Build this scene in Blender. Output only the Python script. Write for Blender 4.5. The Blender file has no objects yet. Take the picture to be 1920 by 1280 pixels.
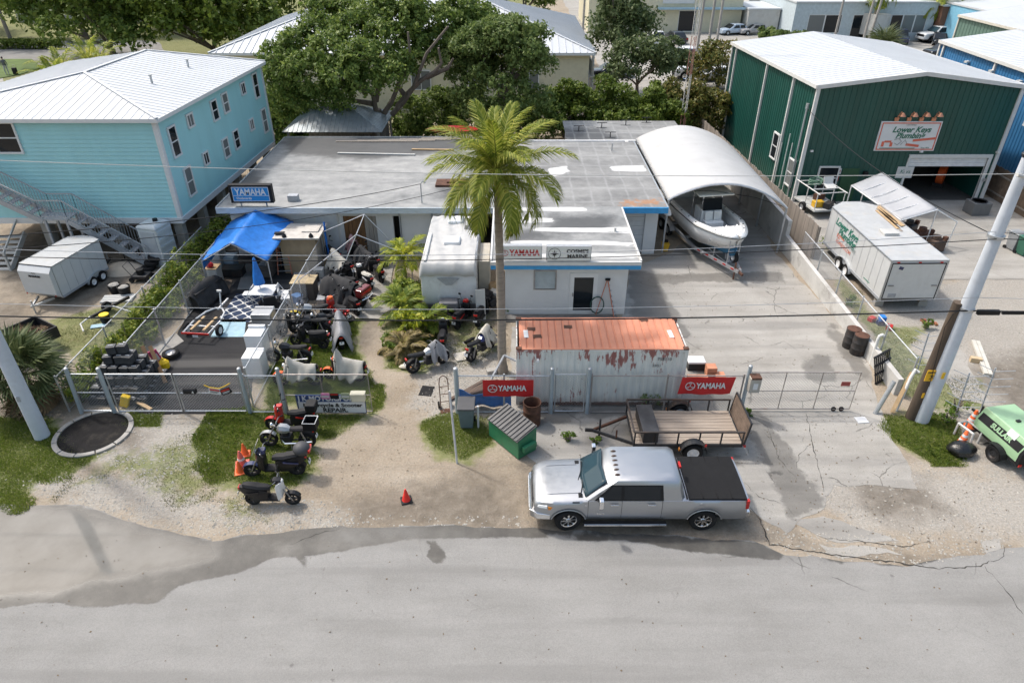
import bpy, bmesh, math, random
import numpy as np
from mathutils import Vector, Matrix, noise
from mathutils.geometry import delaunay_2d_cdt
random.seed(7); RNG = np.random.default_rng(7)
PI = math.pi; R = math.radians
sc = bpy.context.scene
COL = sc.collection
# ---------------- camera, sky, sun, exposure ----------------
CAM_H, PITCH, FOC = 15.5, R(32.5), 1280.0
cam = bpy.data.cameras.new('camera'); cam.sensor_width = 36; cam.lens = FOC/1920*36
cam.clip_start = 0.1; cam.clip_end = 3000
co = bpy.data.objects.new('camera', cam); COL.objects.link(co)
co.location = (0, 0, CAM_H); co.rotation_euler = (PI/2-PITCH, 0, 0); sc.camera = co
SUN_EL, SUN_DIR = R(56), Vector((-0.84, 0.54, 0)).normalized()      # horizontal direction towards the sun
w = bpy.data.worlds.new('World'); sc.world = w; w.use_nodes = True
nt = w.node_tree; bg = nt.nodes['Background']
sky = nt.nodes.new('ShaderNodeTexSky'); sky.sky_type = 'NISHITA'; sky.sun_disc = False
sky.sun_elevation = SUN_EL; sky.sun_rotation = math.atan2(SUN_DIR.x, SUN_DIR.y)
sky.air_density = 1.7; sky.dust_density = 5.0; sky.ozone_density = 1.0
nt.links.new(sky.outputs[0], bg.inputs[0]); bg.inputs[1].default_value = 0.15
sl = bpy.data.lights.new('sun', 'SUN'); sl.energy = 2.05; sl.angle = R(3.5); sl.color = (1, 0.975, 0.94)
so = bpy.data.objects.new('sun', sl); COL.objects.link(so)
sd = SUN_DIR*math.cos(SUN_EL) + Vector((0, 0, math.sin(SUN_EL)))
so.rotation_euler = sd.to_track_quat('Z', 'Y').to_euler(); so.location = (-20, 30, 60)
vs = sc.view_settings; vs.view_transform = 'Standard'; vs.look = 'None'; vs.gamma = 1; vs.exposure = 0.58
vs.use_curve_mapping = False
# ---------------- pixel of the photograph -> point of the place ----------------
_s, _c = math.sin(PITCH), math.cos(PITCH)
def G(x, y, z=0.0):                       # ground (or height z) point
    u = (x-960)/FOC; v = (y-640)/FOC; t = (CAM_H-z)/(_s+v*_c)
    return Vector((u*t, (_c-v*_s)*t, z))
def W(x, y, Y):                           # point in the plane at depth Y
    u = (x-960)/FOC; v = (y-640)/FOC; t = Y/(_c-v*_s)
    return Vector((u*t, Y, CAM_H-(_s+v*_c)*t))
# ---------------- materials ----------------
MATS = {}
def nmat(name):
    m = bpy.data.materials.new(name); m.use_nodes = True
    n = m.node_tree; return m, n, n.nodes['Principled BSDF']
def N(nt, t, **k):
    n = nt.nodes.new(t)
    for a, b in k.items():
        if a.startswith('i_'):
            n.inputs[a[2:].replace('_', ' ')].default_value = b
        else: setattr(n, a, b)
    return n
def noise_n(nt, vec, scale, detail=4, rough=.55):
    n = N(nt, 'ShaderNodeTexNoise'); n.inputs['Scale'].default_value = scale
    n.inputs['Detail'].default_value = detail; n.inputs['Roughness'].default_value = rough
    nt.links.new(vec, n.inputs['Vector']); return n.outputs['Fac']
def ramp(nt, fac, stops):
    r = N(nt, 'ShaderNodeValToRGB'); e = r.color_ramp.elements
    while len(e) < len(stops): e.new(.5)
    for q, (p, c) in zip(e, stops):
        q.position = p; q.color = (*c, 1) if not isinstance(c, (int, float)) else (c, c, c, 1)
    nt.links.new(fac, r.inputs[0]); return r.outputs[0]
def mixc(nt, fac, a, b, mode='MIX'):
    m = N(nt, 'ShaderNodeMix', data_type='RGBA', blend_type=mode)
    for s, v in ((0, fac), (6, a), (7, b)):
        if isinstance(v, (int, float)): m.inputs[s].default_value = v
        elif isinstance(v, tuple): m.inputs[s].default_value = (*v, 1)
        else: nt.links.new(v, m.inputs[s])
    return m.outputs[2]
def mth(nt, op, a, b=None, clamp=False):
    m = N(nt, 'ShaderNodeMath', operation=op, use_clamp=clamp)
    for s, v in ((0, a), (1, b)):
        if v is None: continue
        if isinstance(v, (int, float)): m.inputs[s].default_value = v
        else: nt.links.new(v, m.inputs[s])
    return m.outputs[0]
def thresh(nt, fac, lo, hi):
    m = N(nt, 'ShaderNodeMapRange', interpolation_type='SMOOTHSTEP')
    m.inputs[1].default_value = lo; m.inputs[2].default_value = hi; nt.links.new(fac, m.inputs[0]); return m.outputs[0]
def bump(nt, h, strength, dist=.02):
    b = N(nt, 'ShaderNodeBump'); b.inputs['Strength'].default_value = strength; b.inputs['Distance'].default_value = dist
    nt.links.new(h, b.inputs['Height']); return b.outputs[0]
def mat(name, col, rough=.6, metal=0, var=.12, scale=3.0, dirt=0, dirtcol=(.16, .12, .08), bmp=0, bscale=40, coat=0, alpha=None, emit=0, stretch=None, spec=None):
    """paint / fabric / metal with uneven colour, grime with a shape of its own and fine relief"""
    if name in MATS: return MATS[name]
    m, nt, b = nmat(name); MATS[name] = m
    tc = N(nt, 'ShaderNodeTexCoord').outputs['Object']
    if stretch:
        mp = N(nt, 'ShaderNodeMapping'); mp.inputs['Scale'].default_value = stretch; nt.links.new(tc, mp.inputs[0]); tc = mp.outputs[0]
    f = noise_n(nt, tc, scale, 6, .6)
    c1 = tuple(max(0, x*(1-var)) for x in col); c2 = tuple(min(1, x*(1+var)) for x in col)
    c = ramp(nt, f, [(.3, c1), (.7, c2)])
    if dirt:
        d = noise_n(nt, tc, scale*.55+.3, 8, .72)
        c = mixc(nt, mth(nt, 'MULTIPLY', thresh(nt, d, .5, .72), dirt), c, dirtcol)
    nt.links.new(c, b.inputs['Base Color'])
    rr = noise_n(nt, tc, scale*2.3, 3)
    mr = N(nt, 'ShaderNodeMapRange'); mr.inputs[3].default_value = max(.02, rough-.1); mr.inputs[4].default_value = min(1, rough+.1)
    nt.links.new(rr, mr.inputs[0]); nt.links.new(mr.outputs[0], b.inputs['Roughness'])
    b.inputs['Metallic'].default_value = metal
    if spec is not None: b.inputs['Specular IOR Level'].default_value = spec
    if coat: b.inputs['Coat Weight'].default_value = coat; b.inputs['Coat Roughness'].default_value = .05
    if bmp: nt.links.new(bump(nt, noise_n(nt, tc, bscale, 4), bmp), b.inputs['Normal'])
    if emit: b.inputs['Emission Color'].default_value = (*col, 1); b.inputs['Emission Strength'].default_value = emit
    return m
def leafmat(name, c1, c2, c3, tr=.35):
    if name in MATS: return MATS[name]
    m, nt, b = nmat(name); MATS[name] = m
    geo = N(nt, 'ShaderNodeNewGeometry')
    tc = N(nt, 'ShaderNodeTexCoord').outputs['Object']
    r = geo.outputs['Random Per Island']
    f = mth(nt, 'ADD', mth(nt, 'MULTIPLY', r, .6), mth(nt, 'MULTIPLY', noise_n(nt, tc, .9, 3), .45))
    c = ramp(nt, f, [(.15, c1), (.5, c2), (.9, c3)])
    nt.links.new(c, b.inputs['Base Color']); b.inputs['Roughness'].default_value = .55
    b.inputs['Specular IOR Level'].default_value = .3
    t = N(nt, 'ShaderNodeBsdfTranslucent'); nt.links.new(c, t.inputs[0])
    ms = N(nt, 'ShaderNodeMixShader'); ms.inputs[0].default_value = tr
    nt.links.new(b.outputs[0], ms.inputs[1]); nt.links.new(t.outputs[0], ms.inputs[2])
    nt.links.new(ms.outputs[0], nt.nodes['Material Output'].inputs[0]); return m
def glass(name, col, rough=.04):
    if name in MATS: return MATS[name]
    m, nt, b = nmat(name); MATS[name] = m
    b.inputs['Base Color'].default_value = (*col, 1); b.inputs['Roughness'].default_value = rough
    b.inputs['Specular IOR Level'].default_value = .35; return m
WHITE = mat('white_paint', (.57, .57, .56), .5, var=.05, dirt=.25, dirtcol=(.42, .38, .33))
OFFW = mat('old_white_paint', (.48, .48, .465), .65, var=.08, dirt=.5, dirtcol=(.36, .32, .27), scale=1.2, bmp=.05)
TRIM = mat('white_trim', (.64, .645, .65), .45, var=.04)
ROOFW = mat('white_metal_roof', (.49, .51, .535), .5, metal=.0, var=.05, scale=.5, dirt=.25, dirtcol=(.42, .43, .44))
GALV = mat('galvanised_steel', (.46, .48, .5), .45, .7, var=.15, scale=8)
GALVD = mat('dull_galvanised_steel', (.36, .38, .41), .6, .35, var=.15, scale=8)
STEEL = mat('bare_steel', (.3, .3, .31), .4, .85, var=.2)
CHROME = mat('chrome', (.75, .76, .78), .14, 1, var=.04)
BLACK = mat('black_plastic', (.012, .012, .014), .55, var=.25, spec=.25)
BLKM = mat('black_metal', (.03, .031, .034), .45, .2, var=.25, dirt=.35, dirtcol=(.12, .07, .04), spec=.3)
RUBBER = mat('rubber', (.016, .016, .017), .85, spec=.2, var=.3, dirt=.3, dirtcol=(.09, .08, .07))
RUST = mat('rusty_steel', (.10, .045, .028), .85, .1, var=.45, scale=5, bmp=.25)
WOOD = mat('grey_weathered_wood', (.25, .22, .19), .85, var=.3, scale=2.0, stretch=(6, 6, .6), bmp=.15)
WOODB = mat('raw_lumber', (.42, .29, .16), .8, var=.25, scale=3, bmp=.1)
DARKG = glass('dark_glass', (.012, .016, .02))
REDL = mat('red_lens', (.42, .02, .015), .2, var=.1)
AMBER = mat('amber_lens', (.65, .22, .02), .25, var=.1)
ORANGE = mat('orange_plastic', (.78, .13, .03), .5, var=.12, dirt=.2)
BLUETARP = mat('blue_tarp', (.018, .17, .56), .45, var=.18, scale=4, bmp=.35, bscale=9)
CLOTHW = mat('dirty_white_cloth', (.42, .40, .355), .9, var=.16, scale=3, dirt=.45, bmp=.3, bscale=14)
CLOTHG = mat('grey_cloth', (.25, .25, .26), .85, var=.14, bmp=.3, bscale=14)
CLOTHB = mat('black_cloth', (.025, .025, .027), .8, var=.3, bmp=.35, bscale=12)
CONC = mat('concrete_block', (.32, .305, .28), .9, var=.15, dirt=.35, bmp=.2, bscale=30)
# ---------------- mesh helpers ----------------
class MB:
    def __init__(s): s.v = []; s.f = []
    def add(s, v, f):
        o = len(s.v); s.v += [tuple(p) for p in v]; s.f += [tuple(i+o for i in q) for q in f]; return s
    def box(s, x0, x1, y0, y1, z0, z1):
        return s.add([(x0,y0,z0),(x1,y0,z0),(x1,y1,z0),(x0,y1,z0),(x0,y0,z1),(x1,y0,z1),(x1,y1,z1),(x0,y1,z1)],
                     [(3,2,1,0),(4,5,6,7),(0,1,5,4),(1,2,6,5),(2,3,7,6),(3,0,4,7)])
    def obox(s, c, size, rz=0, rx=0, ry=0):
        m = Matrix.Translation(c) @ Matrix.Rotation(rz,4,'Z') @ Matrix.Rotation(ry,4,'Y') @ Matrix.Rotation(rx,4,'X')
        a, b, h = (q/2 for q in size); t = MB().box(-a,a,-b,b,-h,h)
        return s.add([m @ Vector(p) for p in t.v], t.f)
    def bar(s, p, q, wd=.05, h=None, up=(0,0,1)):
        p, q = Vector(p), Vector(q); d = (q-p).normalized(); upv = Vector(up)
        if abs(d.dot(upv)) > .98: upv = Vector((0,1,0))
        x = d.cross(upv).normalized(); y = x.cross(d); h = h or wd
        r = [x*a*wd/2+y*b*h/2 for a, b in ((-1,-1),(1,-1),(1,1),(-1,1))]
        return s.add([p+k for k in r]+[q+k for k in r], [(3,2,1,0),(4,5,6,7),(0,1,5,4),(1,2,6,5),(2,3,7,6),(3,0,4,7)])
    def cyl(s, p, q, r, r2=None, n=12, caps=True):
        p, q = Vector(p), Vector(q); r2 = r if r2 is None else r2; d = (q-p).normalized()
        x = d.orthogonal().normalized(); y = d.cross(x); v = []
        for c, rr in ((p, r), (q, r2)):
            for i in range(n):
                a = 2*PI*i/n; v.append(c+x*rr*math.cos(a)+y*rr*math.sin(a))
        f = [(i, (i+1)%n, n+(i+1)%n, n+i) for i in range(n)]
        if caps: f += [tuple(range(n-1,-1,-1)), tuple(range(n,2*n))]
        return s.add(v, f)
    def tube(s, pts, r, n=6, rend=None):
        pts = [Vector(p) for p in pts]; v = []; m = len(pts); x = None
        for i, p in enumerate(pts):
            d = (pts[min(i+1,m-1)]-pts[max(i-1,0)]).normalized()
            if x is None: x = d.orthogonal().normalized()
            x = (x-d*x.dot(d)).normalized(); y = d.cross(x)
            rr = r if rend is None else r+(rend-r)*i/(m-1)
            v += [p+x*rr*math.cos(2*PI*k/n)+y*rr*math.sin(2*PI*k/n) for k in range(n)]
        f = [(i*n+k, i*n+(k+1)%n, (i+1)*n+(k+1)%n, (i+1)*n+k) for i in range(m-1) for k in range(n)]
        f += [tuple(range(n-1,-1,-1)), tuple(range((m-1)*n, m*n))]
        return s.add(v, f)
    def loft(s, rings, closed=True, caps=True):
        n = len(rings[0]); v = [p for r in rings for p in r]; f = []
        for i in range(len(rings)-1):
            for k in range(n if closed else n-1):
                f.append((i*n+k, i*n+(k+1)%n, (i+1)*n+(k+1)%n, (i+1)*n+k))
        if caps and closed: f += [tuple(range(n-1,-1,-1)), tuple(range((len(rings)-1)*n, len(rings)*n))]
        return s.add(v, f)
    def lathe(s, prof, c=(0,0,0), n=16):
        c = Vector(c); return s.loft([[c+Vector((r*math.cos(2*PI*k/n), r*math.sin(2*PI*k/n), z)) for k in range(n)] for r, z in prof])
    def ell(s, c, rad, n=12, m=7, jit=0):
        rings = []
        for i in range(m+1):
            t = -PI/2+PI*i/m; t = max(-1.5, min(1.5, t))
            rings.append([(c[0]+rad[0]*math.cos(t)*math.cos(2*PI*k/n)*(1+jit*random.uniform(-1,1)), c[1]+rad[1]*math.cos(t)*math.sin(2*PI*k/n)*(1+jit*random.uniform(-1,1)), c[2]+rad[2]*math.sin(t)) for k in range(n)])
        return s.loft(rings)
    def prism(s, poly, d):                 # 3D polygon pushed by vector d
        poly = [Vector(p) for p in poly]; d = Vector(d); n = len(poly)
        return s.add(poly+[p+d for p in poly], [tuple(range(n-1,-1,-1)), tuple(range(n,2*n))]+[(i,(i+1)%n,n+(i+1)%n,n+i) for i in range(n)])
    def sheet(s, fn, nu, nv):              # open grid surface fn(u,v)
        v = [fn(i/nu, j/nv) for j in range(nv+1) for i in range(nu+1)]
        return s.add(v, [(j*(nu+1)+i, j*(nu+1)+i+1, (j+1)*(nu+1)+i+1, (j+1)*(nu+1)+i) for j in range(nv) for i in range(nu)])
    def build(s, name, m, parent=None, smooth=False, bevel=0, loc=None, solid=0, fix=True):
        me = bpy.data.meshes.new(name); me.from_pydata([tuple(p) for p in s.v], [], s.f)
        if fix:
            bm = bmesh.new(); bm.from_mesh(me); bmesh.ops.recalc_face_normals(bm, faces=bm.faces); bm.to_mesh(me); bm.free()
        me.materials.append(m)
        if smooth:
            me.shade_smooth()
            try: me.set_sharp_from_angle(angle=R(38))
            except Exception: pass
        o = bpy.data.objects.new(name, me); COL.objects.link(o)
        if parent is not None: o.parent = parent
        if loc is not None: o.location = loc
        if solid:
            md = o.modifiers.new('thickness', 'SOLIDIFY'); md.thickness = solid; md.offset = 0
        if bevel:
            md = o.modifiers.new('bevel', 'BEVEL'); md.width = bevel; md.segments = 2; md.limit_method = 'ANGLE'; md.angle_limit = R(40)
            me.shade_smooth(); md.harden_normals = True
        return o
def mkmesh(name, verts, faces, m, parent=None):       # numpy arrays, equal face size
    me = bpy.data.meshes.new(name); nf, k = faces.shape
    me.vertices.add(len(verts)); me.vertices.foreach_set('co', np.asarray(verts, np.float32).ravel())
    me.loops.add(nf*k); me.loops.foreach_set('vertex_index', faces.astype(np.int32).ravel())
    me.polygons.add(nf); me.polygons.foreach_set('loop_start', np.arange(0, nf*k, k, dtype=np.int32))
    me.update(calc_edges=True); me.materials.append(m)
    o = bpy.data.objects.new(name, me); COL.objects.link(o)
    if parent is not None: o.parent = parent
    return o
def tag(o, label=None, cat=None, group=None, kind=None):
    if label: o['label'] = label
    if cat: o['category'] = cat
    if group: o['group'] = group
    if kind: o['kind'] = kind
    return o
def thing(name, label, cat, loc=(0,0,0), rz=0, group=None):
    o = bpy.data.objects.new(name, None); COL.objects.link(o); o.empty_display_size = .2
    o.location = loc; o.rotation_euler = (0,0,rz); return tag(o, label, cat, group)
def copy_tree(o, parent=None):
    c = o.copy(); COL.objects.link(c); c.parent = parent
    for ch in list(o.children): copy_tree(ch, c)
    return c
def text(body, size, m, parent, loc, rot=(0,0,0), bold=0, shear=0, name='lettering', ext=.004, align='CENTER', sx=1, spacing=1, fit=None):
    cu = bpy.data.curves.new(name, 'FONT'); cu.body = body; cu.size = size; cu.extrude = ext; cu.offset = bold; cu.shear = shear
    cu.align_x = align; cu.align_y = 'CENTER'; cu.resolution_u = 3; cu.space_character = spacing
    o = bpy.data.objects.new(name, cu); COL.objects.link(o)
    dg = bpy.context.evaluated_depsgraph_get(); me = bpy.data.meshes.new_from_object(o.evaluated_get(dg))
    bpy.data.objects.remove(o); me.materials.clear(); me.materials.append(m)
    if fit: xs_ = [v.co.x for v in me.vertices]; sx = fit/(max(xs_)-min(xs_))
    if sx != 1: me.transform(Matrix.Diagonal((sx, 1, 1, 1)))
    o = bpy.data.objects.new(name, me); COL.objects.link(o); o.parent = parent; o.location = loc; o.rotation_euler = rot; return o
def clip(poly, a, sign):                   # keep sign*(x-a) >= 0 of 2D polygon
    out = []
    for i in range(len(poly)):
        p, q = poly[i], poly[(i+1)%len(poly)]; dp, dq = sign*(p[0]-a), sign*(q[0]-a)
        if dp >= 0: out.append(p)
        if dp*dq < 0: t = dp/(dp-dq); out.append((p[0]+(q[0]-p[0])*t, p[1]+(q[1]-p[1])*t))
    return out
def strips(parent, name, poly3, across, width, m, normal, h0=.02, h1=.02, rib=0, ribh=0, gap=0):
    """cover a planar facet with boards / roof panels: each strip its own mesh child; ribs or laps are real"""
    o = Vector(poly3[0]); a = Vector(across).normalized(); n = Vector(normal).normalized(); b = n.cross(a)
    p2 = [((Vector(p)-o).dot(a), (Vector(p)-o).dot(b)) for p in poly3]
    lo, hi = min(p[0] for p in p2), max(p[0] for p in p2); k = 0; x = lo; outs = []
    while x < hi-1e-4:
        x1 = min(x+width, hi); c = clip(clip(p2, x, 1), x1-gap, -1)
        if len(c) >= 3:
            mb = MB(); hh = lambda u: h0+(h1-h0)*(u-x)/width
            top = [o+a*u+b*v+n*hh(u) for u, v in c]; bot = [o+a*u+b*v-n*.02 for u, v in c]; L = len(c)
            mb.add(top+bot, [tuple(range(L)), tuple(range(2*L-1, L-1, -1))]+[(i, L+i, L+(i+1)%L, (i+1)%L) for i in range(L)])
            if rib:
                c2 = clip(c, x+rib, -1)
                if len(c2) >= 3:
                    L = len(c2); top = [o+a*u+b*v+n*(h0+ribh) for u, v in c2]; bot = [o+a*u+b*v+n*(h0*.5) for u, v in c2]
                    mb.add(top+bot, [tuple(range(L)), tuple(range(2*L-1, L-1, -1))]+[(i, L+i, L+(i+1)%L, (i+1)%L) for i in range(L)])
            outs.append(mb.build(name, m, parent))
        x = x1; k += 1
    return outs
def wheel(parent, loc, rad, wid, rimmat, spin=0, hub=.58, spokes=0, name='wheel', tyre=RUBBER, steer=0):
    """wheel part: tyre and rim as sub-parts; axle along local y"""
    h = bpy.data.objects.new(name, None); COL.objects.link(h); h.parent = parent; h.location = loc; h.rotation_euler = (0, 0, steer)
    pr = [(hub*rad, -wid*.42), (rad*.86, -wid*.5), (rad*.97, -wid*.4), (rad, -wid*.2), (rad, wid*.2), (rad*.97, wid*.4), (rad*.86, wid*.5), (hub*rad, wid*.42)]
    n = 24; mb = MB(); rot = Matrix.Rotation(PI/2, 3, 'X')
    t = MB().loft([[(r*math.cos(2*PI*k/n), r*math.sin(2*PI*k/n), z) for k in range(n)] for r, z in pr+pr[:1]], caps=False)
    MB().add([rot @ Vector(p) for p in t.v], t.f).build('tyre', tyre, h, smooth=True)
    t = MB()
    if spokes:
        pr = [(hub*rad*1.01, -wid*.4), (hub*rad*.9, -wid*.36), (hub*rad*.9, wid*.36), (hub*rad*1.01, wid*.4)]
        t.loft([[(r*math.cos(2*PI*k/n), r*math.sin(2*PI*k/n), z) for k in range(n)] for r, z in pr+pr[:1]], caps=False)
        t.lathe([(hub*rad*.28, -wid*.36), (hub*rad*.28, wid*.36)], n=12)
        for k in range(spokes):
            a = 2*PI*k/spokes; d = Vector((math.cos(a), math.sin(a), 0))
            t.bar(d*hub*rad*.2, d*hub*rad*.95, hub*rad*.22, wid*.6)
        MB().add([rot @ Vector(p) for p in t.v], t.f).build('rim', rimmat, h)
    else:
        t.lathe([(0.01, -wid*.2), (hub*rad*.3, -wid*.3), (hub*rad*.75, -wid*.18), (hub*rad*1.01, -wid*.42), (hub*rad*1.01, wid*.42), (hub*rad*.75, wid*.18), (hub*rad*.3, wid*.3), (.01, wid*.2)], n=20)
        MB().add([rot @ Vector(p) for p in t.v], t.f).build('rim', rimmat, h, smooth=True)
    return h
# polygon masks on numpy points
def inside(px, py, poly):
    r = np.zeros(px.shape, bool); j = len(poly)-1
    for i in range(len(poly)):
        xi, yi = poly[i][:2]; xj, yj = poly[j][:2]
        r ^= ((yi > py) != (yj > py)) & (px < (xj-xi)*(py-yi)/(yj-yi+1e-12)+xi); j = i
    return r
def softmask(px, py, poly, wdt):
    d = np.full(px.shape, 1e9)
    for i in range(len(poly)):
        ax, ay = poly[i][:2]; bx, by = poly[(i+1)%len(poly)][:2]; L = (bx-ax)**2+(by-ay)**2+1e-9
        t = np.clip(((px-ax)*(bx-ax)+(py-ay)*(by-ay))/L, 0, 1)
        d = np.minimum(d, np.hypot(px-ax-t*(bx-ax), py-ay-t*(by-ay)))
    sd_ = np.where(inside(px, py, poly), d, -d)
    return np.clip(.5+sd_/(2*wdt), 0, 1)
def GP(pts): return [tuple(G(*p)[:2]) for p in pts]
def setattr_f(o, name, arr):
    a = o.data.attributes.new(name, 'FLOAT', 'POINT'); a.data.foreach_set('value', np.asarray(arr, np.float32))
def cdt_sheet(name, poly, res, z, m, masks=(), jag=.12, kind='structure'):
    """flat sheet with a ragged outline and inner points that carry region masks"""
    out = []
    for i in range(len(poly)):
        a = Vector((*poly[i][:2], 0)); b = Vector((*poly[(i+1)%len(poly)][:2], 0)); k = max(1, int((b-a).length/max(.12, res*.7)))
        for j in range(k):
            p = a.lerp(b, j/k)
            if jag: p = p+Vector((noise.noise(p*1.1), noise.noise(p*1.1+Vector((9, 3, 5))), 0))*jag*2+Vector((noise.noise(p*4), noise.noise(p*4+Vector((5, 8, 1))), 0))*jag*.7
            out.append((p.x, p.y))
    xs = np.arange(min(p[0] for p in out), max(p[0] for p in out), res); ys = np.arange(min(p[1] for p in out), max(p[1] for p in out), res)
    gx, gy = np.meshgrid(xs, ys); gx = gx.ravel(); gy = gy.ravel()
    k = inside(gx, gy, out) & (softmask(gx, gy, out, 1.) > .5+res*.2) ; gx, gy = gx[k], gy[k]
    nb = len(out); pts = [Vector(p) for p in out]+[Vector((a, b)) for a, b in zip(gx, gy)]
    v, e, f = delaunay_2d_cdt(pts, [], [list(range(nb))], 1, 1e-4)[:3]
    vv = np.array([(p[0], p[1], z) for p in v]); ff = np.array([t for t in f if len(t) == 3])
    n = np.cross(vv[ff[:,1]]-vv[ff[:,0]], vv[ff[:,2]]-vv[ff[:,0]])[:,2]; ff[n < 0] = ff[n < 0][:, ::-1]
    o = mkmesh(name, vv, ff, m); tag(o, kind=kind)
    for nm, fn in masks: setattr_f(o, nm, fn(vv[:,0], vv[:,1]))
    return o
# ================= the ground =================
def attr(nt, n): return N(nt, 'ShaderNodeAttribute', attribute_name=n).outputs['Fac']
def edge_mask(nt, a, vec, amp=.5, sc_=2.2, wdt=.08, det=8):     # region mask -> ragged natural edge
    n_ = mth(nt, 'MULTIPLY', mth(nt, 'SUBTRACT', noise_n(nt, vec, sc_, det, .65), .5), amp*2)
    return thresh(nt, mth(nt, 'ADD', a, n_), .5-wdt, .5+wdt)
def ground_material():
    m, nt, b = nmat('sandy_ground'); vec = N(nt, 'ShaderNodeTexCoord').outputs['Object']
    base = ramp(nt, noise_n(nt, vec, .35, 8, .62), [(.3, (.235, .195, .147)), (.5, (.305, .26, .205)), (.72, (.365, .322, .265))])
    fine = noise_n(nt, vec, 14, 6, .7); base = mixc(nt, .55, base, ramp(nt, fine, [(.3, (.30, .25, .19)), (.55, (.5, .5, .5)), (.75, (.72, .7, .66))]), 'OVERLAY')
    v = N(nt, 'ShaderNodeTexVoronoi'); v.inputs['Scale'].default_value = 13; nt.links.new(vec, v.inputs['Vector'])
    peb = mth(nt, 'MULTIPLY', thresh(nt, v.outputs['Distance'], .32, .2), thresh(nt, noise_n(nt, vec, 1.1, 3), .42, .6))
    gm = edge_mask(nt, attr(nt, 'gravel'), vec, .5, 1.5, .25)
    c = mixc(nt, mth(nt, 'MULTIPLY', gm, .7), base, ramp(nt, fine, [(.3, (.22, .21, .19)), (.7, (.40, .385, .36))]))
    c = mixc(nt, mth(nt, 'MULTIPLY', peb, mth(nt, 'ADD', .2, mth(nt, 'MULTIPLY', gm, .45)), True), c, (.42, .41, .385))
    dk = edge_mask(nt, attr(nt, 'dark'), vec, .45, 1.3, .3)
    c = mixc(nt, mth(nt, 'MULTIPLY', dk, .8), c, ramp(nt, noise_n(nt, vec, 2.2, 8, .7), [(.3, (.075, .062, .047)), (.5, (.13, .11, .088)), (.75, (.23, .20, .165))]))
    gr = edge_mask(nt, attr(nt, 'grass'), vec, .55, 2.6, .2)
    c = mixc(nt, mth(nt, 'MULTIPLY', gr, .8), c, ramp(nt, noise_n(nt, vec, 3.5, 6, .7), [(.3, (.10, .125, .035)), (.52, (.15, .17, .055)), (.72, (.24, .215, .12))]))
    nt.links.new(c, b.inputs['Base Color'])
    nt.links.new(ramp(nt, dk, [(0, .95), (1, .75)]), b.inputs['Roughness'])
    h = mth(nt, 'ADD', mth(nt, 'MULTIPLY', fine, .7), mth(nt, 'ADD', peb, mth(nt, 'MULTIPLY', noise_n(nt, vec, 2.2, 5), 1.6)))
    nt.links.new(bump(nt, h, .55, .05), b.inputs['Normal']); b.inputs['Specular IOR Level'].default_value = .2
    return m
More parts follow.
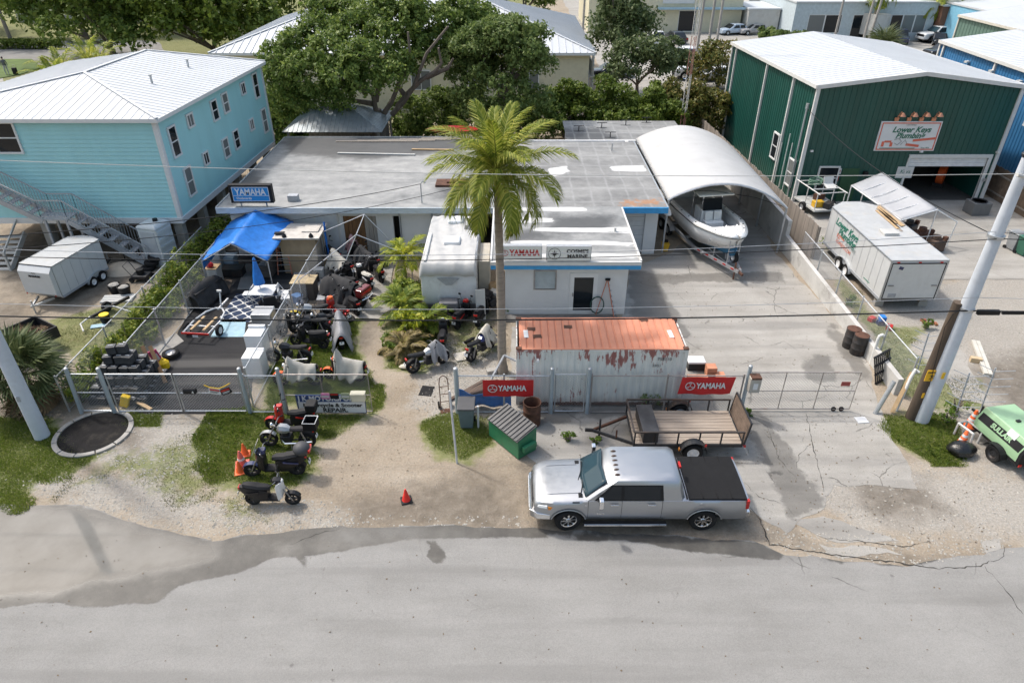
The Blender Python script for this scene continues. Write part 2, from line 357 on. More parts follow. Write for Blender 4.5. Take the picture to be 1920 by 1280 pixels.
def asphalt_material(name, c0, c1, c2, wetk=1.0):
    m, nt, b = nmat(name); vec = N(nt, 'ShaderNodeTexCoord').outputs['Object']
    mp = N(nt, 'ShaderNodeMapping'); mp.inputs['Scale'].default_value = (.25, 1.6, 1); nt.links.new(vec, mp.inputs[0])
    streak = noise_n(nt, mp.outputs[0], .9, 6, .6)
    base = ramp(nt, mth(nt, 'ADD', mth(nt, 'MULTIPLY', streak, .55), mth(nt, 'MULTIPLY', noise_n(nt, vec, .5, 7, .65), .5)), [(.35, c0), (.52, c1), (.7, c2)])
    fine = noise_n(nt, vec, 34, 4, .75); base = mixc(nt, .22, base, ramp(nt, fine, [(.35, .2), (.5, .5), (.65, .8)]), 'OVERLAY')
    # oil drips and old patches
    sp = N(nt, 'ShaderNodeTexVoronoi'); sp.inputs['Scale'].default_value = .8; nt.links.new(vec, sp.inputs['Vector'])
    mt = N(nt, 'ShaderNodeMapping'); mt.inputs['Scale'].default_value = (.06, .9, 1); nt.links.new(vec, mt.inputs[0]); base = mixc(nt, mth(nt, 'MULTIPLY', thresh(nt, noise_n(nt, mt.outputs[0], 1.1, 4, .5), .5, .66), .4), base, (.15, .145, .138))
    drip = mth(nt, 'MULTIPLY', thresh(nt, mth(nt, 'ADD', sp.outputs['Distance'], mth(nt, 'MULTIPLY', noise_n(nt, vec, 9, 3), .12)), .115, .08), thresh(nt, noise_n(nt, vec, .31, 2), .5, .6))
    base = mixc(nt, mth(nt, 'MULTIPLY', drip, .6), base, (.08, .075, .07))
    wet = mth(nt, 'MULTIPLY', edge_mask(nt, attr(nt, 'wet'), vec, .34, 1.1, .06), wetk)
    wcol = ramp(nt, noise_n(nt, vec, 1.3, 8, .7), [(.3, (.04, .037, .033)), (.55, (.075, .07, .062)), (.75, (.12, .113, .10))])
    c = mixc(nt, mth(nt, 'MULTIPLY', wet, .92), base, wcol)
    wa = edge_mask(nt, attr(nt, 'water'), vec, .4, .8, .3)
    c = mixc(nt, wa, c, ramp(nt, noise_n(nt, vec, .8, 5, .6), [(.3, (.135, .13, .118)), (.7, (.19, .185, .172))]))
    nt.links.new(c, b.inputs['Base Color'])
    r0 = mixc(nt, wet, (.93, .93, .93), (.5, .5, .5)); r1 = mixc(nt, wa, r0, (.06, .06, .06))
    nt.links.new(r1, b.inputs['Roughness']); b.inputs['Specular IOR Level'].default_value = .35
    crk = N(nt, 'ShaderNodeTexVoronoi', feature='DISTANCE_TO_EDGE'); crk.inputs['Scale'].default_value = .55
    wv = N(nt, 'ShaderNodeTexNoise'); wv.inputs['Scale'].default_value = 1.7; wv.inputs['Detail'].default_value = 5; nt.links.new(vec, wv.inputs['Vector'])
    nt.links.new(mixc(nt, .25, vec, wv.outputs['Color']), crk.inputs['Vector'])
    ck = mth(nt, 'MULTIPLY', thresh(nt, crk.outputs['Distance'], .009, .003), mth(nt, 'MULTIPLY', attr(nt, 'crack'), thresh(nt, noise_n(nt, vec, .6, 3), .5, .6)))
    c2_ = mixc(nt, mth(nt, 'MULTIPLY', ck, .75), c, (.07, .065, .06)); nt.links.new(c2_, b.inputs['Base Color'])
    bs = N(nt, 'ShaderNodeBump'); bs.inputs['Distance'].default_value = .02
    nt.links.new(mth(nt, 'ADD', mth(nt, 'SUBTRACT', fine, ck), mth(nt, 'MULTIPLY', streak, .6)), bs.inputs['Height'])
    nt.links.new(mixc(nt, wa, (.35, .35, .35), (.01, .01, .01)), bs.inputs['Strength']); nt.links.new(bs.outputs[0], b.inputs['Normal'])
    return m
def mmax(polys, wdt):
    P = [GP(p) for p in polys]
    def fn(x, y):
        r = np.zeros(x.shape)
        for p in P: r = np.maximum(r, softmask(x, y, p, wdt))
        return r
    return fn
GRASS = [
 [(-120,770),(105,785),(150,850),(210,845),(130,890),(70,905),(40,950),(-120,965)],
 [(395,775),(470,762),(690,778),(712,720),(722,765),(660,800),(590,838),(600,880),(560,910),(450,930),(395,905),(355,850),(372,800)],
 [(785,790),(838,772),(915,782),(928,835),(880,872),(822,862),(788,825)],
 [(490,715),(530,640),(590,600),(690,590),(668,640),(690,690),(700,765),(500,765)],
 [(724,585),(800,575),(835,640),(800,700),(722,690)],
 [(1625,795),(1700,768),(1790,786),(1820,850),(1760,875),(1700,845)],
 [(190,770),(300,770),(300,800),(215,795)], [(90,600),(260,560),(320,600),(180,700),(90,640)],
 [(1555,500),(1600,545),(1650,610),(1740,615),(1700,655),(1650,640),(1580,560)], [(1615,650),(1680,640),(1760,690),(1840,760),(1760,770),(1660,720)],
 [(1770,690),(1840,715),(1850,770),(1790,760)]]
SPARSE = [[(200,850),(400,800),(420,930),(330,960),(230,900),(100,930)], [(380,930),(470,920),(520,985),(420,990)], [(830,600),(920,580),(950,660),(860,690),(830,650)]]
GRAVEL = [[(250,760),(400,790),(400,880),(260,900),(180,860)], [(780,640),(930,640),(960,720),(840,800),(770,760),(790,700)], [(1640,560),(1960,480),(2100,900),(1850,900),(1780,790),(1640,650)],
          [(0,900),(300,880),(420,960),(640,960),(640,990),(300,980)], [(1500,900),(1750,880),(1960,900),(1960,1010),(1600,1000)]]
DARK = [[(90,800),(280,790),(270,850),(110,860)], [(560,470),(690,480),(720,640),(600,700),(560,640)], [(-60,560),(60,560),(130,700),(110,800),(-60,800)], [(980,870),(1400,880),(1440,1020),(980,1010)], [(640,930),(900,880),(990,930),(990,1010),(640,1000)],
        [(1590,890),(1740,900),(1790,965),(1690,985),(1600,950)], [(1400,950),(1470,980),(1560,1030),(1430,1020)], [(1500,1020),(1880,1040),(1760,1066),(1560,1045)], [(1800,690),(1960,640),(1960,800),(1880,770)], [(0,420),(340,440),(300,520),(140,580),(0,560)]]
def near_ground():
    def axis(lo, hi, step, far):
        a = list(np.arange(lo, hi, step)); g = step; x = a[-1]
        while x < far[1]: g *= 1.25; x += g; a.append(x)
        g = step; x = lo; pre = []
        while x > far[0]: g *= 1.25; x -= g; pre.append(x)
        return np.array(pre[::-1]+a)
    xs = axis(-23, 24, .16, (-900, 900)); ys = axis(12, 36, .16, (-60, 1500))
    gx, gy = np.meshgrid(xs, ys); nx, ny = len(xs), len(ys)
    v = np.stack([gx.ravel(), gy.ravel(), np.zeros(nx*ny)], 1)
    i = np.arange(nx*ny).reshape(ny, nx); f = np.stack([i[:-1,:-1], i[:-1,1:], i[1:,1:], i[1:,:-1]], -1).reshape(-1, 4)
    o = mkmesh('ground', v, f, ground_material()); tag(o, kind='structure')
    x, y = v[:,0], v[:,1]
    setattr_f(o, 'grass', np.maximum(mmax(GRASS, .45)(x, y), .62*mmax(SPARSE, .8)(x, y)))
    gm = np.clip((y-56)/6, 0, 1)*np.clip((8-x)/6, 0, 1); G_ = o.data.attributes['grass'].data; a_ = np.empty(len(x), np.float32); G_.foreach_get('value', a_); G_.foreach_set('value', np.maximum(a_, gm*.9).astype(np.float32))
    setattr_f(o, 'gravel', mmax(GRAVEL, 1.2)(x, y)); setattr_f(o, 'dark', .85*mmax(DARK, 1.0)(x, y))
near_ground()
# ---- road in front, wet along its edge
ROADTOP = [(-700,925),(-100,940),(50,947),(150,946),(235,976),(330,1000),(400,1013),(470,1003),(560,990),(640,984),(700,988),(850,985),(985,988),(1200,1000),(1420,1015),(1470,1040),(1700,1062),(1800,1040),(1960,1020),(2700,1000)]
WETB = [(-700,1160),(0,1142),(60,1132),(200,1132),(300,1116),(350,1092),(450,1076),(505,1046),(640,1034),(760,1011),(1000,1008),(1200,1016),(1300,1034),(1450,1050),(1600,1058),(1960,1025),(2700,1010)]
ASPH = asphalt_material('sun_bleached_asphalt', (.20, .195, .185), (.232, .227, .217), (.262, .256, .245))
roadpoly = [tuple(G(*p)[:2]) for p in ROADTOP]+[(40, 2), (-40, 2)]
wetpoly = [ROADTOP+WETB[::-1], [(110,1105),(330,1100),(300,1130),(130,1140)], [(798,1030),(820,1012),(838,1040),(828,1058),(800,1056)], [(560,1062),(575,1058),(574,1070),(562,1070)], [(594,1066),(612,1060),(606,1078),(594,1076)]]
waterpoly = [[(-700,960),(60,956),(150,954),(205,978),(330,1012),(400,1020),(400,1045),(250,1075),(120,1105),(0,1120),(-700,1130)], [(640,995),(700,998),(860,1000),(890,1006),(740,1010),(620,1025),(540,1030)]]
road = cdt_sheet('road', roadpoly, .3, .012, ASPH, [('wet', mmax(wetpoly, .3)), ('water', mmax(waterpoly, .6)), ('crack', lambda x, y: np.where((y > 12)&(x > 6), .9, .12))], jag=.06)
# ---- concrete lot and apron
CONCM = asphalt_material('worn_concrete', (.235, .222, .20), (.305, .29, .265), (.37, .355, .328), .6)
lot = [(960,612),(1165,600),(1180,505),(1255,475),(1300,440),(1330,330),(1420,330),(1445,465),(1500,525),(1560,590),(1625,680),(1650,772),(1722,918),(1640,910),(1560,905),(1545,950),(1470,1000),(1420,965),(1300,900),(1010,872),(985,850),(930,798),(955,740)]
stain_shade = [[(1170,505),(1225,505),(1300,620),(1330,700),(1400,760),(1300,770),(1290,640),(1180,620)], [(1255,475),(1310,330),(1420,330),(1350,480)], [(1190,515),(1475,505),(1475,530),(1200,535)], [(1500,670),(1560,660),(1580,720),(1500,730)], [(1390,760),(1440,770),(1500,860),(1560,950),(1480,990),(1430,880),(1380,800)],  # first outline follows the office roof's cast shadow, painted in with wet stains
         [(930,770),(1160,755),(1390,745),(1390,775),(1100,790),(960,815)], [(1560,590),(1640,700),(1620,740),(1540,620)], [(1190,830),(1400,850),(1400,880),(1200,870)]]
cdt_sheet('concrete_lot', GP(lot), .3, .008, CONCM, [('wet', lambda x, y, f=mmax(stain_shade, .7): .8*f(x, y)), ('water', lambda x, y: np.zeros(x.shape)), ('crack', lambda x, y: np.full(x.shape, .9))], jag=.08)
Z0 = lambda x, y: np.zeros(x.shape)
cdt_sheet('shop_pad', GP([(560,470),(740,468),(735,520),(728,600),(650,598),(600,560),(550,520)]), .4, .05, CONCM, [('wet', lambda x, y, f=mmax([[(600,480),(680,490),(700,600),(600,600)]], 1): .7*f(x, y)), ('water', Z0), ('crack', lambda x, y: np.full(x.shape, .5))], jag=.03)
BLKTOP = asphalt_material('black_asphalt', (.013, .013, .014), (.019, .019, .021), (.03, .03, .032))
cdt_sheet('scooter_yard_paving', GP([(250,775),(325,640),(390,520),(420,470),(560,470),(530,600),(480,690),(462,776)]), .4, .006, BLKTOP, [('wet', Z0), ('water', Z0), ('crack', Z0)], jag=.05)
GREYP = asphalt_material('grey_paving', (.17, .165, .158), (.21, .205, .195), (.26, .255, .245))
def flat(name, pts, z, m=GREYP, jag=.1, res=1.5): return cdt_sheet(name, GP(pts) if len(pts[0]) == 2 and abs(pts[0][0])+abs(pts[0][1]) > 150 else pts, res, z, m, [('wet', Z0), ('water', Z0), ('crack', lambda x, y: np.full(x.shape, .3))], jag=jag)
flat('plumbing_yard_paving', [(15.2, 30), (30.5, 30), (34, 41.2), (16.5, 41.2)], .02, CONCM, .05, 1.0)
flat('back_street', [(-140, 92), (60, 92), (150, 96), (150, 112), (-140, 106)], .012, GREYP, .2, 4)
flat('side_street', [(-160,86),(20,84),(120,78),(225,72),(300,80),(310,112),(160,135),(75,130),(30,112),(-160,112)], .016, GREYP, .2, 3)
flat('far_car_park', [(10, 66), (60, 66), (140, 84), (140, 150), (10, 150)], .008, CONCM, .3, 4)
flat('far_forecourt', [(-60, 112), (9, 112), (9, 160), (-60, 160)], .010, CONCM, .3, 5)
# lawn pieces at the far corner
LAWN = mat('lawn', (.075, .12, .025), .9, var=.3, scale=.6, bmp=.3, bscale=8)
for i, (pts, lb) in enumerate((([(-10,112),(60,112),(80,128),(40,140),(-10,150)], 0), ([(130,82),(215,75),(235,70),(215,80),(150,86)], 0))):
    p = GP(pts); MB().prism([(x, y, .02) for x, y in p], (0, 0, .05)).build('lawn', LAWN).__setitem__('kind', 'structure')
# ---- grass blades that really stand
GRASSM = leafmat('grass_blades', (.11, .165, .022), (.20, .275, .04), (.33, .37, .09), .4)
def scatter(polys, dens, hgt, name, m, thin=.45, kind='stuff', seed=1, spread=.35):
    rng = np.random.default_rng(seed); V = []
    for poly in polys:
        p = GP(poly); x0, x1 = min(q[0] for q in p), max(q[0] for q in p); y0, y1 = min(q[1] for q in p), max(q[1] for q in p)
        n = int((x1-x0)*(y1-y0)*dens); x = rng.uniform(x0, x1, n); y = rng.uniform(y0, y1, n)
        k = softmask(x, y, p, .5); nz = np.array([noise.noise((a*1.3, b*1.3, 2.))*.5+noise.noise((a*.45, b*.45, 7.))*.5 for a, b in zip(x, y)])
        keep = (k+nz*.9 > thin+rng.uniform(-.12, .12, n)) & (k > .05); V.append(np.stack([x[keep], y[keep], (.55+.8*np.clip(nz[keep]+.4, 0, 1))], 1))
    a = np.concatenate(V); n = len(a); ang = rng.uniform(0, 2*PI, n); L = hgt*a[:,2]*rng.uniform(.5, 1.3, n); ln = rng.uniform(.2, 1.0, n)*spread*2; wd = rng.uniform(.005, .011, n)*(hgt/.1)**.3
    dx, dy = np.cos(ang), np.sin(ang); b = np.stack([a[:,0], a[:,1], np.zeros(n)], 1)
    px = np.stack([-dy*wd, dx*wd, np.zeros(n)], 1); mid = b+np.stack([dx*L*ln*.4, dy*L*ln*.4, L*.6], 1); tip = b+np.stack([dx*L*ln*1.2, dy*L*ln*1.2, L*(1-.35*ln)], 1)
    v = np.stack([b-px, b+px, mid+px*.8, tip, mid-px*.8], 1).reshape(-1, 3); f = np.arange(n*5).reshape(n, 5)
    o = mkmesh(name, v, f, m); tag(o, kind=kind); return o
tag(scatter(GRASS[:7], 3000, .055, 'grass', GRASSM, .6), 'short green weedy grass on the verges and between parked scooters', 'grass')
tag(scatter(SPARSE+GRASS[7:]+GRASS[:7], 520, .045, 'sparse_grass', leafmat('dry_grass_blades', (.10, .11, .03), (.17, .18, .055), (.29, .26, .12), .25), .66, seed=3), 'thin dry yellowish grass on gravel and waste ground', 'grass')
WEED = leafmat('weed_leaves', (.07, .12, .016), (.12, .20, .028), (.20, .27, .05), .35)
tag(scatter([GRASS[1], GRASS[5], GRASS[3]], 90, .12, 'weeds', WEED, .66, seed=5, spread=.6), 'taller leafy weeds growing in the verge grass', 'weeds')
# stones lying on the gravel
def stones():
    rng = np.random.default_rng(11); V = []; F = []
    base = np.array([(1,0,0),(0,1,0),(-1,0,0),(0,-1,0),(0,0,.8)]); fc = np.array([(0,1,4),(1,2,4),(2,3,4),(3,0,4)]); k = 0
    for poly, n in zip(GRAVEL+[[(380,930),(640,940),(700,985),(400,1005)],[(60,925),(160,922),(330,975),(400,990),(640,962),(985,968),(985,990),(640,984),(400,1012),(235,976),(150,946)],[(1420,990),(1900,1010),(1900,1040),(1700,1060),(1470,1040)]], (350, 700, 500, 500, 200, 300, 500, 300)):
        p = GP(poly); x0, x1 = min(q[0] for q in p), max(q[0] for q in p); y0, y1 = min(q[1] for q in p), max(q[1] for q in p)
        x = rng.uniform(x0, x1, n*2); y = rng.uniform(y0, y1, n*2); q = inside(x, y, p) & (x < 24)
        for a, b in zip(x[q], y[q]):
            s_ = rng.uniform(.015, .05); an = rng.uniform(0, 6); m_ = np.array([[math.cos(an), -math.sin(an), 0],[math.sin(an), math.cos(an), 0],[0,0,1]])
            V.append((base*rng.uniform(.6, 1.3, (5, 3))*s_) @ m_.T+(a, b, .002)); F.append(fc+k); k += 5
    tag(mkmesh('loose_stones', np.concatenate(V), np.concatenate(F), mat('limestone_pebbles', (.30, .285, .255), .9, var=.35)), 'loose pale limestone pebbles scattered over the gravel', 'stones', kind='stuff')
stones()
def litter():
    rng = np.random.default_rng(21); V = []; k = 0
    for poly, n in (([(1190,520),(1470,480),(1620,700),(1640,765),(1300,765)],260),([(960,770),(1640,775),(1700,900),(1010,870)],240),([(0,1000),(1900,1060),(1900,1280),(0,1280)],90),([(640,600),(760,600),(860,860),(620,960),(560,900)],260),([(1420,900),(1900,900),(1900,1040),(1430,1020)],120),([(820,600),(950,600),(960,760),(780,760)],300)):
        p = GP(poly); x = rng.uniform(min(q[0] for q in p), max(q[0] for q in p), n*2); y = rng.uniform(min(q[1] for q in p), max(q[1] for q in p), n*2); q = inside(x, y, p); a = np.stack([x[q], y[q]], 1)
        for c in a:
            s_ = rng.uniform(.012,.04); an = rng.uniform(0,6.3); d = np.array([math.cos(an),math.sin(an)])*s_; e = np.array([-d[1],d[0]])*rng.uniform(.3,.7); V.append([(*(c-d),.016),(*(c+e),.02+s_*.3),(*(c+d),.017),(*(c-e),.018)])
    v = np.array(V).reshape(-1,3); tag(mkmesh('leaf_litter', v, np.arange(len(v)).reshape(-1,4), mat('dry_leaf_litter',(.13,.095,.06),.9,var=.5,scale=.9)), 'scattered dry leaves and grit on paving and sand', 'leaf litter', kind='stuff')
litter()
CRK = mat('open_crack',(.035,.032,.028),.95)
def crack(pts, w0, z=.0135, seed=1):
    rn = random.Random(seed); P = []; g = [G(*p) for p in pts]
    for a, b in zip(g[:-1], g[1:]):
        n = max(2, int((b-a).length/.12))
        for i in range(n): P.append(a.lerp(b, i/n)+Vector((rn.uniform(-.035,.035), rn.uniform(-.035,.035), z)))
    V = []; F = []
    for i, p in enumerate(P):
        d = (P[min(i+1,len(P)-1)]-P[max(i-1,0)]).normalized(); s_ = Vector((-d.y,d.x,0))*w0*rn.uniform(.15,1)*math.sin(PI*(i+.5)/len(P))**.4; V += [p-s_, p+s_]
        if i: F.append((2*i-2,2*i-1,2*i+1,2*i))
    o = MB().add(V, F).build('pavement_crack', CRK, fix=False); tag(o, kind='structure')
for i, (pts, w0) in enumerate((([(1402,945),(1425,975),(1442,1020),(1500,1030),(1560,1040),(1650,1050),(1750,1066),(1830,1062),(1882,1044),(1886,1020)],.03),([(1540,1008),(1620,1015),(1700,1024),(1750,1012)],.015),([(1845,1062),(1880,1100),(1925,1160)],.018),([(1512,775),(1522,830),(1535,880),(1545,925)],.018),([(1522,830),(1500,850),(1490,880)],.01),([(1395,905),(1420,930),(1470,945)],.012),([(1500,660),(1470,640),(1440,650)],.008),([(545,1020),(600,1000),(645,988)],.02),([(1405,780),(1440,800),(1460,860),(1500,905)],.012))): crack(pts, w0, seed=i)
for pts in ([(1495,985),(1540,965),(1600,985),(1680,1010),(1640,1022),(1530,1005)],[(1530,1020),(1600,1025),(1690,1040),(1620,1046),(1545,1036)],[(1840,1015),(1875,1010),(1885,1030),(1850,1035)],[(1400,915),(1470,930),(1545,925),(1530,945),(1450,950)],[(1715,640),(1790,640),(1860,760),(1800,750)]):
    flat('concrete_remnant', pts, .0065, CONCM, .12, .3)
# ================= buildings =================
def window(parent, c, wd, h, ax, nrm, rail=True, frame=.09, glassm=None, fm=None, name='window', mull=False):
    """sash window: parent part with frame, glass, meeting rail; ax = horizontal axis, nrm = outward"""
    e = bpy.data.objects.new(name, None); COL.objects.link(e); e.parent = parent; c = Vector(c); ax = Vector(ax).normalized(); nrm = Vector(nrm).normalized(); up = Vector((0,0,1))
    P = lambda a, b, d: c+ax*a+up*b+nrm*d
    def bx(mb, a0, a1, b0, b1, d0, d1):
        mb.add([P(a0,b0,d0),P(a1,b0,d0),P(a1,b0,d1),P(a0,b0,d1),P(a0,b1,d0),P(a1,b1,d0),P(a1,b1,d1),P(a0,b1,d1)], [(3,2,1,0),(4,5,6,7),(0,1,5,4),(1,2,6,5),(2,3,7,6),(3,0,4,7)])
    f = MB(); a, b = wd/2, h/2
    bx(f,-a-frame,a+frame,b,b+frame,-.02,.075); bx(f,-a-frame,a+frame,-b-frame,-b,-.02,.085); bx(f,-a-frame,-a,-b,b,-.02,.07); bx(f,a,a+frame,-b,b,-.02,.07)
    f.build('frame', fm or TRIM, e)
    if rail: r = MB(); bx(r,-a,a,-.03,.03,0,.055); r.build('rail', fm or TRIM, e)
    if mull: r = MB(); bx(r,-.025,.025,-b,b,0,.055); r.build('rail', fm or TRIM, e)
    if glassm is None and random.random() < .3: glassm = glass('blind_behind_glass',(.16,.17,.17),.15)
    if rail:
        g = MB(); bx(g,-a,a,.03,b,-.01,.045); g.build('pane', glassm or DARKG, e)
        g = MB(); bx(g,-a,a,-b,-.03,-.01,.035); g.build('pane', glassm or DARKG, e)
    elif mull:
        g = MB(); bx(g,-a,-.025,-b,b,-.01,.04); g.build('pane', glassm or DARKG, e)
        g = MB(); bx(g,.025,a,-b,b,-.01,.04); g.build('pane', glassm or DARKG, e)
    else: g = MB(); bx(g,-a,a,-b,b,-.01,.04); g.build('pane', glassm or DARKG, e)
    return e
TEAL = mat('teal_siding_paint', (.33, .615, .65), .5, var=.05, scale=.7, dirt=.14, dirtcol=(.22,.5,.53), stretch=(1.6,1.6,.3))
def teal_house():
    t = thing('stilt_house', 'two storey turquoise clapboard house on piers with white metal hip roof', 'house', (-16.9, 32.8, 0))
    zb, ze = 2.1, 7.05; L, Wd = 13.5, 12.0; k = .055                      # k: side wall leans off the depth axis
    A = Vector((0,0,zb)); B = Vector((k*L,L,zb)); C = Vector((-Wd,0,zb)); D = Vector((-Wd+k*L,L,zb)); up = Vector((0,0,ze-zb))
    core = MB(); core.add([A,B,D,C,A+up,B+up,D+up,C+up], [(0,1,2,3),(4,7,6,5),(0,4,5,1),(1,5,6,2),(2,6,7,3),(3,7,4,0)]); core.build('wall', TEAL, t)
    nr = Vector((1,-k,0)).normalized()
    strips(t, 'siding_board', [C,A,A+up,C+up], (0,0,1), .2, TEAL, (0,-1,0), .034, .0)
    strips(t, 'siding_board', [A,B,B+up,A+up], (0,0,1), .2, TEAL, nr, .034, .0)
    d = (B-A).normalized()
    MB().add([A+Vector((-.16,-.06,-.02)),A+Vector((.06,-.06,-.02)),A+Vector((.06,.16,-.02)),A+Vector((-.16,.16,-.02)),A+up+Vector((-.16,-.06,0)),A+up+Vector((.06,-.06,0)),A+up+Vector((.06,.16,0)),A+up+Vector((-.16,.16,0))],[(3,2,1,0),(4,5,6,7),(0,1,5,4),(1,2,6,5),(2,3,7,6),(3,0,4,7)]).build('corner_board', TRIM, t)
    MB().bar(B+up*.5*0+nr*.03+Vector((0,0,0)), B+up+nr*.03, .16, .1).build('corner_board', TRIM, t)
    MB().bar(C+Vector((0,-.04,-.14)), A+Vector((0.06,-.04,-.14)), .1, .3).build('skirt_board', TRIM, t)
    MB().bar(A+nr*.04+Vector((0,-.08,-.14)), B+nr*.04+Vector((0,0,-.14)), .1, .298).build('skirt_board', TRIM, t)
    # roof
    o = .3; ez = ze+.06; eA = Vector((o,-o,ez)); eB = Vector((k*L+o,L+o,ez)); eC = Vector((-Wd-o,-o,ez)); eD = Vector((-Wd+k*L-o,L+o,ez))
    r1 = Vector((-5.5,4.9,8.15)); r2 = Vector((-5.2,11.4,8.15))
    rf = bpy.data.objects.new('roof', None); COL.objects.link(rf); rf.parent = t
    MB().add([eA,eB,eD,eC,r1,r2], [(0,4,3),(0,1,5,4),(1,2,5),(3,4,5,2),(0,3,2,1)]).build('roof_deck', ROOFW, rf)
    for poly, ac in (([eC,eA,r1],(1,0,0)), ([eA,eB,r2,r1],d), ([eB,eD,r2],(-1,0,0)), ([eD,eC,r1,r2],-d)):
        n_ = (Vector(poly[1])-Vector(poly[0])).cross(Vector(poly[2])-Vector(poly[0])).normalized()
        strips(rf, 'roof_panel', poly, ac, .42, ROOFW, n_, .012, .012, .03, .02)
    for p, q in ((eA,r1),(eB,r2),(r1,r2),(eC,r1)): MB().bar(p+Vector((0,0,.05)), q+Vector((0,0,.05)), .16, .04).build('ridge_cap', ROOFW, rf)
    for p, q in ((eC,eA),(eA,eB),(eB,eD)): MB().bar(p-Vector((0,0,.08)), q-Vector((0,0,.08)), .1, .18).build('fascia', TRIM, rf)
    for f in (.28, .68): p = eA.lerp(eB, f).lerp(r1.lerp(r2, f), .45); MB().cyl(p, p+Vector((0,0,.4)), .06, n=10).cyl(p+Vector((0,0,.4)), p+Vector((0,0,.46)), .1, n=10).build('roof_vent', GALV, rf)
    # windows on the long side: u along wall (0..1), z
    for u, z, wd, h, r in ((.085,5.65,.62,1.35,1),(.235,6.15,.55,.55,0),(.45,5.95,.6,.95,1),(.56,6.0,.6,.95,1),(.76,6.2,.5,.55,0),(.905,5.95,.6,1.35,1),
                           (.12,3.45,.62,1.35,1),(.285,3.95,.5,.55,0),(.475,3.75,.6,.95,1),(.59,3.8,.6,.95,1),(.775,4.0,.5,.55,0),(.93,3.7,.6,1.35,1)):
        window(t, A.lerp(B,u)+Vector((0,0,z-zb))+nr*.03, wd, h, d, nr, rail=bool(r), mull=not r)
    window(t, W(12,258,32.8)-Vector((-16.9,32.8,0))+Vector((0,-.03,0)), 1.05, 1.35, (1,0,0), (0,-1,0))
    window(t, (-11,-.03,4.2), 1.05, 1.35, (1,0,0), (0,-1,0))
    for x, y in [(-.35+k*yy, yy) for yy in (.3,2.8,5.3,7.8,10.3,12.8)]+[(-3.6,.3),(-7.2,.3),(-11,.3)]+[(-6,6),(-6,12)]:
        MB().box(x-.22,x+.22,y-.22,y+.22,0,zb-.3).build('pier', CONC, t, bevel=.02)
    MB().box(-Wd+.2,-.1,.2,L-.2,zb-.32,zb-.02).build('floor_frame', mat('dark_joists', (.09,.075,.06), .9), t)
    MB().box(-9,-2.6,5,11.5,0.01,zb-.33).build('lower_room', mat('grey_block_wall', (.2,.2,.2), .9), t)
teal_house()
def stairs():
    t = thing('metal_stair', 'grey metal stair with railings rising along the turquoise house front', 'stair', (0,31.9,0))
    y0, y1 = -.6, .35
    def flight(xa, za, xb, zb):
        n = 8; 
        for i in range(n):
            f = (i+.5)/n; x = xa+(xb-xa)*f; z = za+(zb-za)*(i+1)/n; MB().box(x-.19,x+.17,y0+.03,y1-.03,z-.04,z).build('tread', GALVD, t)
        for y in (y0, y1): MB().bar((xa,y,za-.12),(xb,y,zb-.12),.05,.26).build('stringer', GALVD, t)
        rail(xa,za,xb,zb)
    def rail(xa,za,xb,zb):
        for y in (y0, y1):
            mb = MB(); mb.bar((xa,y,za+.95),(xb,y,zb+.95),.05).bar((xa,y,za+.12),(xb,y,zb+.12),.035); mb.build('handrail', GALVD, t)
            n = max(3, int(abs(xb-xa)/.14)); b = MB()
            for i in range(n+1): f = i/n; x = xa+(xb-xa)*f; z = za+(zb-za)*f; b.bar((x,y,z+.12),(x,y,z+.93),.018)
            b.build('balusters', GALVD, t)
    flight(-26.2,4.6,-22.95,2.62); flight(-21.7,2.62,-18.2,.12); rail(-22.95,2.62,-21.7,2.62)
    MB().box(-22.95,-21.7,y0,y1,2.55,2.62).build('landing', GALVD, t)
    for x in (-22.85,-21.8):
        for y in (y0+.05, y1-.05): MB().box(x-.05,x+.05,y-.05,y+.05,0,2.56).build('post', GALVD, t)
stairs()
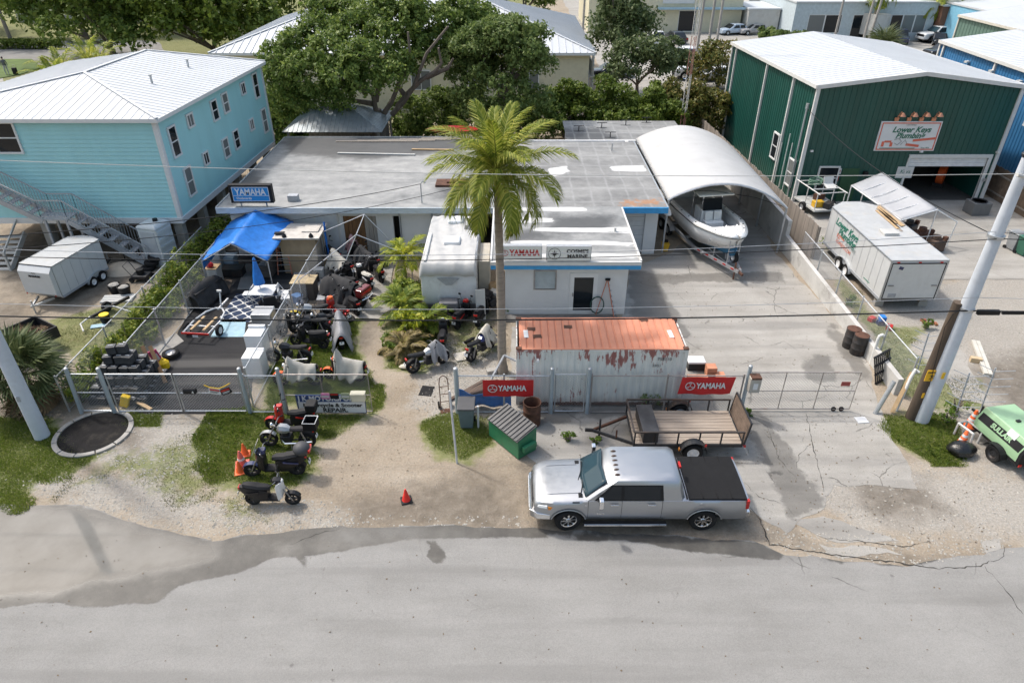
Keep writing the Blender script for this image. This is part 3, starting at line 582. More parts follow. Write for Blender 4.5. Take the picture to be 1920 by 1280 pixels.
# ---------------- white flat roofed workshop with garage and front office ----------------
def roof_membrane(name, cols, patchc=None, patch=0, lines=0):
    m, nt, b = nmat(name); vec = N(nt, 'ShaderNodeTexCoord').outputs['Object']
    mp = N(nt, 'ShaderNodeMapping'); mp.inputs['Scale'].default_value = (.5, 1.4, 1); nt.links.new(vec, mp.inputs[0])
    f = mth(nt, 'ADD', mth(nt, 'MULTIPLY', noise_n(nt, mp.outputs[0], .5, 8, .65), .6), mth(nt, 'MULTIPLY', noise_n(nt, vec, 1.7, 6, .7), .4))
    c = ramp(nt, f, list(zip((.34, .47, .58, .7), cols)))
    at = attr(nt, 'stain_shade'); c = mixc(nt, mth(nt, 'MULTIPLY', edge_mask(nt, at, vec, .5, 1.2, .3), .85), c, (.05, .052, .055))
    wp = attr(nt, 'white')
    mp2 = N(nt, 'ShaderNodeMapping'); mp2.inputs['Scale'].default_value = (.22, 2.2, 1); nt.links.new(vec, mp2.inputs[0])
    wn = edge_mask(nt, wp, mp2.outputs[0], .6, 1.3, .05, 5); c = mixc(nt, wn, c, (.52, .52, .515))
    if lines:
        sx = N(nt, 'ShaderNodeSeparateXYZ'); nt.links.new(vec, sx.inputs[0])
        g = None
        for s_, k in ((0, .95), (1, 1.9)):
            fr = mth(nt, 'ABSOLUTE', mth(nt, 'SUBTRACT', mth(nt, 'FRACT', mth(nt, 'DIVIDE', mth(nt, 'ADD', sx.outputs[s_], mth(nt, 'MULTIPLY', noise_n(nt, vec, .7, 2), .25)), k)), .5))
            q = thresh(nt, fr, .11, .0); g = q if g is None else mth(nt, 'MAXIMUM', g, q)
        c = mixc(nt, mth(nt, 'MULTIPLY', mth(nt, 'MULTIPLY', g, noise_n(nt, vec, 1.1, 4)), lines, True), c, (.40, .405, .405))
    rs = edge_mask(nt, mth(nt, 'MULTIPLY', attr(nt, 'rust'), .62), vec, .9, 4.5, .2); c = mixc(nt, mth(nt, 'MULTIPLY', rs, .75), c, (.34, .15, .05))
    nt.links.new(c, b.inputs['Base Color']); b.inputs['Roughness'].default_value = .6
    nt.links.new(bump(nt, f, .4, .08), b.inputs['Normal']); return m
MEMB = roof_membrane('grey_roof_membrane', ((.12,.12,.12),(.195,.195,.192),(.255,.255,.25),(.32,.32,.315)), lines=.5)
MEMB2 = roof_membrane('patched_roof_membrane', ((.13,.135,.138),(.225,.23,.23),(.30,.302,.298),(.40,.402,.398)))
def roof_grid(name, x0, x1, y0, y1, z, m, par, stain_shade=(), white=(), rust=(), th=.1, res=.25, tilt=0):
    nx, ny = int((x1-x0)/res)+1, int((y1-y0)/res)+1
    gx, gy = np.meshgrid(np.linspace(x0,x1,nx), np.linspace(y0,y1,ny)); gx = gx.ravel(); gy = gy.ravel()
    zz = z+tilt*(gy-y0)/(y1-y0)+np.array([noise.noise((a*.5,b*.5,1.))*.02 for a, b in zip(gx, gy)])
    i = np.arange(nx*ny).reshape(ny,nx); f = np.stack([i[:-1,:-1],i[:-1,1:],i[1:,1:],i[1:,:-1]],-1).reshape(-1,4)
    o = mkmesh(name, np.stack([gx,gy,zz],1), f, m, par)
    for nm, ps, wd in (('stain_shade',stain_shade,.9),('white',white,.3),('rust',rust,.3)):
        a = np.zeros(gx.shape)
        for p in ps: a = np.maximum(a, softmask(gx, gy, p, wd))
        setattr_f(o, nm, a)
    MB().box(x0+.02,x1-.02,y0+.02,y1-.02,z-th,z-.03).build('roof_slab', OFFW, par); return o
RZ = 2.8
WALLW = mat('white_stucco', (.60,.605,.61), .85, var=.06, dirt=.35, dirtcol=(.42,.41,.42), scale=.9, bmp=.12, bscale=25)
BLUEF = mat('blue_fascia_paint', (.03,.27,.56), .5, var=.12, dirt=.15)
def gz(pts, z=RZ): return [tuple(G(x, y, z)[:2]) for x, y in pts]
def workshop():
    t = thing('workshop_building', 'long low white workshop building with weathered flat grey roof and blue trim', 'building', (0,0,0))
    wf = 32.9
    # walls with real openings on the front
    ops = []
    for x0, x1, y0, y1 in ((642,712,405,472),(736,757,405,472),(845,878,396,408)): 
        a = W(x0,y0,wf); b = W(x1,y1,wf); ops.append((a.x,b.x,max(0.0,b.z),min(2.35,a.z)))
    cuts = sorted({-14.4,-2.3,*[o[0] for o in ops],*[o[1] for o in ops]})
    wm = MB()
    for a, b in zip(cuts[:-1], cuts[1:]):
        op = [o for o in ops if o[0] <= a+1e-4 and o[1] >= b-1e-4]
        if op:
            o = op[0]; wm.box(a,b,wf,wf+.2,o[3],2.72)
            if o[2] > .25: wm.box(a,b,wf,wf+.2,0,o[2])
        else: wm.box(a,b,wf,wf+.2,0,2.72)
    wm.build('front_wall', WALLW, t)
    MB().box(-14.4,-14.2,wf+.2,44.4,0,2.72).box(-14.4,8,44.2,44.4,0,2.72).box(7.3,7.5,33.1,44.2,0,2.72).build('wall', WALLW, t)
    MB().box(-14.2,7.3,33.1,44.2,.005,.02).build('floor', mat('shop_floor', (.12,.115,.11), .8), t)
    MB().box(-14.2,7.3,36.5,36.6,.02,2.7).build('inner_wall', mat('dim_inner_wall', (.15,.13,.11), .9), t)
    # doors in openings
    o = ops[0]; n = 8; 
    for i in range(n):
        a = o[0]+(o[1]-o[0])*i/n; b = o[0]+(o[1]-o[0])*(i+1)/n
        brown = i < 5; MB().box(a+.01,b-.01,wf+.06+.01*(i%2),wf+.12,.06,o[3]).build('door_board', mat('brown_door_wood',(.17,.085,.035),.7,var=.3,stretch=(5,5,.5)) if brown else mat('grey_door_panel',(.3,.27,.24),.7,var=.2,stretch=(5,5,.5)), t)
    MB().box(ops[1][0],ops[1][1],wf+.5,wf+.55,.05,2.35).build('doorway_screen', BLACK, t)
    a = W(590,400,wf); b = W(640,470,wf); MB().box(a.x,b.x,wf-.05,wf,.06,2.3).build('door', mat('pale_grey_door',(.55,.57,.6),.6), t)
    MB().box(a.x-.08,a.x,wf-.06,wf,.06,2.38).box(b.x,b.x+.08,wf-.06,wf,.06,2.38).box(a.x-.08,b.x+.08,wf-.062,wf,2.38,2.46).build('door_frame', WHITE, t)
    window(t, ((ops[2][0]+ops[2][1])/2, wf+.1, (ops[2][2]+ops[2][3])/2), ops[2][1]-ops[2][0]-.1, ops[2][3]-ops[2][2]-.1, (1,0,0), (0,-1,0), rail=False, frame=.05)
    MB().cyl((-5.75,wf-.05,.1),(-5.75,wf-.05,2.6),.04,n=8).build('conduit', GALVD, t); MB().cyl((-4.1,wf-.05,.6),(-4.1,wf-.05,2.6),.05,n=8).build('conduit', GALVD, t)
    MB().box(-3.6,-3.1,wf-.2,wf,1.1,1.8).build('meter_box', GALVD, t)
    # roofs
    st = [gz([(528,256),(900,256),(900,275),(700,300),(540,290)]), gz([(410,330),(470,300),(500,340),(440,385)])]
    roof_grid('main_roof', -14.75, .4, 32.35, 44.6, RZ, MEMB2, t, stain_shade=st+[gz([(820,350),(870,350),(870,372),(820,372)])])
    wh = [gz([(1028,316),(1062,312),(1066,324),(1030,334)]), gz([(1145,312),(1208,310),(1212,322),(1148,322)])]
    roof_grid('garage_roof', .42, 7.75, 32.3, 43.6, RZ+.03, MEMB, t, white=wh, rust=[gz([(1160,375),(1240,372),(1250,388),(1160,388)])])
    roof_grid('office_roof', -.85, 5.42, 26.15, 32.28, RZ+.02, MEMB2, t, white=[gz([(925,392),(1100,392),(1100,399),(925,398)]),gz([(930,410),(1040,412),(1040,420),(930,424)]),gz([(1000,428),(1180,430),(1185,438),(1000,436)]),gz([(960,452),(1190,456),(1190,463),(960,460)]),gz([(1000,474),(1195,478),(1200,486),(1000,482)])], stain_shade=[gz([(1040,405),(1150,408),(1160,440),(1020,440)]), gz([(940,440),(1000,430),(1050,450),(960,458)])], tilt=.08)
    roof_grid('rear_roof', 3.6, 11.6, 43.8, 49.5, RZ-.2, MEMB, t, stain_shade=[gz([(1050,240),(1130,240),(1160,262),(1060,268)],2.6)])
    MB().box(3.8,11.4,44.45,49.3,0,2.5).build('rear_wall', WALLW, t)
    # fascias
    MB().box(-14.8,.4,32.28,32.36,RZ-.28,RZ+.02).build('fascia', mat('faded_fascia',(.47,.52,.56),.7,var=.12,dirt=.4,stretch=(1,1,4)), t)
    MB().box(5.44,7.8,32.22,32.3,RZ-.25,RZ+.05).build('fascia', BLUEF, t); MB().box(-.9,5.47,26.08,26.15,RZ-.3,RZ-.1).build('fascia', BLUEF, t)
    MB().box(-.9,5.47,26.05,26.15,RZ-.1,RZ+.06).build('gutter', WHITE, t); MB().box(5.42,5.5,26.15,32.2,RZ-.26,RZ+.1).build('gutter', WHITE, t)
    MB().box(-.93,-.85,26.15,32.2,RZ-.26,RZ+.1).build('gutter', WHITE, t); MB().box(7.75,7.82,32.3,43.6,RZ-.2,RZ+.06).build('roof_edge', GALV, t); MB().box(-14.82,-14.75,32.36,44.6,RZ-.25,RZ+.05).build('roof_edge', GALV, t)
    MB().box(-14.75,.4,44.6,44.68,RZ-.2,RZ+.06).build('roof_edge', GALV, t)
    # garage front with roller door
    MB().box(6.85,7.5,32.95,33.1,0,2.72).box(5.05,5.2,33,33.12,0,2.72).box(5.2,6.85,32.98,33.12,2.3,2.72).build('garage_wall', WALLW, t)
    rd = bpy.data.objects.new('roller_door', None); COL.objects.link(rd); rd.parent = t
    for i in range(18): MB().box(5.2,6.85,33.05-.012*(i%2),33.1,.05+i*.125,.05+i*.125+.115).build('slat', mat('roller_door_grey',(.5,.52,.54),.5,var=.05), rd)
    # office walls, door, louvre
    yf = 26.62; d0 = W(1073,515,yf); d1 = W(1113,586,yf); l0 = W(1003,508,yf); l1 = W(1041,541,yf)
    mb = MB()
    for a, b, z0, z1 in ((-.3,l0.x,0,2.6),(l0.x,l1.x,0,l1.z),(l0.x,l1.x,l0.z,2.6),(l1.x,d0.x,0,2.6),(d0.x,d1.x,d0.z,2.6),(d1.x,5.05,0,2.6)): mb.box(a,b,yf,yf+.15,z0,z1)
    mb.build('office_wall', WALLW, t)
    MB().box(-.3,-.15,yf+.15,32.2,0,2.6).box(4.9,5.05,yf+.15,32.95,0,2.6).build('office_wall', WALLW, t)
    dr = bpy.data.objects.new('glass_door', None); COL.objects.link(dr); dr.parent = t
    a, b, z = d0.x, d1.x, d0.z
    MB().box(a-.08,a+.1,yf-.03,yf+.05,0.02,z+.08).box(b-.1,b+.08,yf-.03,yf+.05,.02,z+.08).box(a+.1,b-.1,yf-.032,yf+.05,z-.12,z+.08).box(a+.1,b-.1,yf-.032,yf+.05,.02,.2).build('frame', TRIM, dr)
    MB().box(a+.1,b-.1,yf+.01,yf+.04,.2,z-.12).build('pane', DARKG, dr); MB().box(a+.04,a+.08,yf-.09,yf-.03,.95,1.1).build('handle', STEEL, dr)
    lv = bpy.data.objects.new('louvre_window', None); COL.objects.link(lv); lv.parent = t
    MB().box(l0.x-.05,l0.x,yf-.03,yf+.1,l1.z-.05,l0.z+.05).box(l1.x,l1.x+.05,yf-.03,yf+.1,l1.z-.05,l0.z+.05).box(l0.x,l1.x,yf-.03,yf+.1,l0.z,l0.z+.05).box(l0.x,l1.x,yf-.03,yf+.1,l1.z-.05,l1.z).build('frame', STEEL, lv)
    n = 6
    for i in range(n): z = l1.z+(l0.z-l1.z)*(i+.5)/n; MB().obox(((l0.x+l1.x)/2,yf+.04,z),(l1.x-l0.x,.012,(l0.z-l1.z)/n*1.05),rx=-.5).build('louvre', mat('frosted_glass',(.42,.45,.45),.3), lv)
    # things fixed to the roof
    p = W(793,384,33.3); MB().tube([(p.x,33,RZ),(p.x,33,RZ+1.0),(p.x+.1,33,RZ+1.15),(p.x+.25,33,RZ+1.05)],.035).build('service_mast', GALV, t)
    for px, py in ((820,350),): q = G(px,py,RZ); MB().box(q.x-.1,q.x+1.5,q.y-.1,q.y+.9,RZ,RZ+.12).box(q.x+.5,q.x+1.4,q.y+.2,q.y+.6,RZ+.12,RZ+.2).build('roof_hatch', RUST, t)
    for px, py, px2, py2 in ((633,287,778,290),(772,280,850,281)): MB().bar(G(px,py,RZ+.05),G(px2,py2,RZ+.05),.14,.06).build('roof_plank', WOODB if px > 700 else OFFW, t)
    for i in range(5): MB().bar(G(790-40*i,259+1.6*i,RZ+.03),G(905-30*i,259+1.6*i,RZ+.03),.16,.05).build('roof_plank', WOOD, t)
    q = G(540,378,RZ); MB().box(q.x,q.x+.5,q.y,q.y+.35,RZ,RZ+.3).build('roof_unit', GALVD, t)
    for px, py in ((1085,246),(1128,240),(1173,235),(1212,230),(1144,258)): q = G(px,py,2.6); MB().cyl(q,q+Vector((0,0,.35)),.03,n=6).bar(q+Vector((-.35,0,.35)),q+Vector((.35,0,.35)),.04).bar(q+Vector((-.35,0,.0)),q+Vector((.35,0,.0)),.04).build('roof_bracket', BLKM, t)
    q = G(1147,284,RZ); MB().cyl(q,q+Vector((0,0,.5)),.04,n=8).build('vent_pipe', GALV, t); q = G(1153,436,RZ); MB().cyl(q,q+Vector((0,0,.25)),.06,n=8).bar(q+Vector((-.2,0,.02)),q+Vector((.2,0,.02)),.1).build('vent_pipe', WHITE, t)
workshop()
# ---------------- green plumbing building ----------------
GREEN = mat('green_metal_siding', (.008,.065,.052), .45, var=.12, scale=.8, dirt=.3, dirtcol=(.02,.085,.07), stretch=(1.6,1.6,.2))
def metal_building(t, x0, x1, y0, y1, k, ze, zr, paint, rib=.32, trim=WHITE, front_ops=(), sides='fl', roof=ROOFW, fall=None):
    """portal frame shed: ribbed wall panels, white trims, ribbed roof; k leans the depth axis in x"""
    L = y1-y0; P = lambda x, y, z: Vector((x+k*(y-y0), y, z)); xm = (x0+x1)/2
    A,B,C,D = P(x0,y0,0),P(x1,y0,0),P(x1,y1,0),P(x0,y1,0); U = Vector((0,0,ze))
    dl = (D-A).normalized(); nl = Vector((-1,k,0)).normalized()
    # front wall split round the openings
    xs = sorted({x0,x1,xm,*[o[0] for o in front_ops],*[o[1] for o in front_ops]})
    zt = lambda x: ze+(zr-ze)*(1-abs(x-xm)/(xm-x0))
    for a, b in zip(xs[:-1], xs[1:]):
        op = [o for o in front_ops if o[0] <= a+1e-4 and o[1] >= b-1e-4]; zb = op[0][2] if op else 0
        strips(t, 'wall_panel', [(a,y0,zb),(b,y0,zb),(b,y0,zt(b)),(a,y0,zt(a))], (1,0,0), rib, paint, (0,-1,0), .01, .01, .06, .025)
    if 'l' in sides: strips(t, 'wall_panel', [D,A,A+U,D+U], -dl, rib, paint, nl, .01, .01, .06, .025)
    if 'r' in sides: strips(t, 'wall_panel', [B,C,C+U,B+U], dl, rib, paint, -nl, .01, .01, .06, .025)
    mb = MB(); mb.add([C,D,D+U,P(xm,y1,zr),C+U],[(0,1,2,3,4)])
    if 'r' not in sides: mb.add([B,C,C+U,B+U],[(0,1,2,3)])
    if 'l' not in sides: mb.add([D,A,A+U,D+U],[(0,1,2,3)])
    mb.build('back_wall', paint, t, fix=False)
    rf = bpy.data.objects.new('roof', None); COL.objects.link(rf); rf.parent = t; o = .18
    e1,e2,e3,e4 = P(x0-o,y0-o,ze+.03),P(x0-o,y1+o,ze+.03),P(x1+o,y1+o,ze+.03),P(x1+o,y0-o,ze+.03); r1,r2 = P(xm,y0-o,zr+.05),P(xm,y1+o,zr+.05)
    MB().add([e1,e2,e3,e4,r1,r2],[(0,4,5,1),(4,3,2,5)]).build('roof_deck', roof, rf)
    strips(rf,'roof_panel',[e1,r1,r2,e2],dl,.45,roof,(r1-e1).cross(e2-e1),.012,.012,.04,.014); strips(rf,'roof_panel',[r1,e4,e3,r2],dl,.45,roof,(e4-r1).cross(r2-r1),.012,.012,.04,.014)
    for p, q in ((e1,r1),(r1,e4)): MB().bar(p-Vector((0,.02,.08)),q-Vector((0,.02,.08)),.1,.22).build('rake_trim', trim, t)
    MB().bar(e1-Vector((0,0,.08)),e2-Vector((0,0,.08)),.14,.2).build('gutter', trim, t); MB().bar(e4-Vector((0,0,.08)),e3-Vector((0,0,.08)),.14,.2).build('gutter', trim, t)
    for p in (A+Vector((-.02,-.05,0)),B+Vector((.02,-.05,0)),D+Vector((-.03,.05,0))): MB().bar(p,p+U-Vector((0,0,.1)),.2,.16).build('corner_trim', trim, t)
    return P, dl, nl
def green_building():
    x0,x1,y0,y1 = 17.5,29.1,40.6,55.0; k = -.06
    t = thing('green_metal_building', 'dark green ribbed metal warehouse with white gable roof and open roller door', 'building')
    r0 = W(1702,310,y0); r1 = W(1822,385,y0)
    P, dl, nl = metal_building(t,x0,x1,y0,y1,k,6.9,7.6,GREEN,front_ops=((r0.x,r1.x-.1,2.75),))
    for f in (.22,.52,.94): p = P(x0,y0+(y1-y0)*f,0)+nl*.06; MB().bar(p+Vector((0,0,6.8)),p,.16,.14).build('downpipe', WHITE, t)
    for f, z in ((.07,1.5),(.27,2.3)): window(t, P(x0,y0+(y1-y0)*f,z)+nl*.06, .75, 1.5, dl, nl)
    for f, z, h in ((.1,3,3.0),(.14,3.4,2.2),(.2,2.6,2.6)): p = P(x0,y0+(y1-y0)*f,.2)+nl*.12; MB().cyl(p,p+Vector((0,0,z)),.035,n=8).build('conduit', WHITE, t)
    a = P(x0,y0+.45,0)+nl*.2; MB().cyl(a,a+Vector((0,0,5.6)),.06,n=8).cyl(a+Vector((0,0,5.5)),a+Vector((0,0,5.8)),.1,n=8).build('service_mast', GALV, t)
    # open door: dark room inside with frame and half rolled curtain
    xa, xb = r0.x, r1.x-.1
    MB().box(xa-.12,xa,y0-.09,y0+.1,0,2.85).box(xb,xb+.2,y0-.09,y0+.1,0,2.85).box(xa-.12,xb+.2,y0-.092,y0+.1,2.75,2.95).build('door_frame', WHITE, t)
    cu = bpy.data.objects.new('roller_curtain', None); COL.objects.link(cu); cu.parent = t
    for i in range(5): MB().box(xa,xb,y0+.03-.01*(i%2),y0+.08,2.2+i*.11,2.3+i*.11).build('slat', mat('white_roller_slat',(.68,.69,.7),.5), cu)
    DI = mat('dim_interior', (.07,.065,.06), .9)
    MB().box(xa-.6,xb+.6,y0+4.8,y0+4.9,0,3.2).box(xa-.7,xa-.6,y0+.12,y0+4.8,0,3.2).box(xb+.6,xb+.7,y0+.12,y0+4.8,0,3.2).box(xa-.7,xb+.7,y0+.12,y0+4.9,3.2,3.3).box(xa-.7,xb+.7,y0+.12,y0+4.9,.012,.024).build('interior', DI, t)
    # front office window, door, notices
    w0 = W(1531,332,y0); w1 = W(1562,362,y0); window(t, ((w0.x+w1.x)/2,y0-.04,1.5), 1.1, 1.3, (1,0,0), (0,-1,0), fm=WHITE)
    d0 = W(1576,334,y0); MB().box(d0.x,d0.x+1.0,y0-.08,y0-.03,.02,2.1).build('door', mat('dark_green_door',(.015,.07,.03),.5), t)
    n0 = W(1568,336,y0); mb = MB().box(n0.x-.2,n0.x+.15,y0-.06,y0-.035,1.75,2.1); mb.build('notice', WHITE, t); MB().box(n0.x-.2,n0.x+.1,y0-.06,y0-.035,1.3,1.6).build('notice', REDL, t)
    MB().cyl((n0.x-.02,y0-.068,1.93),(n0.x-.02,y0-.06,1.93),.12,n=14).build('notice', REDL, t)
    for px, py in ((1520,282),(1868,284),(1725,283)): q = W(px,py,y0); MB().obox((q.x,y0-.15,q.z),(.12,.22,.12),rx=-.3).build('camera_lamp', WHITE, t)
    q = W(1621,324,y0); MB().box(q.x-.12,q.x+.12,y0-.25,y0-.03,q.z-.12,q.z+.12).build('wall_lamp', BLACK, t)
    q = W(1690,340,y0); MB().box(q.x-.5,q.x+.5,y0-.06,y0-.035,1.5,2.2).build('small_sign', WHITE, t); text('Keys', .32, mat('sign_green',(.02,.14,.09),.5), t, (q.x,y0-.065,1.9), (PI/2,0,0), shear=.25)
    q = W(1822,358,y0); MB().cyl((q.x+.4,y0-.12,1.4),(q.x+.4,y0-.03,1.4),.12,n=12).build('meter', GALV, t)
    # the big sign
    s = thing('company_sign', 'white rectangular plumbing company sign with red border on green wall', 'sign', (0,0,0))
    a = W(1645,279,y0-.1); b = W(1762,232,y0-.1); cx, cz = (a.x+b.x)/2-.02, (a.z+b.z)/2; hw, hh = 1.78, .86
    sx0 = cx-hw; y = y0-.12
    MB().box(cx-hw,cx+hw,y,y0-.03,cz-hh,cz+hh).build('panel', TRIM, s)
    RED = mat('sign_red',(.62,.13,.08),.5); SG = mat('sign_green',(.02,.14,.09),.5)
    h2, g2 = hw-.07, hh-.06; MB().box(cx-h2,cx+h2,y-.012,y,cz+g2-.06,cz+g2).box(cx-h2,cx+h2,y-.012,y,cz-g2,cz-g2+.06).box(cx-h2,cx-h2+.06,y-.0125,y,cz-g2+.06,cz+g2-.06).box(cx+h2-.06,cx+h2,y-.0125,y,cz-g2+.06,cz+g2-.06).build('border', RED, s)
    text('CERTIFIED',.13,mat('sign_grey',(.3,.3,.3),.6),s,(cx,y-.01,cz+.66),(PI/2,0,0)); text('Lower Keys',.46,SG,s,(cx+.1,y-.01,cz+.38),(PI/2,0,0),bold=.012,shear=.3); text('Plumbing',.46,SG,s,(cx+.1,y-.01,cz+.03),(PI/2,0,0),bold=.012,shear=.3)
    text('Since 1973',.11,SG,s,(cx+1.2,y-.01,cz-.68),(PI/2,0,0)); MB().box(cx-1.5,cx+.6,y-.008,y,cz-.72,cz-.68).build('small_print', SG, s)
    mb = MB().obox((cx+1.0,y-.01,cz-.18),(1.3,.014,.13),ry=-.1).obox((cx+.4,y-.01,cz-.52),(.8,.014,.14),ry=.12).box(cx-1.45,cx-1.3,y-.016,y,cz-.6,cz-.3).box(cx-1.3,cx-.9,y-.016,y,cz-.36,cz-.25).box(cx-.95,cx-.8,y-.016,y,cz-.6,cz-.36); mb.build('pipe_drawing', RED, s)
    MB().tube([(cx-.75,y-.012,cz-.2),(cx-.5,y-.012,cz-.12),(cx-.3,y-.012,cz-.3),(cx-.5,y-.012,cz-.5),(cx-.7,y-.012,cz-.4)],.02).tube([(cx-.3,y-.012,cz-.5),(cx-.1,y-.012,cz-.2),(cx+.1,y-.012,cz-.5)],.02).build('pipe_drawing', mat('sign_grey',(.3,.3,.3),.6), s)
    pr = thing('sign_lamp','copper lamp arm above the plumbing sign','lamp',(0,0,0),group='copper lamps over the plumbing sign')
    COP = mat('copper_enamel',(.55,.25,.15),.4,.4)
    MB().tube([(0,-.05,.0),(0,-.2,.35),(0,-.35,.48),(0,-.55,.42)],.035).build('arm', COP, pr); MB().lathe([(.05,.5),(.1,.44),(.19,.3),(.17,.3)],(0,-.55,0),12).build('shade', COP, pr, smooth=True); MB().box(-.12,.12,-.08,0,-.1,.1).build('mount', COP, pr)
    for i in range(4):
        e = pr if i == 0 else copy_tree(pr); e.location = (cx-.95+i*.72, y0-.04, cz+hh+.12)
green_building()
# fan inside the roller door
def shop_fan():
    p = W(1765,374,41.8); t = thing('drum_fan','orange drum fan standing inside the open roller door','fan',(p.x+.5,43.4,0.02),.9)
    MB().loft([[(r*math.cos(a),y,.75+r*math.sin(a)) for a in [2*PI*k/20 for k in range(20)]] for r, y in ((.6,-.2),(.62,-.18),(.62,.18),(.6,.2),(.57,.2),(.57,-.2),(.6,-.2))],caps=False).build('drum', ORANGE, t, smooth=True)
    mb = MB()
    for k in range(4): a = k*PI/2; mb.obox((.28*math.cos(a),0,.75+.28*math.sin(a)),(.5,.03,.2),ry=-a,rx=.4)
    mb.build('blades', BLKM, t); MB().box(-.5,-.4,-.3,.3,0,.25).box(.4,.5,-.3,.3,0,.25).build('stand', BLKM, t)
shop_fan()
BLUEM = mat('blue_metal_siding', (.04,.17,.36), .45, var=.08, scale=.7)
t = thing('blue_metal_building', 'bright blue ribbed metal shed with white roof beside the green warehouse', 'building')
P, dl, nl = metal_building(t,31.4,42,35.5,55.2,.045,7.0,7.7,BLUEM,sides='l')
for f in (.3,.62,.97): p = P(31.4,35.5+19.7*f,0)+nl*.06; MB().bar(p+Vector((0,0,6.9)),p,.2,.16).build('downpipe', WHITE, t)
for f, z in ((.9,5.4),(.52,4.9),(.35,4.6),(.28,2.2)): window(t, P(31.4,35.5+19.7*f,z)+nl*.06, .7, .9, dl, nl, rail=False)
for f in (.78,.62,.46): p = P(31.4,35.5+19.7*f,6.3)+nl*.2; MB().obox(p,(.3,.25,.12),rz=.3).build('wall_lamp', WHITE, t)
t = thing('grey_green_metal_building', 'grey green ribbed metal shed with pale roof at the back right', 'building')
P, dl, nl = metal_building(t,42.5,60,56.5,71,.0,6.8,8.0,mat('grey_green_siding',(.10,.17,.14),.5,var=.08),sides='l',rib=.5,trim=mat('beige_trim',(.5,.48,.42),.6))
window(t, P(42.5,64,4.8)+nl*.06, 1.1, 1.0, dl, nl, rail=False)
for i in range(4): p = Vector((49+i*2.4,70+1.2*(i%2),7.9)); u = thing('roof_cooling_unit','boxy pale cooling unit on the grey green shed roof','cooling unit',(p.x,p.y,6.8+1.2*(1-abs(p.x-51.25)/8.75)),group='cooling units on the grey green roof'); MB().box(-.6,.6,-.5,.5,-.1,1.0).build('case', GALV, u, bevel=.03); MB().cyl((0,0,1.0),(0,0,1.1),.4,n=14).build('fan_guard', BLKM, u)
# ---------------- canopy over the boat ----------------
FABRIC = mat('white_tarpaulin', (.43,.43,.43), .6, var=.05, scale=1, dirt=.4, dirtcol=(.33,.32,.30), bmp=.25, bscale=3)
def arch_canopy():
    t = thing('boat_canopy', 'white arched fabric canopy roof sheltering the boat beside the garage', 'canopy')
    xa, xb, y0, y1 = 7.95, 14.05, 33.1, 43.8; za, zb, rise = 2.95, 2.5, 1.05
    def fn(u, v, off=0):
        x = xa+(xb-xa)*u; z = za+(zb-za)*u+rise*(math.sin(PI*u)**.85 if 0 < u < 1 else 0)
        y = y0+(y1-y0)*v; sag = -.03*abs(math.sin(v*PI*5))-.03*noise.noise((x*.6,y*.6,3)); return (x, y, z+sag*(1-abs(2*u-1)**4)+off)
    MB().sheet(lambda u, v: fn(u, v), 28, 40).build('fabric', FABRIC, t, smooth=True, solid=.03)
    MB().tube([fn(i/24,0,-.03) for i in range(25)],.05).build('front_rib', GALV, t)
    for k in range(1,6): MB().tube([fn(i/24,k/5,-.09) for i in range(25)],.03).build('rib', GALV, t)
    for k in range(1,5): MB().tube([fn(i/24,k/5+.03,.014) for i in range(25)],.006,4).build('seam',FABRIC,t)
    MB().bar((xb+.02,y0,zb-.03),(xb+.02,y1,zb-.03),.08).build('side_rail', GALV, t)
    MB().bar((xa+.02,y0,za-.06),(xa+.02,y1,za-.06),.08).build('side_rail', GALV, t)
    for k in range(4): y = y0+(y1-y0)*k/3; MB().cyl((xb,y,0),(xb,y,zb),.06,n=8).build('post', GALV, t)
    for k in range(4): y = y0+(y1-y0)*k/3+.02; MB().cyl((xa+.02,y,0),(xa+.02,y,za-.1),.05,n=8).build('post', GALV, t)
    MB().tube([(9,33.5,3.3),(10.5,33.6,3.2),(12.5,33.5,2.9),(14,33.2,2.5)],.015).build('cable', BLACK, t)
    q = W(1265,397,32.9); MB().lathe([(.03,.1),(.12,0),(.2,-.22),(.18,-.22)],(7.95,32.9,2.45),12).build('flood_lamp', WHITE, t)
arch_canopy()
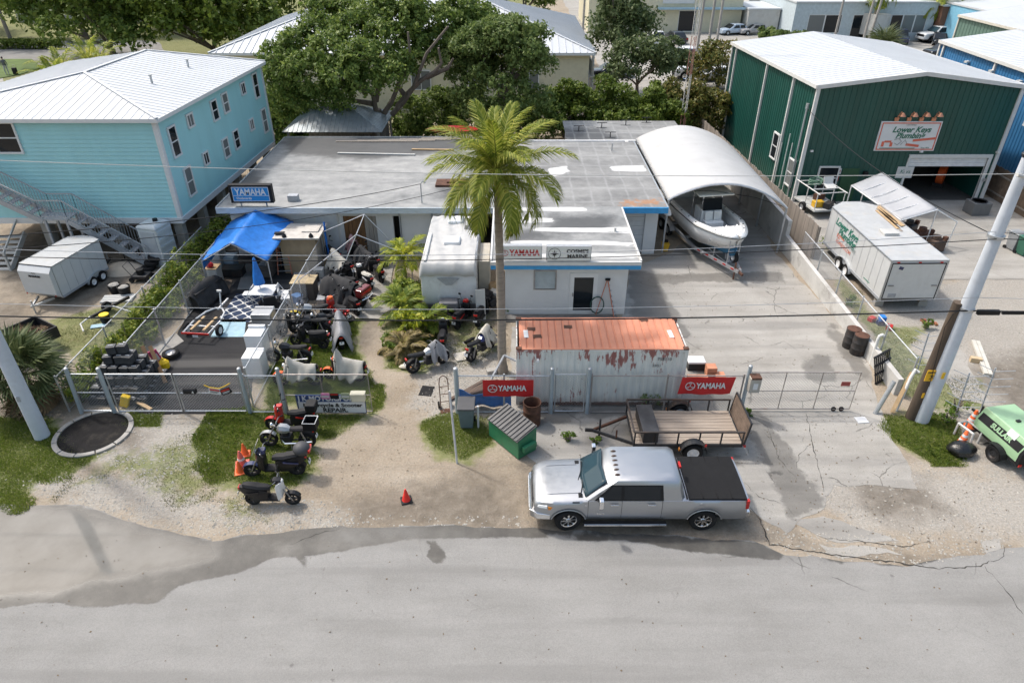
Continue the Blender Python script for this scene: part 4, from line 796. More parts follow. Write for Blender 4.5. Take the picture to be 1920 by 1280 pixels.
# ---------------- back building with big white metal roof, gazebo, storefronts ----------------
CREAM = mat('cream_stucco', (.60,.56,.42), .85, var=.05, dirt=.15)
def hip_house(name, label, x0, x1, y0, y1, ze, zr, inset, wall, roof=ROOFW, axis='x', panel=.6):
    t = thing(name, label, 'building')
    MB().box(x0+.5,x1-.5,y0+.5,y1-.5,0,ze).build('wall', wall, t)
    rf = bpy.data.objects.new('roof', None); COL.objects.link(rf); rf.parent = t
    e = [Vector((x0,y0,ze)),Vector((x1,y0,ze)),Vector((x1,y1,ze)),Vector((x0,y1,ze))]
    if axis == 'x': r1, r2 = Vector((x0+inset,(y0+y1)/2,zr)), Vector((x1-inset,(y0+y1)/2,zr)); fac = (([e[0],e[1],r2,r1],(1,0,0)),([e[1],e[2],r2],(0,1,0)),([e[2],e[3],r1,r2],(-1,0,0)),([e[3],e[0],r1],(0,-1,0)))
    else: r1, r2 = Vector(((x0+x1)/2,y0+inset,zr)), Vector(((x0+x1)/2,y1-inset,zr)); fac = (([e[0],e[1],r1],(1,0,0)),([e[1],e[2],r2,r1],(0,1,0)),([e[2],e[3],r2],(-1,0,0)),([e[3],e[0],r1,r2],(0,-1,0)))
    for poly, ac in fac:
        nn = (poly[1]-poly[0]).cross(poly[2]-poly[0]); strips(rf,'roof_panel',poly,ac,panel,roof,nn,.01,.01,.06,.05)
    MB().add([p-Vector((0,0,.02)) for p in e]+[p-Vector((0,0,.2)) for p in e],[(0,1,2,3),(7,6,5,4),(0,4,5,1),(1,5,6,2),(2,6,7,3),(3,7,4,0)]).build('eave', TRIM, rf)
    for p, q in ((e[0],r1),(e[1],r1 if axis == 'y' else r2),(r1,r2)): MB().bar(p+Vector((0,0,.06)),q+Vector((0,0,.06)),.2,.05).build('ridge_cap', roof, rf)
    return t
t = hip_house('cream_building', 'large cream building with wide white metal hip roof behind the big trees', -26, 7.2, 62.5, 86, 4.9, 8.4, 11.5, CREAM)
for x in (-8,-3,1.5): window(t,(x,62.98,2.6),1.6,1.5,(1,0,0),(0,-1,0),mull=True,rail=False)
MB().box(6.7,7.6,66,74,2.2,2.35).box(7.4,7.5,66,74,2.35,3.4).build('balcony', TRIM, t)
for y in (66.2,70,73.8): MB().cyl((7.4,y,0),(7.4,y,4.8),.12,n=8).build('post', TRIM, t)
hip_house('rear_white_roof_house', 'house with white hip roof seen behind the turquoise house', -50, -33.5, 40, 50, 5.0, 6.2, 4.5, OFFW, axis='y')
def gazebo():
    t = thing('tin_roof_shed', 'small shed with corrugated tin hip roof under the big tree', 'shed'); x0,x1,y0,y1 = -15.2,-8.6,45.5,51; ze, zr = 2.9, 4.1
    e = [Vector((x0,y0,ze)),Vector((x1,y0,ze)),Vector((x1,y1,ze)),Vector((x0,y1,ze))]; r1, r2 = Vector((-12.6,48.2,zr)), Vector((-11.4,48.2,zr)); TIN = mat('tin_roofing',(.3,.33,.345),.4,.4,var=.12,dirt=.3)
    for poly, ac in (([e[0],e[1],r2,r1],(1,0,0)),([e[1],e[2],r2],(0,1,0)),([e[2],e[3],r1,r2],(-1,0,0)),([e[3],e[0],r1],(0,-1,0))):
        strips(t,'roof_panel',poly,ac,.3,TIN,(poly[1]-poly[0]).cross(poly[2]-poly[0]),.01,.01,.08,.03)
    for x in (x0+.3,x1-.3):
        for y in (y0+.3,y1-.3): MB().box(x-.07,x+.07,y-.07,y+.07,0,ze+.1).build('post', WOOD, t)
    MB().box(x0+.4,x1-.4,y1-.5,y1-.4,0,ze).build('back_wall', WOOD, t)
gazebo()
def storefront(name, label, x0, x1, y0, y1, h, wall, bays, fascia=None, ftext=None, tm=None, par=.5, roofm=None, fh=.9):
    t = thing(name, label, 'building'); cuts = sorted({x0,x1,*[b[0] for b in bays],*[b[1] for b in bays]}); mb = MB()
    for a, b in zip(cuts[:-1],cuts[1:]):
        o = [q for q in bays if q[0] <= a+1e-4 and q[1] >= b-1e-4]
        if o: mb.box(a,b,y0,y0+.3,o[0][3],h); 
        if o and o[0][2] > 0: mb.box(a,b,y0,y0+.3,0,o[0][2])
        if not o: mb.box(a,b,y0,y0+.3,0,h)
    mb.build('front_wall', wall, t); MB().box(x0,x0+.3,y0+.3,y1,0,h).box(x1-.3,x1,y0+.3,y1,0,h).box(x0,x1,y1,y1+.3,0,h).build('wall', wall, t)
    MB().box(x0-.1,x1+.1,y0-.1,y1+.4,h,h+.2).build('roof', roofm or ROOFW, t)
    for a, b, z0, z1 in bays:
        n = max(1,int((b-a)/1.6)); w_ = (b-a)/n
        for i in range(n): window(t,(a+w_*(i+.5),y0+.1,(z0+z1)/2),w_-.16,z1-z0-.16,(1,0,0),(0,-1,0),rail=False,frame=.08)
    if fascia: MB().box(fascia[0],fascia[1],y0-.12,y0-.005,fascia[2],fascia[2]+fh).build('fascia_sign', TRIM, t)
    if ftext: text(ftext,.55,tm,t,((fascia[0]+fascia[1])/2,y0-.125,fascia[2]+fh/2),(PI/2,0,0),bold=.01)
    return t
FT = mat('red_letter_paint',(.5,.04,.03),.5)
t = storefront('cream_storefront','cream single storey storefront with white roof across the back street',11,33,108,124,6,CREAM,((13.5,16,1.6,3.3),(24,26.5,.1,2.9)),(21.5,26,3.8),'ELECTRICAL',mat('dark_letter_paint',(.05,.07,.12),.5),fh=1.4)
MB().box(20.8,33.2,107,108,3.1,3.3).build('awning', mat('pale_blue_awning',(.3,.45,.55),.6), t); 
storefront('glass_storefront','pale blue storefront with wide shop windows across the back street',38,57,101,116,4.6,mat('pale_blue_stucco',(.45,.52,.56),.8),((40,44.5,.9,3.2),(46,48.5,.1,3.2),(49.5,56,.9,3.2)))
storefront('white_link_building','low white building between the two storefronts',33.4,37.8,106,114,3.2,OFFW,())
storefront('blue_workshop','light blue workshop row with white roof beyond the car park',58,73,92,108,4.6,mat('sky_blue_stucco',(.18,.42,.58),.8),((60,62.5,.1,2.8),(66,70,.1,3.2)),(60,70,3.3))
storefront('pale_blue_shed','pale blue low shed with white roof at the back',75,84,98,112,4.2,mat('pale_blue_stucco2',(.34,.48,.58),.8),((77,79,.1,2.5),))
storefront('slate_blue_shed','slate blue shed behind the round palm',78,90,90,96,4.0,mat('slate_blue',(.12,.2,.27),.7),())
storefront('white_roof_warehouse','wide low warehouse with white roof far behind the storefronts',40,90,128,150,5,OFFW,((44,50,.5,3),(60,66,.5,3)))
storefront('brown_slat_building','brown timber clad building beside the glass storefront',57.2,60.5,100,108,4.3,mat('brown_cladding',(.16,.08,.05),.8),())
storefront('far_white_building','white building behind the trees at the back left',-78,-58,118,132,5,OFFW,((-75,-71,.6,3),(-69,-64,.1,3)))
storefront('red_sign_building','low building with grey roof at the back centre',-20,-4,118,132,5.5,OFFW,((-18,-12,.8,3),),roofm=GALVD)
# ================= vegetation =================
LEAF_D = leafmat('ficus_leaves', (.05,.09,.018), (.125,.19,.036), (.27,.33,.085), .4)
LEAF_M = leafmat('buttonwood_leaves', (.065,.105,.026), (.135,.195,.052), (.25,.30,.10), .38)
LEAF_H = leafmat('hedge_leaves', (.05,.085,.012), (.11,.165,.022), (.22,.265,.05), .35)
LEAF_Y = leafmat('yellow_green_leaves', (.10,.15,.012), (.26,.30,.02), (.48,.46,.05), .35)
LEAF_V = leafmat('vine_leaves', (.06,.11,.014), (.17,.23,.03), (.36,.37,.06), .38)
LEAF_R = leafmat('rusty_leaves', (.055,.075,.014), (.12,.135,.026), (.24,.17,.05), .3)
LEAF_C = leafmat('casuarina_needles', (.05,.08,.028), (.095,.135,.048), (.16,.19,.08), .3)
BARK = mat('grey_bark', (.14,.115,.095), .95, var=.3, scale=4, stretch=(1,1,.25), bmp=.5, bscale=9)
def leaf_cloud(clumps, n, size, rng, flat_=.35, asp=.55):
    """diamond leaves spread on and in each clump; rows of (x,y,z,rx,ry,rz)"""
    c = np.array(clumps); wts = (c[:,3]*c[:,4]*c[:,5])**.67; wts = wts/wts.sum(); k = rng.choice(len(c), n, p=wts); C_ = c[k]
    d = rng.normal(size=(n,3)); d /= np.linalg.norm(d, axis=1)[:,None]; d[:,2] = np.where((d[:,2] < -.3)&(rng.random(n) < .6), -d[:,2], d[:,2])
    r = 1-.55*rng.random(n)**1.8; r *= 1+.16*rng.normal(size=n)*.6
    p = C_[:,:3]+d*C_[:,3:6]*r[:,None]
    fq = 1.9/max(.5, float(np.median(c[:,3]))); kp = np.array([noise.noise(Vector(q)*fq+Vector((3.1,7.7,1.3))) for q in p.tolist()]) > -.1; p = p[kp]; d = d[kp]; n = len(p)
    nr = d+rng.normal(size=(n,3))*.9+np.array([0,0,flat_]); nr /= np.linalg.norm(nr, axis=1)[:,None]
    t = np.cross(nr, rng.normal(size=(n,3))); t /= np.linalg.norm(t, axis=1)[:,None]; b = np.cross(nr, t)
    s = size*rng.uniform(.6,1.4,n)[:,None]; a = asp
    v = np.stack([p-t*s, p+b*s*a-nr*s*.1, p+t*s, p-b*s*a-nr*s*.1], 1).reshape(-1,3); return v, np.arange(n*4).reshape(n,4)
def clumps_in(c, rad, k, r, rng, low=-.5):
    out = []
    for i in range(k):
        d = rng.normal(size=3); d /= np.linalg.norm(d); 
        if d[2] < low: d[2] = -d[2]*.5
        q = rng.uniform(.55,1.0); rr = r*rng.uniform(.65,1.3); out.append((c[0]+d[0]*rad[0]*q, c[1]+d[1]*rad[1]*q, c[2]+d[2]*rad[2]*q, rr, rr, rr*.75))
    return out
def tree(name, label, base, crown, n, leaf, m, k=26, r=1.3, trunk_r=.3, limbs=7, seed=1, group=None, cat='tree', extra=(), trunk_h=None, low=-.5):
    rng = np.random.default_rng(seed); t = thing(name, label, cat, base, group=group); (cx,cy,cz), rad = crown
    cl = clumps_in((cx,cy,cz), rad, k, r, rng, low)+list(extra)
    v, f = leaf_cloud(cl, n, leaf, rng); mkmesh('crown', v, f, m, t)
    th = trunk_h or max(.8, cz-rad[2]*.75); mb = MB(); rn = random.Random(seed)
    mb.tube([(0,0,-.1),(.05,0,.3),(.1*rn.uniform(-1,1),.1*rn.uniform(-1,1),th*.6),(cx*.2,cy*.2,th)], trunk_r*1.2, 9, trunk_r*.75); mb.build('trunk', BARK, t, smooth=True)
    for i in range(limbs):
        q = cl[(i*len(cl))//max(1,limbs)]; a = Vector((cx*.2,cy*.2,th*.93)); b = Vector(q[:3]); mid = a.lerp(b,.5)+Vector((rn.uniform(-.3,.3),rn.uniform(-.3,.3),rn.uniform(-.2,.4)))
        lm = MB().tube([a,a.lerp(mid,.5)+Vector((0,0,.1)),mid,b],trunk_r*.5,6,trunk_r*.12)
        for j in range(2): e = mid.lerp(b,.3+.3*j); lm.tube([e,e+Vector((rn.uniform(-.8,.8),rn.uniform(-.8,.8),rn.uniform(.1,.8)))],trunk_r*.16,5,.01)
        lm.build('limb', BARK, t, smooth=True)
    return t
# the big ficus behind the workshop, built with its open limbs on the right
def big_tree():
    Y = 49.5; b = (W(708,236,Y).x, Y, 0); rng = np.random.default_rng(5); t = thing('ficus_tree','huge dark ficus tree with thick forked trunk behind the workshop roof','tree',b)
    cl = []
    def at(px,py,dy,r,k=1.0): p = W(px,py,Y+dy); cl.append((p.x-b[0],dy,p.z,r*k,r,r*.8))
    for px,py,dy,r in ((525,110,0,1.5),(560,85,1,1.6),(600,60,2,1.6),(530,150,-1,1.5),(575,130,-1.5,1.6),(620,100,-1,1.7),(660,60,1,1.6),(700,35,2,1.7),(740,20,2.5,1.6),(640,140,-2.5,1.6),(680,110,-2,1.6),(720,70,0,1.5),(690,150,-2.5,1.4),(730,140,-2.5,1.2),(760,50,1,1.4),(800,45,2,1.5),(840,30,3,1.5),(790,85,1,1.3),(870,25,4,1.5),(560,180,-.5,1.5),(600,175,-1.5,1.5),(520,190,1,1.4),(560,215,1,1.3),(640,180,-2,1.2),(820,70,2,1.1),(505,140,.5,1.2),(770,20,2,1.4),(600,20,4,1.4),(650,20,4,1.5),(745,105,-1,1.1),(850,75,2,1.3),(885,55,3,1.4),(905,35,4,1.3),(780,110,0,1.0),(835,100,3,1.0),(760,130,-1,.9)): at(px,py,dy,r)
    v, f = leaf_cloud(cl, 92000, .125, rng); mkmesh('crown', v, f, LEAF_D, t)
    mb = MB()
    for k in range(7): a = 2*PI*k/7; mb.tube([(.75*math.cos(a),.6*math.sin(a),-.05),(.42*math.cos(a),.35*math.sin(a),.9),(.28*math.cos(a),.25*math.sin(a),2.6),(.2*math.cos(a),.15*math.sin(a),3.4)],.3,7,.2)
    mb.tube([(0,0,0),(0,0,1.6),(-.1,0,3.4)],.55,10,.45); mb.build('trunk', BARK, t, smooth=True)
    for pts in (((708,225),(700,180),(680,150),(650,125)),((712,225),(735,190),(745,165),(770,120),(765,60)),((745,200),(765,175),(790,150),(815,135),(828,118),(822,90)),((760,180),(745,160),(752,150)),((700,195),(670,190),(635,185),(610,175)),((705,190),(712,150),(720,110)),((800,145),(840,128),(850,110)),((735,215),(758,190),(775,165),(800,100),(840,50)),((690,175),(640,150),(590,140))):
        p = [W(x,y,Y-.3*i)-Vector((b[0],Y,0)) for i,(x,y) in enumerate(pts)]; MB().tube(p,.2,7,.07).build('limb', BARK, t, smooth=True)
big_tree()
p = W(940,180,50.0)
tree('rounded_tree','broad rounded grey green tree beside the huge ficus',(p.x,50,0),((0,0,6.7),(3.9,3.2,2.7)),60000,.12,LEAF_M,k=56,r=1.0,trunk_r=.35,seed=9,low=-.8,extra=[(-1.5,-1.5,3.6,1.2,1,.9),(2.4,-1,4.2,1.3,1,1),(-2.8,-1,4.4,1,1,.8),(.5,-2,3.8,1.3,1,1)])
def shrub(name,label,p,rad,n,leaf,m,k=14,r=.8,seed=1,group=None,cat='shrub',low=-.9):
    rng = np.random.default_rng(seed); t = thing(name,label,cat,(p[0],p[1],0),group=group)
    v,f = leaf_cloud(clumps_in((0,0,rad[2]*.95),rad,k,r,rng,low),n,leaf,rng); v[:,2] = np.abs(v[:,2]); mkmesh('foliage',v,f,m,t)
    mb = MB()
    for i in range(4): a = i*1.6+seed; mb.tube([(0.05*math.cos(a),.05*math.sin(a),0),(rad[0]*.2*math.cos(a),rad[1]*.2*math.sin(a),rad[2]*.6),(rad[0]*.5*math.cos(a),rad[1]*.5*math.sin(a),rad[2]*1.3)],.06,5,.02)
    mb.build('stem',BARK,t); return t
for i,(px,py,h) in enumerate(((505,205,3.0),(560,232,2.6),(618,225,2.7),(672,210,2.6),(770,205,3.8),(830,205,4.2),(890,205,4.2),(955,210,4.0),(1005,210,4.0))):
    q = W(px,py,53.5); shrub('hedge_shrub','dark hedge shrub in the shade behind the workshop roof',(q.x,53.5),(1.9,1.4,h/2),10000,.12,LEAF_D,k=24,r=.75,seed=20+i,group='dark shrubs behind the workshop')
for i,(px,py,h,m) in enumerate(((1060,190,4.3,LEAF_H),(1115,190,4.6,LEAF_H),(1170,195,4.2,LEAF_H),(1225,195,4.4,LEAF_H),(1280,190,4.6,LEAF_R),(1325,200,4.2,LEAF_R),(1150,220,3.0,LEAF_H),(1240,220,3.2,LEAF_H))):
    q = W(px,py,54.5-(1.5 if i > 5 else 0)); shrub('hedge_shrub',('bright green hedge shrub behind the rear roof and canopy','reddish green hedge shrub beside the green warehouse')[i in (4,5)],(q.x,54.5-(1.5 if i > 5 else 0)),(2.2,1.6,h/2),18000,.11,m,k=34,r=.65,seed=40+i,group='hedge shrubs behind the rear roof')
q = W(1155,110,70); tree('dark_columnar_tree','tall dark feathery tree rising beside the cream roof',(q.x,70,0),((0,0,6.0),(2.9,2.6,4.2)),16000,.17,LEAF_C,k=36,r=1.3,seed=61)
q = W(1195,150,63); tree('feathery_tree','loose grey green tree above the hedge by parked pickups',(q.x,63,0),((0,0,4.0),(2.9,2.2,2.2)),13000,.14,LEAF_C,k=34,r=.95,trunk_r=.18,seed=62)
q = W(1262,140,66); tree('slender_tree','small open tree between feathery tree and parked pickups',(q.x,66,0),((0,0,3.8),(1.5,1.4,1.8)),4500,.13,LEAF_C,k=16,r=.7,trunk_r=.12,seed=63)
q = W(1352,120,72); shrub('russet_bush','large russet green bush behind the green warehouse',(q.x,72),(3.0,2.2,2.2),7000,.16,LEAF_R,k=24,r=1.0,seed=64)
# far back-left trees and the street trees
LB = [('dark_street_tree','very dark spreading tree over the side street',-47,86,(10,7,5.6),5.6,34000,.28,LEAF_D,0),('leafy_street_tree','bright leafy tree beside the cream building roof',-35,86,(8,6,5),5.2,28000,.26,LEAF_H,0),('street_tree','green tree beyond the side street crossing',-60,104,(6,5,4.4),5.6,9000,.32,LEAF_M,1),('street_tree','green tree beyond the side street crossing',-70,100,(6,5,4.6),5.6,9000,.32,LEAF_M,1),
      ('background_tree','round tree behind the cream building',-27,102,(7,5,4.2),5.4,9000,.32,LEAF_D,2),('background_tree','round tree behind the cream building',-17,106,(6,5,3.8),5.0,8000,.32,LEAF_D,2),('street_tree','green tree beyond the side street crossing',-82,108,(8,6,5),6,9000,.36,LEAF_D,1),('background_tree','round tree behind the cream building',-38,108,(7,5,5),6.2,9000,.34,LEAF_D,2),('corner_tree','small tree at the end of the cream storefront',2,118,(5,4,3.2),4,6000,.3,LEAF_M,0),
      ('background_tree','round tree behind the cream building',-52,110,(8,6,5),6,9000,.36,LEAF_D,2)]
for i,(nm,lb,x,y,rad,cz,n,lf,m,g) in enumerate(LB): tree(nm,lb,(x,y,0),((0,0,cz),rad),n,lf,m,k=34,r=rad[0]*.27,trunk_r=.4,seed=70+i,group=(None,'trees beyond the side street','round trees behind the cream building')[g],limbs=5)
for i,(x,y) in enumerate(((76,118),(83,124),(90,118),(97,126),(70,128),(104,120),(112,128),(62,132),(94,108),(101,112),(118,118))): tree('backdrop_tree','dense green tree behind the far sheds',(x,y,0),((0,0,4.6),(5.5,4,3.6)),6000,.36,(LEAF_H,LEAF_M,LEAF_D)[i%3],k=24,r=1.5,seed=90+i,group='trees behind the far sheds',limbs=3)
for x0,x1,y,lb in ((-66,-58,94.5,'long clipped hedge beside the side street'),(-71,-67,86,'short clipped hedge at the street corner')):
    t = thing('clipped_hedge',lb,'hedge',((x0+x1)/2,y,0)); rng = np.random.default_rng(3); L = (x1-x0)/2
    v,f = leaf_cloud([(a,0,.6,.8,.9,.7) for a in np.arange(-L,L,.7)],5000,.16,rng); v[:,2] = np.clip(v[:,2],.02,1.25); mkmesh('foliage',v,f,LEAF_H,t)
for i,(px,py,Y) in enumerate(((1462,60,96),(1485,58,97),(1505,60,95),(1440,55,99))): q = W(px,py,Y); shrub('round_shrub','small round shrub in front of the blue workshop row',(q.x,Y),(1.3,1.1,1.0),1600,.22,LEAF_M,k=10,r=.6,seed=110+i,group='shrubs before the blue workshops')
# ---- palms
PALM = leafmat('coconut_leaflets', (.10,.15,.02), (.23,.28,.035), (.50,.47,.10), .45)
PALMD = mat('dead_palm_leaf', (.20,.135,.075), .9, var=.3, scale=5)
RACH = mat('palm_rachis', (.26,.27,.05), .6, var=.2)
PTRUNK = mat('palm_trunk', (.25,.215,.175), .9, var=.22, scale=2, stretch=(1,1,7), bmp=.6, bscale=5)
def frond_mesh(L, droop, nl, ll, rng, wd=.022, vee=.45, stiff=.55):
    """arching rachis along +x with drooping leaflet pairs; returns verts, quads, rachis points"""
    pts = []; a = 0; p = np.zeros(3); th = 0.0
    for i in range(nl+1): pts.append(p.copy()); th = -droop*(i/nl)**1.5; p = p+np.array([math.cos(th),0,math.sin(th)])*L/nl
    V = []; F = []; k = 0
    for i in range(int(nl*.12), nl+1):
        f = i/nl; l = ll*(math.sin(PI*(.12+.83*f))**.6)*rng.uniform(.85,1.1); tx = pts[min(i+1,nl)]-pts[max(i-1,0)]; tx /= np.linalg.norm(tx); up = np.cross(tx,np.array([0,1,0])); up = up if up[2] > 0 else -up
        for s in (-1,1):
            d = tx*(.45+.5*f)+np.array([0,s,0])*(.9-.3*f)+up*vee*rng.uniform(.2,.9); d /= np.linalg.norm(d); side = np.cross(d,up); side /= np.linalg.norm(side)
            q0 = pts[i]; q1 = q0+d*l*.5; q2 = q0+d*l*.92+np.array([0,0,-l*stiff*rng.uniform(.6,1.4)]); w0 = wd*rng.uniform(.8,1.2)
            V += [q0-side*w0*.6,q0+side*w0*.6,q1+side*w0,q1-side*w0,q2]; F += [(k,k+1,k+2,k+3)]; F += [(k+3,k+2,k+4,k+4)]; k += 5
    return V, F, pts
def frond_obj(name, par, L, droop, nl, ll, rng, m, rm, rr=.03, **k):
    V,F,pts = frond_mesh(L,droop,nl,ll,rng,**k); mb = MB(); mb.add(V,[tuple(dict.fromkeys(f)) for f in F]); 
    o = mb.build(name, m, par, fix=False); o.data.materials.append(rm); n0 = len(o.data.polygons)
    bm = bmesh.new(); bm.from_mesh(o.data); t = MB().tube([Vector(p) for p in pts[::max(1,nl//8)]]+[Vector(pts[-1])],rr,5,.004); vs_ = [bm.verts.new(p) for p in t.v]
    for f in t.f: q = bm.faces.new([vs_[i] for i in f]); q.material_index = 1
    bm.to_mesh(o.data); bm.free(); return o
def palm(name,label,base,h,lean,nf,L,ll,seed=1,trunk_r=.17,nl=44,m=PALM,group=None,dead=True,ups=(1.25,-.75),wd=.022,droop=1.5):
    rng = np.random.default_rng(seed); rn = random.Random(seed); t = thing(name,label,'palm tree',base,group=group); top = Vector((lean[0],lean[1],h))
    pts = [Vector((0,0,-.05)),Vector((.0,0,.25)),top*.25+Vector((lean[0]*.1,0,0)),top*.55,top*.8,top]; mb = MB()
    prev = None; rings = []; ns = int(h/.16)
    for i in range(ns+1):
        f = i/ns; x = lean[0]*f**1.4; y = lean[1]*f**1.4; r = trunk_r*(1.5 if i == 0 else 1.25 if i < 3 else 1-.28*f)*(1.05 if i%2 else .97); rings.append([(x+r*math.cos(2*PI*k/12),y+r*math.sin(2*PI*k/12),h*f-.05) for k in range(12)])
    MB().loft(rings).build('trunk',PTRUNK,t,smooth=True)
    var = [frond_obj('frond',t,L*q,dr,nl,ll,rng,m,RACH,wd=wd) for q,dr in ((1,droop),(.95,droop*1.3),(1.05,droop*.75),(.9,droop*.45))]
    for i in range(nf):
        f = i/(nf-1); el = ups[0]+(ups[1]-ups[0])*f**1.1; k = 3 if f < .2 else (2 if f < .45 else (0 if f < .8 else 1)); az = i*2.39996+rn.uniform(-.2,.2)
        o = var[k].copy(); COL.objects.link(o); o.parent = t; o.location = top+Vector((math.cos(az)*.06,math.sin(az)*.06,-.1*f)); o.rotation_euler = (rn.uniform(-.25,.25),-el,az)
    for o in var: bpy.data.objects.remove(o)
    if dead:
        mb = MB()
        for i in range(16): a = rn.uniform(0,6.28); d = Vector((math.cos(a),math.sin(a),0)); mb.tube([top+d*.1-Vector((0,0,.2)),top+d*.38-Vector((0,0,.35)),top+d*rn.uniform(.3,.5)-Vector((0,0,rn.uniform(.8,1.3)))],.035,4,.012)
        mb.build('dead_sheath',PALMD,t); mb = MB()
        for i in range(7): a = rn.uniform(0,6.28); d = Vector((math.cos(a),math.sin(a),0)); mb.ell(top+d*.28-Vector((0,0,.3)),(.1,.1,.13),8,5)
        mb.build('coconuts',mat('green_coconut',(.2,.2,.05),.6),t,smooth=True)
    return t
pb = G(942,697); palm('coconut_palm','tall coconut palm with bright fronds beside the office and container',pb,8.05,(-.12,.15),32,2.55,.64,seed=4,nl=66,wd=.021,trunk_r=.175,ups=(1.4,-.45),droop=1.45)
for i,(px,py,Y,h,L) in enumerate(((110,125,52,3.2,2.2),(160,105,54,3.6,2.4),(95,140,50,2.6,2.0),(185,110,56,3,2.2))):
    q = W(px,py,Y); palm('small_palm','low feathery palm behind the turquoise house roof',(q.x,Y,0),max(1.5,q.z-.4),(.1,0),16,L,.6,seed=30+i,nl=22,group='palms behind the turquoise house',dead=False,wd=.035)
q = W(15,60,96); palm('street_palm','tall slim palm at the side street corner',(q.x,96,0),7.5,(-.4,0),16,3,.8,seed=36,nl=22,dead=False,wd=.05,trunk_r=.25)
for i,(px,py,Y,h,L) in enumerate(((1640,22,100,6.5,3.0),(1790,8,108,6.5,3.6),(1762,15,104,6,3.4),(1745,30,102,4.5,2.6))): q = W(px,py,Y); palm('background_palm','palm rising above the far blue sheds',(q.x,Y,0),h,(.3,0),18,L,.8,seed=44+i,nl=20,dead=False,group='palms above the far sheds',wd=.06)
def fan_leaf(par, R_, nb, m, seed, pet=.8):
    rn = random.Random(seed); mb = MB(); 
    for i in range(nb):
        a = -2.3+4.6*i/(nb-1); l = R_*(1-.18*abs(a)/2.3)*rn.uniform(.92,1.05); d = Vector((math.cos(a),math.sin(a),0)); s = Vector((-d.y,d.x,0)); z = -.22*abs(a)*.3; c = Vector((pet,0,0))
        mb.add([c,c+d*l*.5+s*.035+Vector((0,0,.03)),c+d*l*.95+Vector((0,0,-l*.22*rn.uniform(.5,1.6))),c+d*l*.5-s*.035+Vector((0,0,.0))],[(0,1,2,3)])
    mb.bar((0,0,0),(pet,0,0),.03,.015); return mb.build('fan_leaf',m,par,fix=False)
FANM = leafmat('fan_palm_leaves',(.04,.06,.02),(.085,.115,.04),(.17,.19,.08),.25)
def fan_palm(name,label,base,h,n,R_,seed=1,group=None,skirt=True):
    t = thing(name,label,'palm tree',base,group=group); rn = random.Random(seed)
    MB().cyl((0,0,-.05),(0,0,h),.2,.17,n=10).build('trunk',PTRUNK,t)
    v = [fan_leaf(t,R_,26,FANM,i) for i in range(3)]; dv = fan_leaf(t,R_,22,PALMD,9)
    for i in range(n):
        f = i/(n-1); el = 1.3-1.7*f; az = i*2.4+rn.uniform(-.2,.2); o = v[i%3].copy(); COL.objects.link(o); o.parent = t; o.location = (0,0,h+.1-.3*f); o.rotation_euler = (rn.uniform(-.3,.3),-el,az)
    if skirt:
        for i in range(16): o = dv.copy(); COL.objects.link(o); o.parent = t; o.location = (0,0,h-.1-.5*rn.random()); o.rotation_euler = (rn.uniform(-.6,.6),rn.uniform(.8,1.35),i*2.4); o.name = 'dead_leaf'
    for o in v+[dv]: bpy.data.objects.remove(o)
q = Vector((-17.55,19.95,0)); fan_palm('fan_palm','shaggy fan palm with dead brown skirt beside the pale pole',(q.x,q.y,0),1.5,34,1.1,seed=3)
q = W(1655,85,80); fan_palm('round_fan_palm','round headed fan palm behind the white warehouse roof',(q.x,80,0),2.6,34,2.0,seed=5)
# ---- planted strip beside the caravan
def spray(name,label,p,n,L,ll,m,seed,h0=.2,nl=22,els=(1.35,.3),droop=1.2,wd=.03):
    rng = np.random.default_rng(seed); rn = random.Random(seed); t = thing(name,label,'plant',p)
    v = [frond_obj('frond',t,L*q,droop,nl,ll,rng,m,RACH,rr=.015,wd=wd) for q in (1,.8,1.15)]
    for i in range(n):
        el = els[0]+(els[1]-els[0])*i/n; o = v[i%3].copy(); COL.objects.link(o); o.parent = t; az = i*2.4; o.location = (rn.uniform(-.15,.15),rn.uniform(-.15,.15),h0+rn.uniform(0,.2)); o.rotation_euler = (rn.uniform(-.2,.2),-el,az)
    for o in v: bpy.data.objects.remove(o)
    MB().cyl((0,0,-.02),(0,0,h0+.25),.07,.05,n=8).build('stem',BARK,t)
q = G(762,530); spray('areca_palm','yellow green areca palm at the caravan wall',(q.x,q.y,0),16,1.5,.5,LEAF_Y,3,h0=1.2,els=(1.3,-.1))
q = G(768,562); shrub('bushy_plant','leafy green bush under the yellow areca palm',(q.x,q.y),(.6,.5,.55),1500,.1,LEAF_V,k=10,r=.35,seed=7)
q = G(757,590); spray('shaggy_palm','shaggy arching green palm in the bed by the caravan',(q.x,q.y,0),22,1.3,.45,LEAF_V,8,h0=.25)
q = G(770,635); shrub('yellow_croton','yellow leaved shrub at the end of the planted bed',(q.x,q.y),(.75,.6,.6),1200,.12,LEAF_Y,k=12,r=.34,seed=12)
q = G(762,660); spray('dry_palm','browning low palm fronds below the yellow shrub',(q.x,q.y,0),20,1.0,.35,leafmat('dry_frond',(.10,.08,.03),(.2,.15,.06),(.3,.24,.09),.2),14,h0=.12,els=(1.2,.0))
q = G(800,618); spray('arching_palm','green arching palm by the caravan hitch',(q.x,q.y,0),14,1.2,.4,LEAF_V,15,h0=.2)
q = G(738,655); shrub('low_green_shrub','low green shrub edging the sandy path',(q.x,q.y),(.5,.5,.3),900,.07,LEAF_H,k=9,r=.25,seed=17)
def weed_clump(px,py,h,seed,lb,m=WEED):
    q = G(px,py); shrub('weed_clump',lb,(q.x,q.y),(h*.6,h*.5,h*.5),260,.05,m,k=6,r=h*.28,seed=seed,cat='weeds')
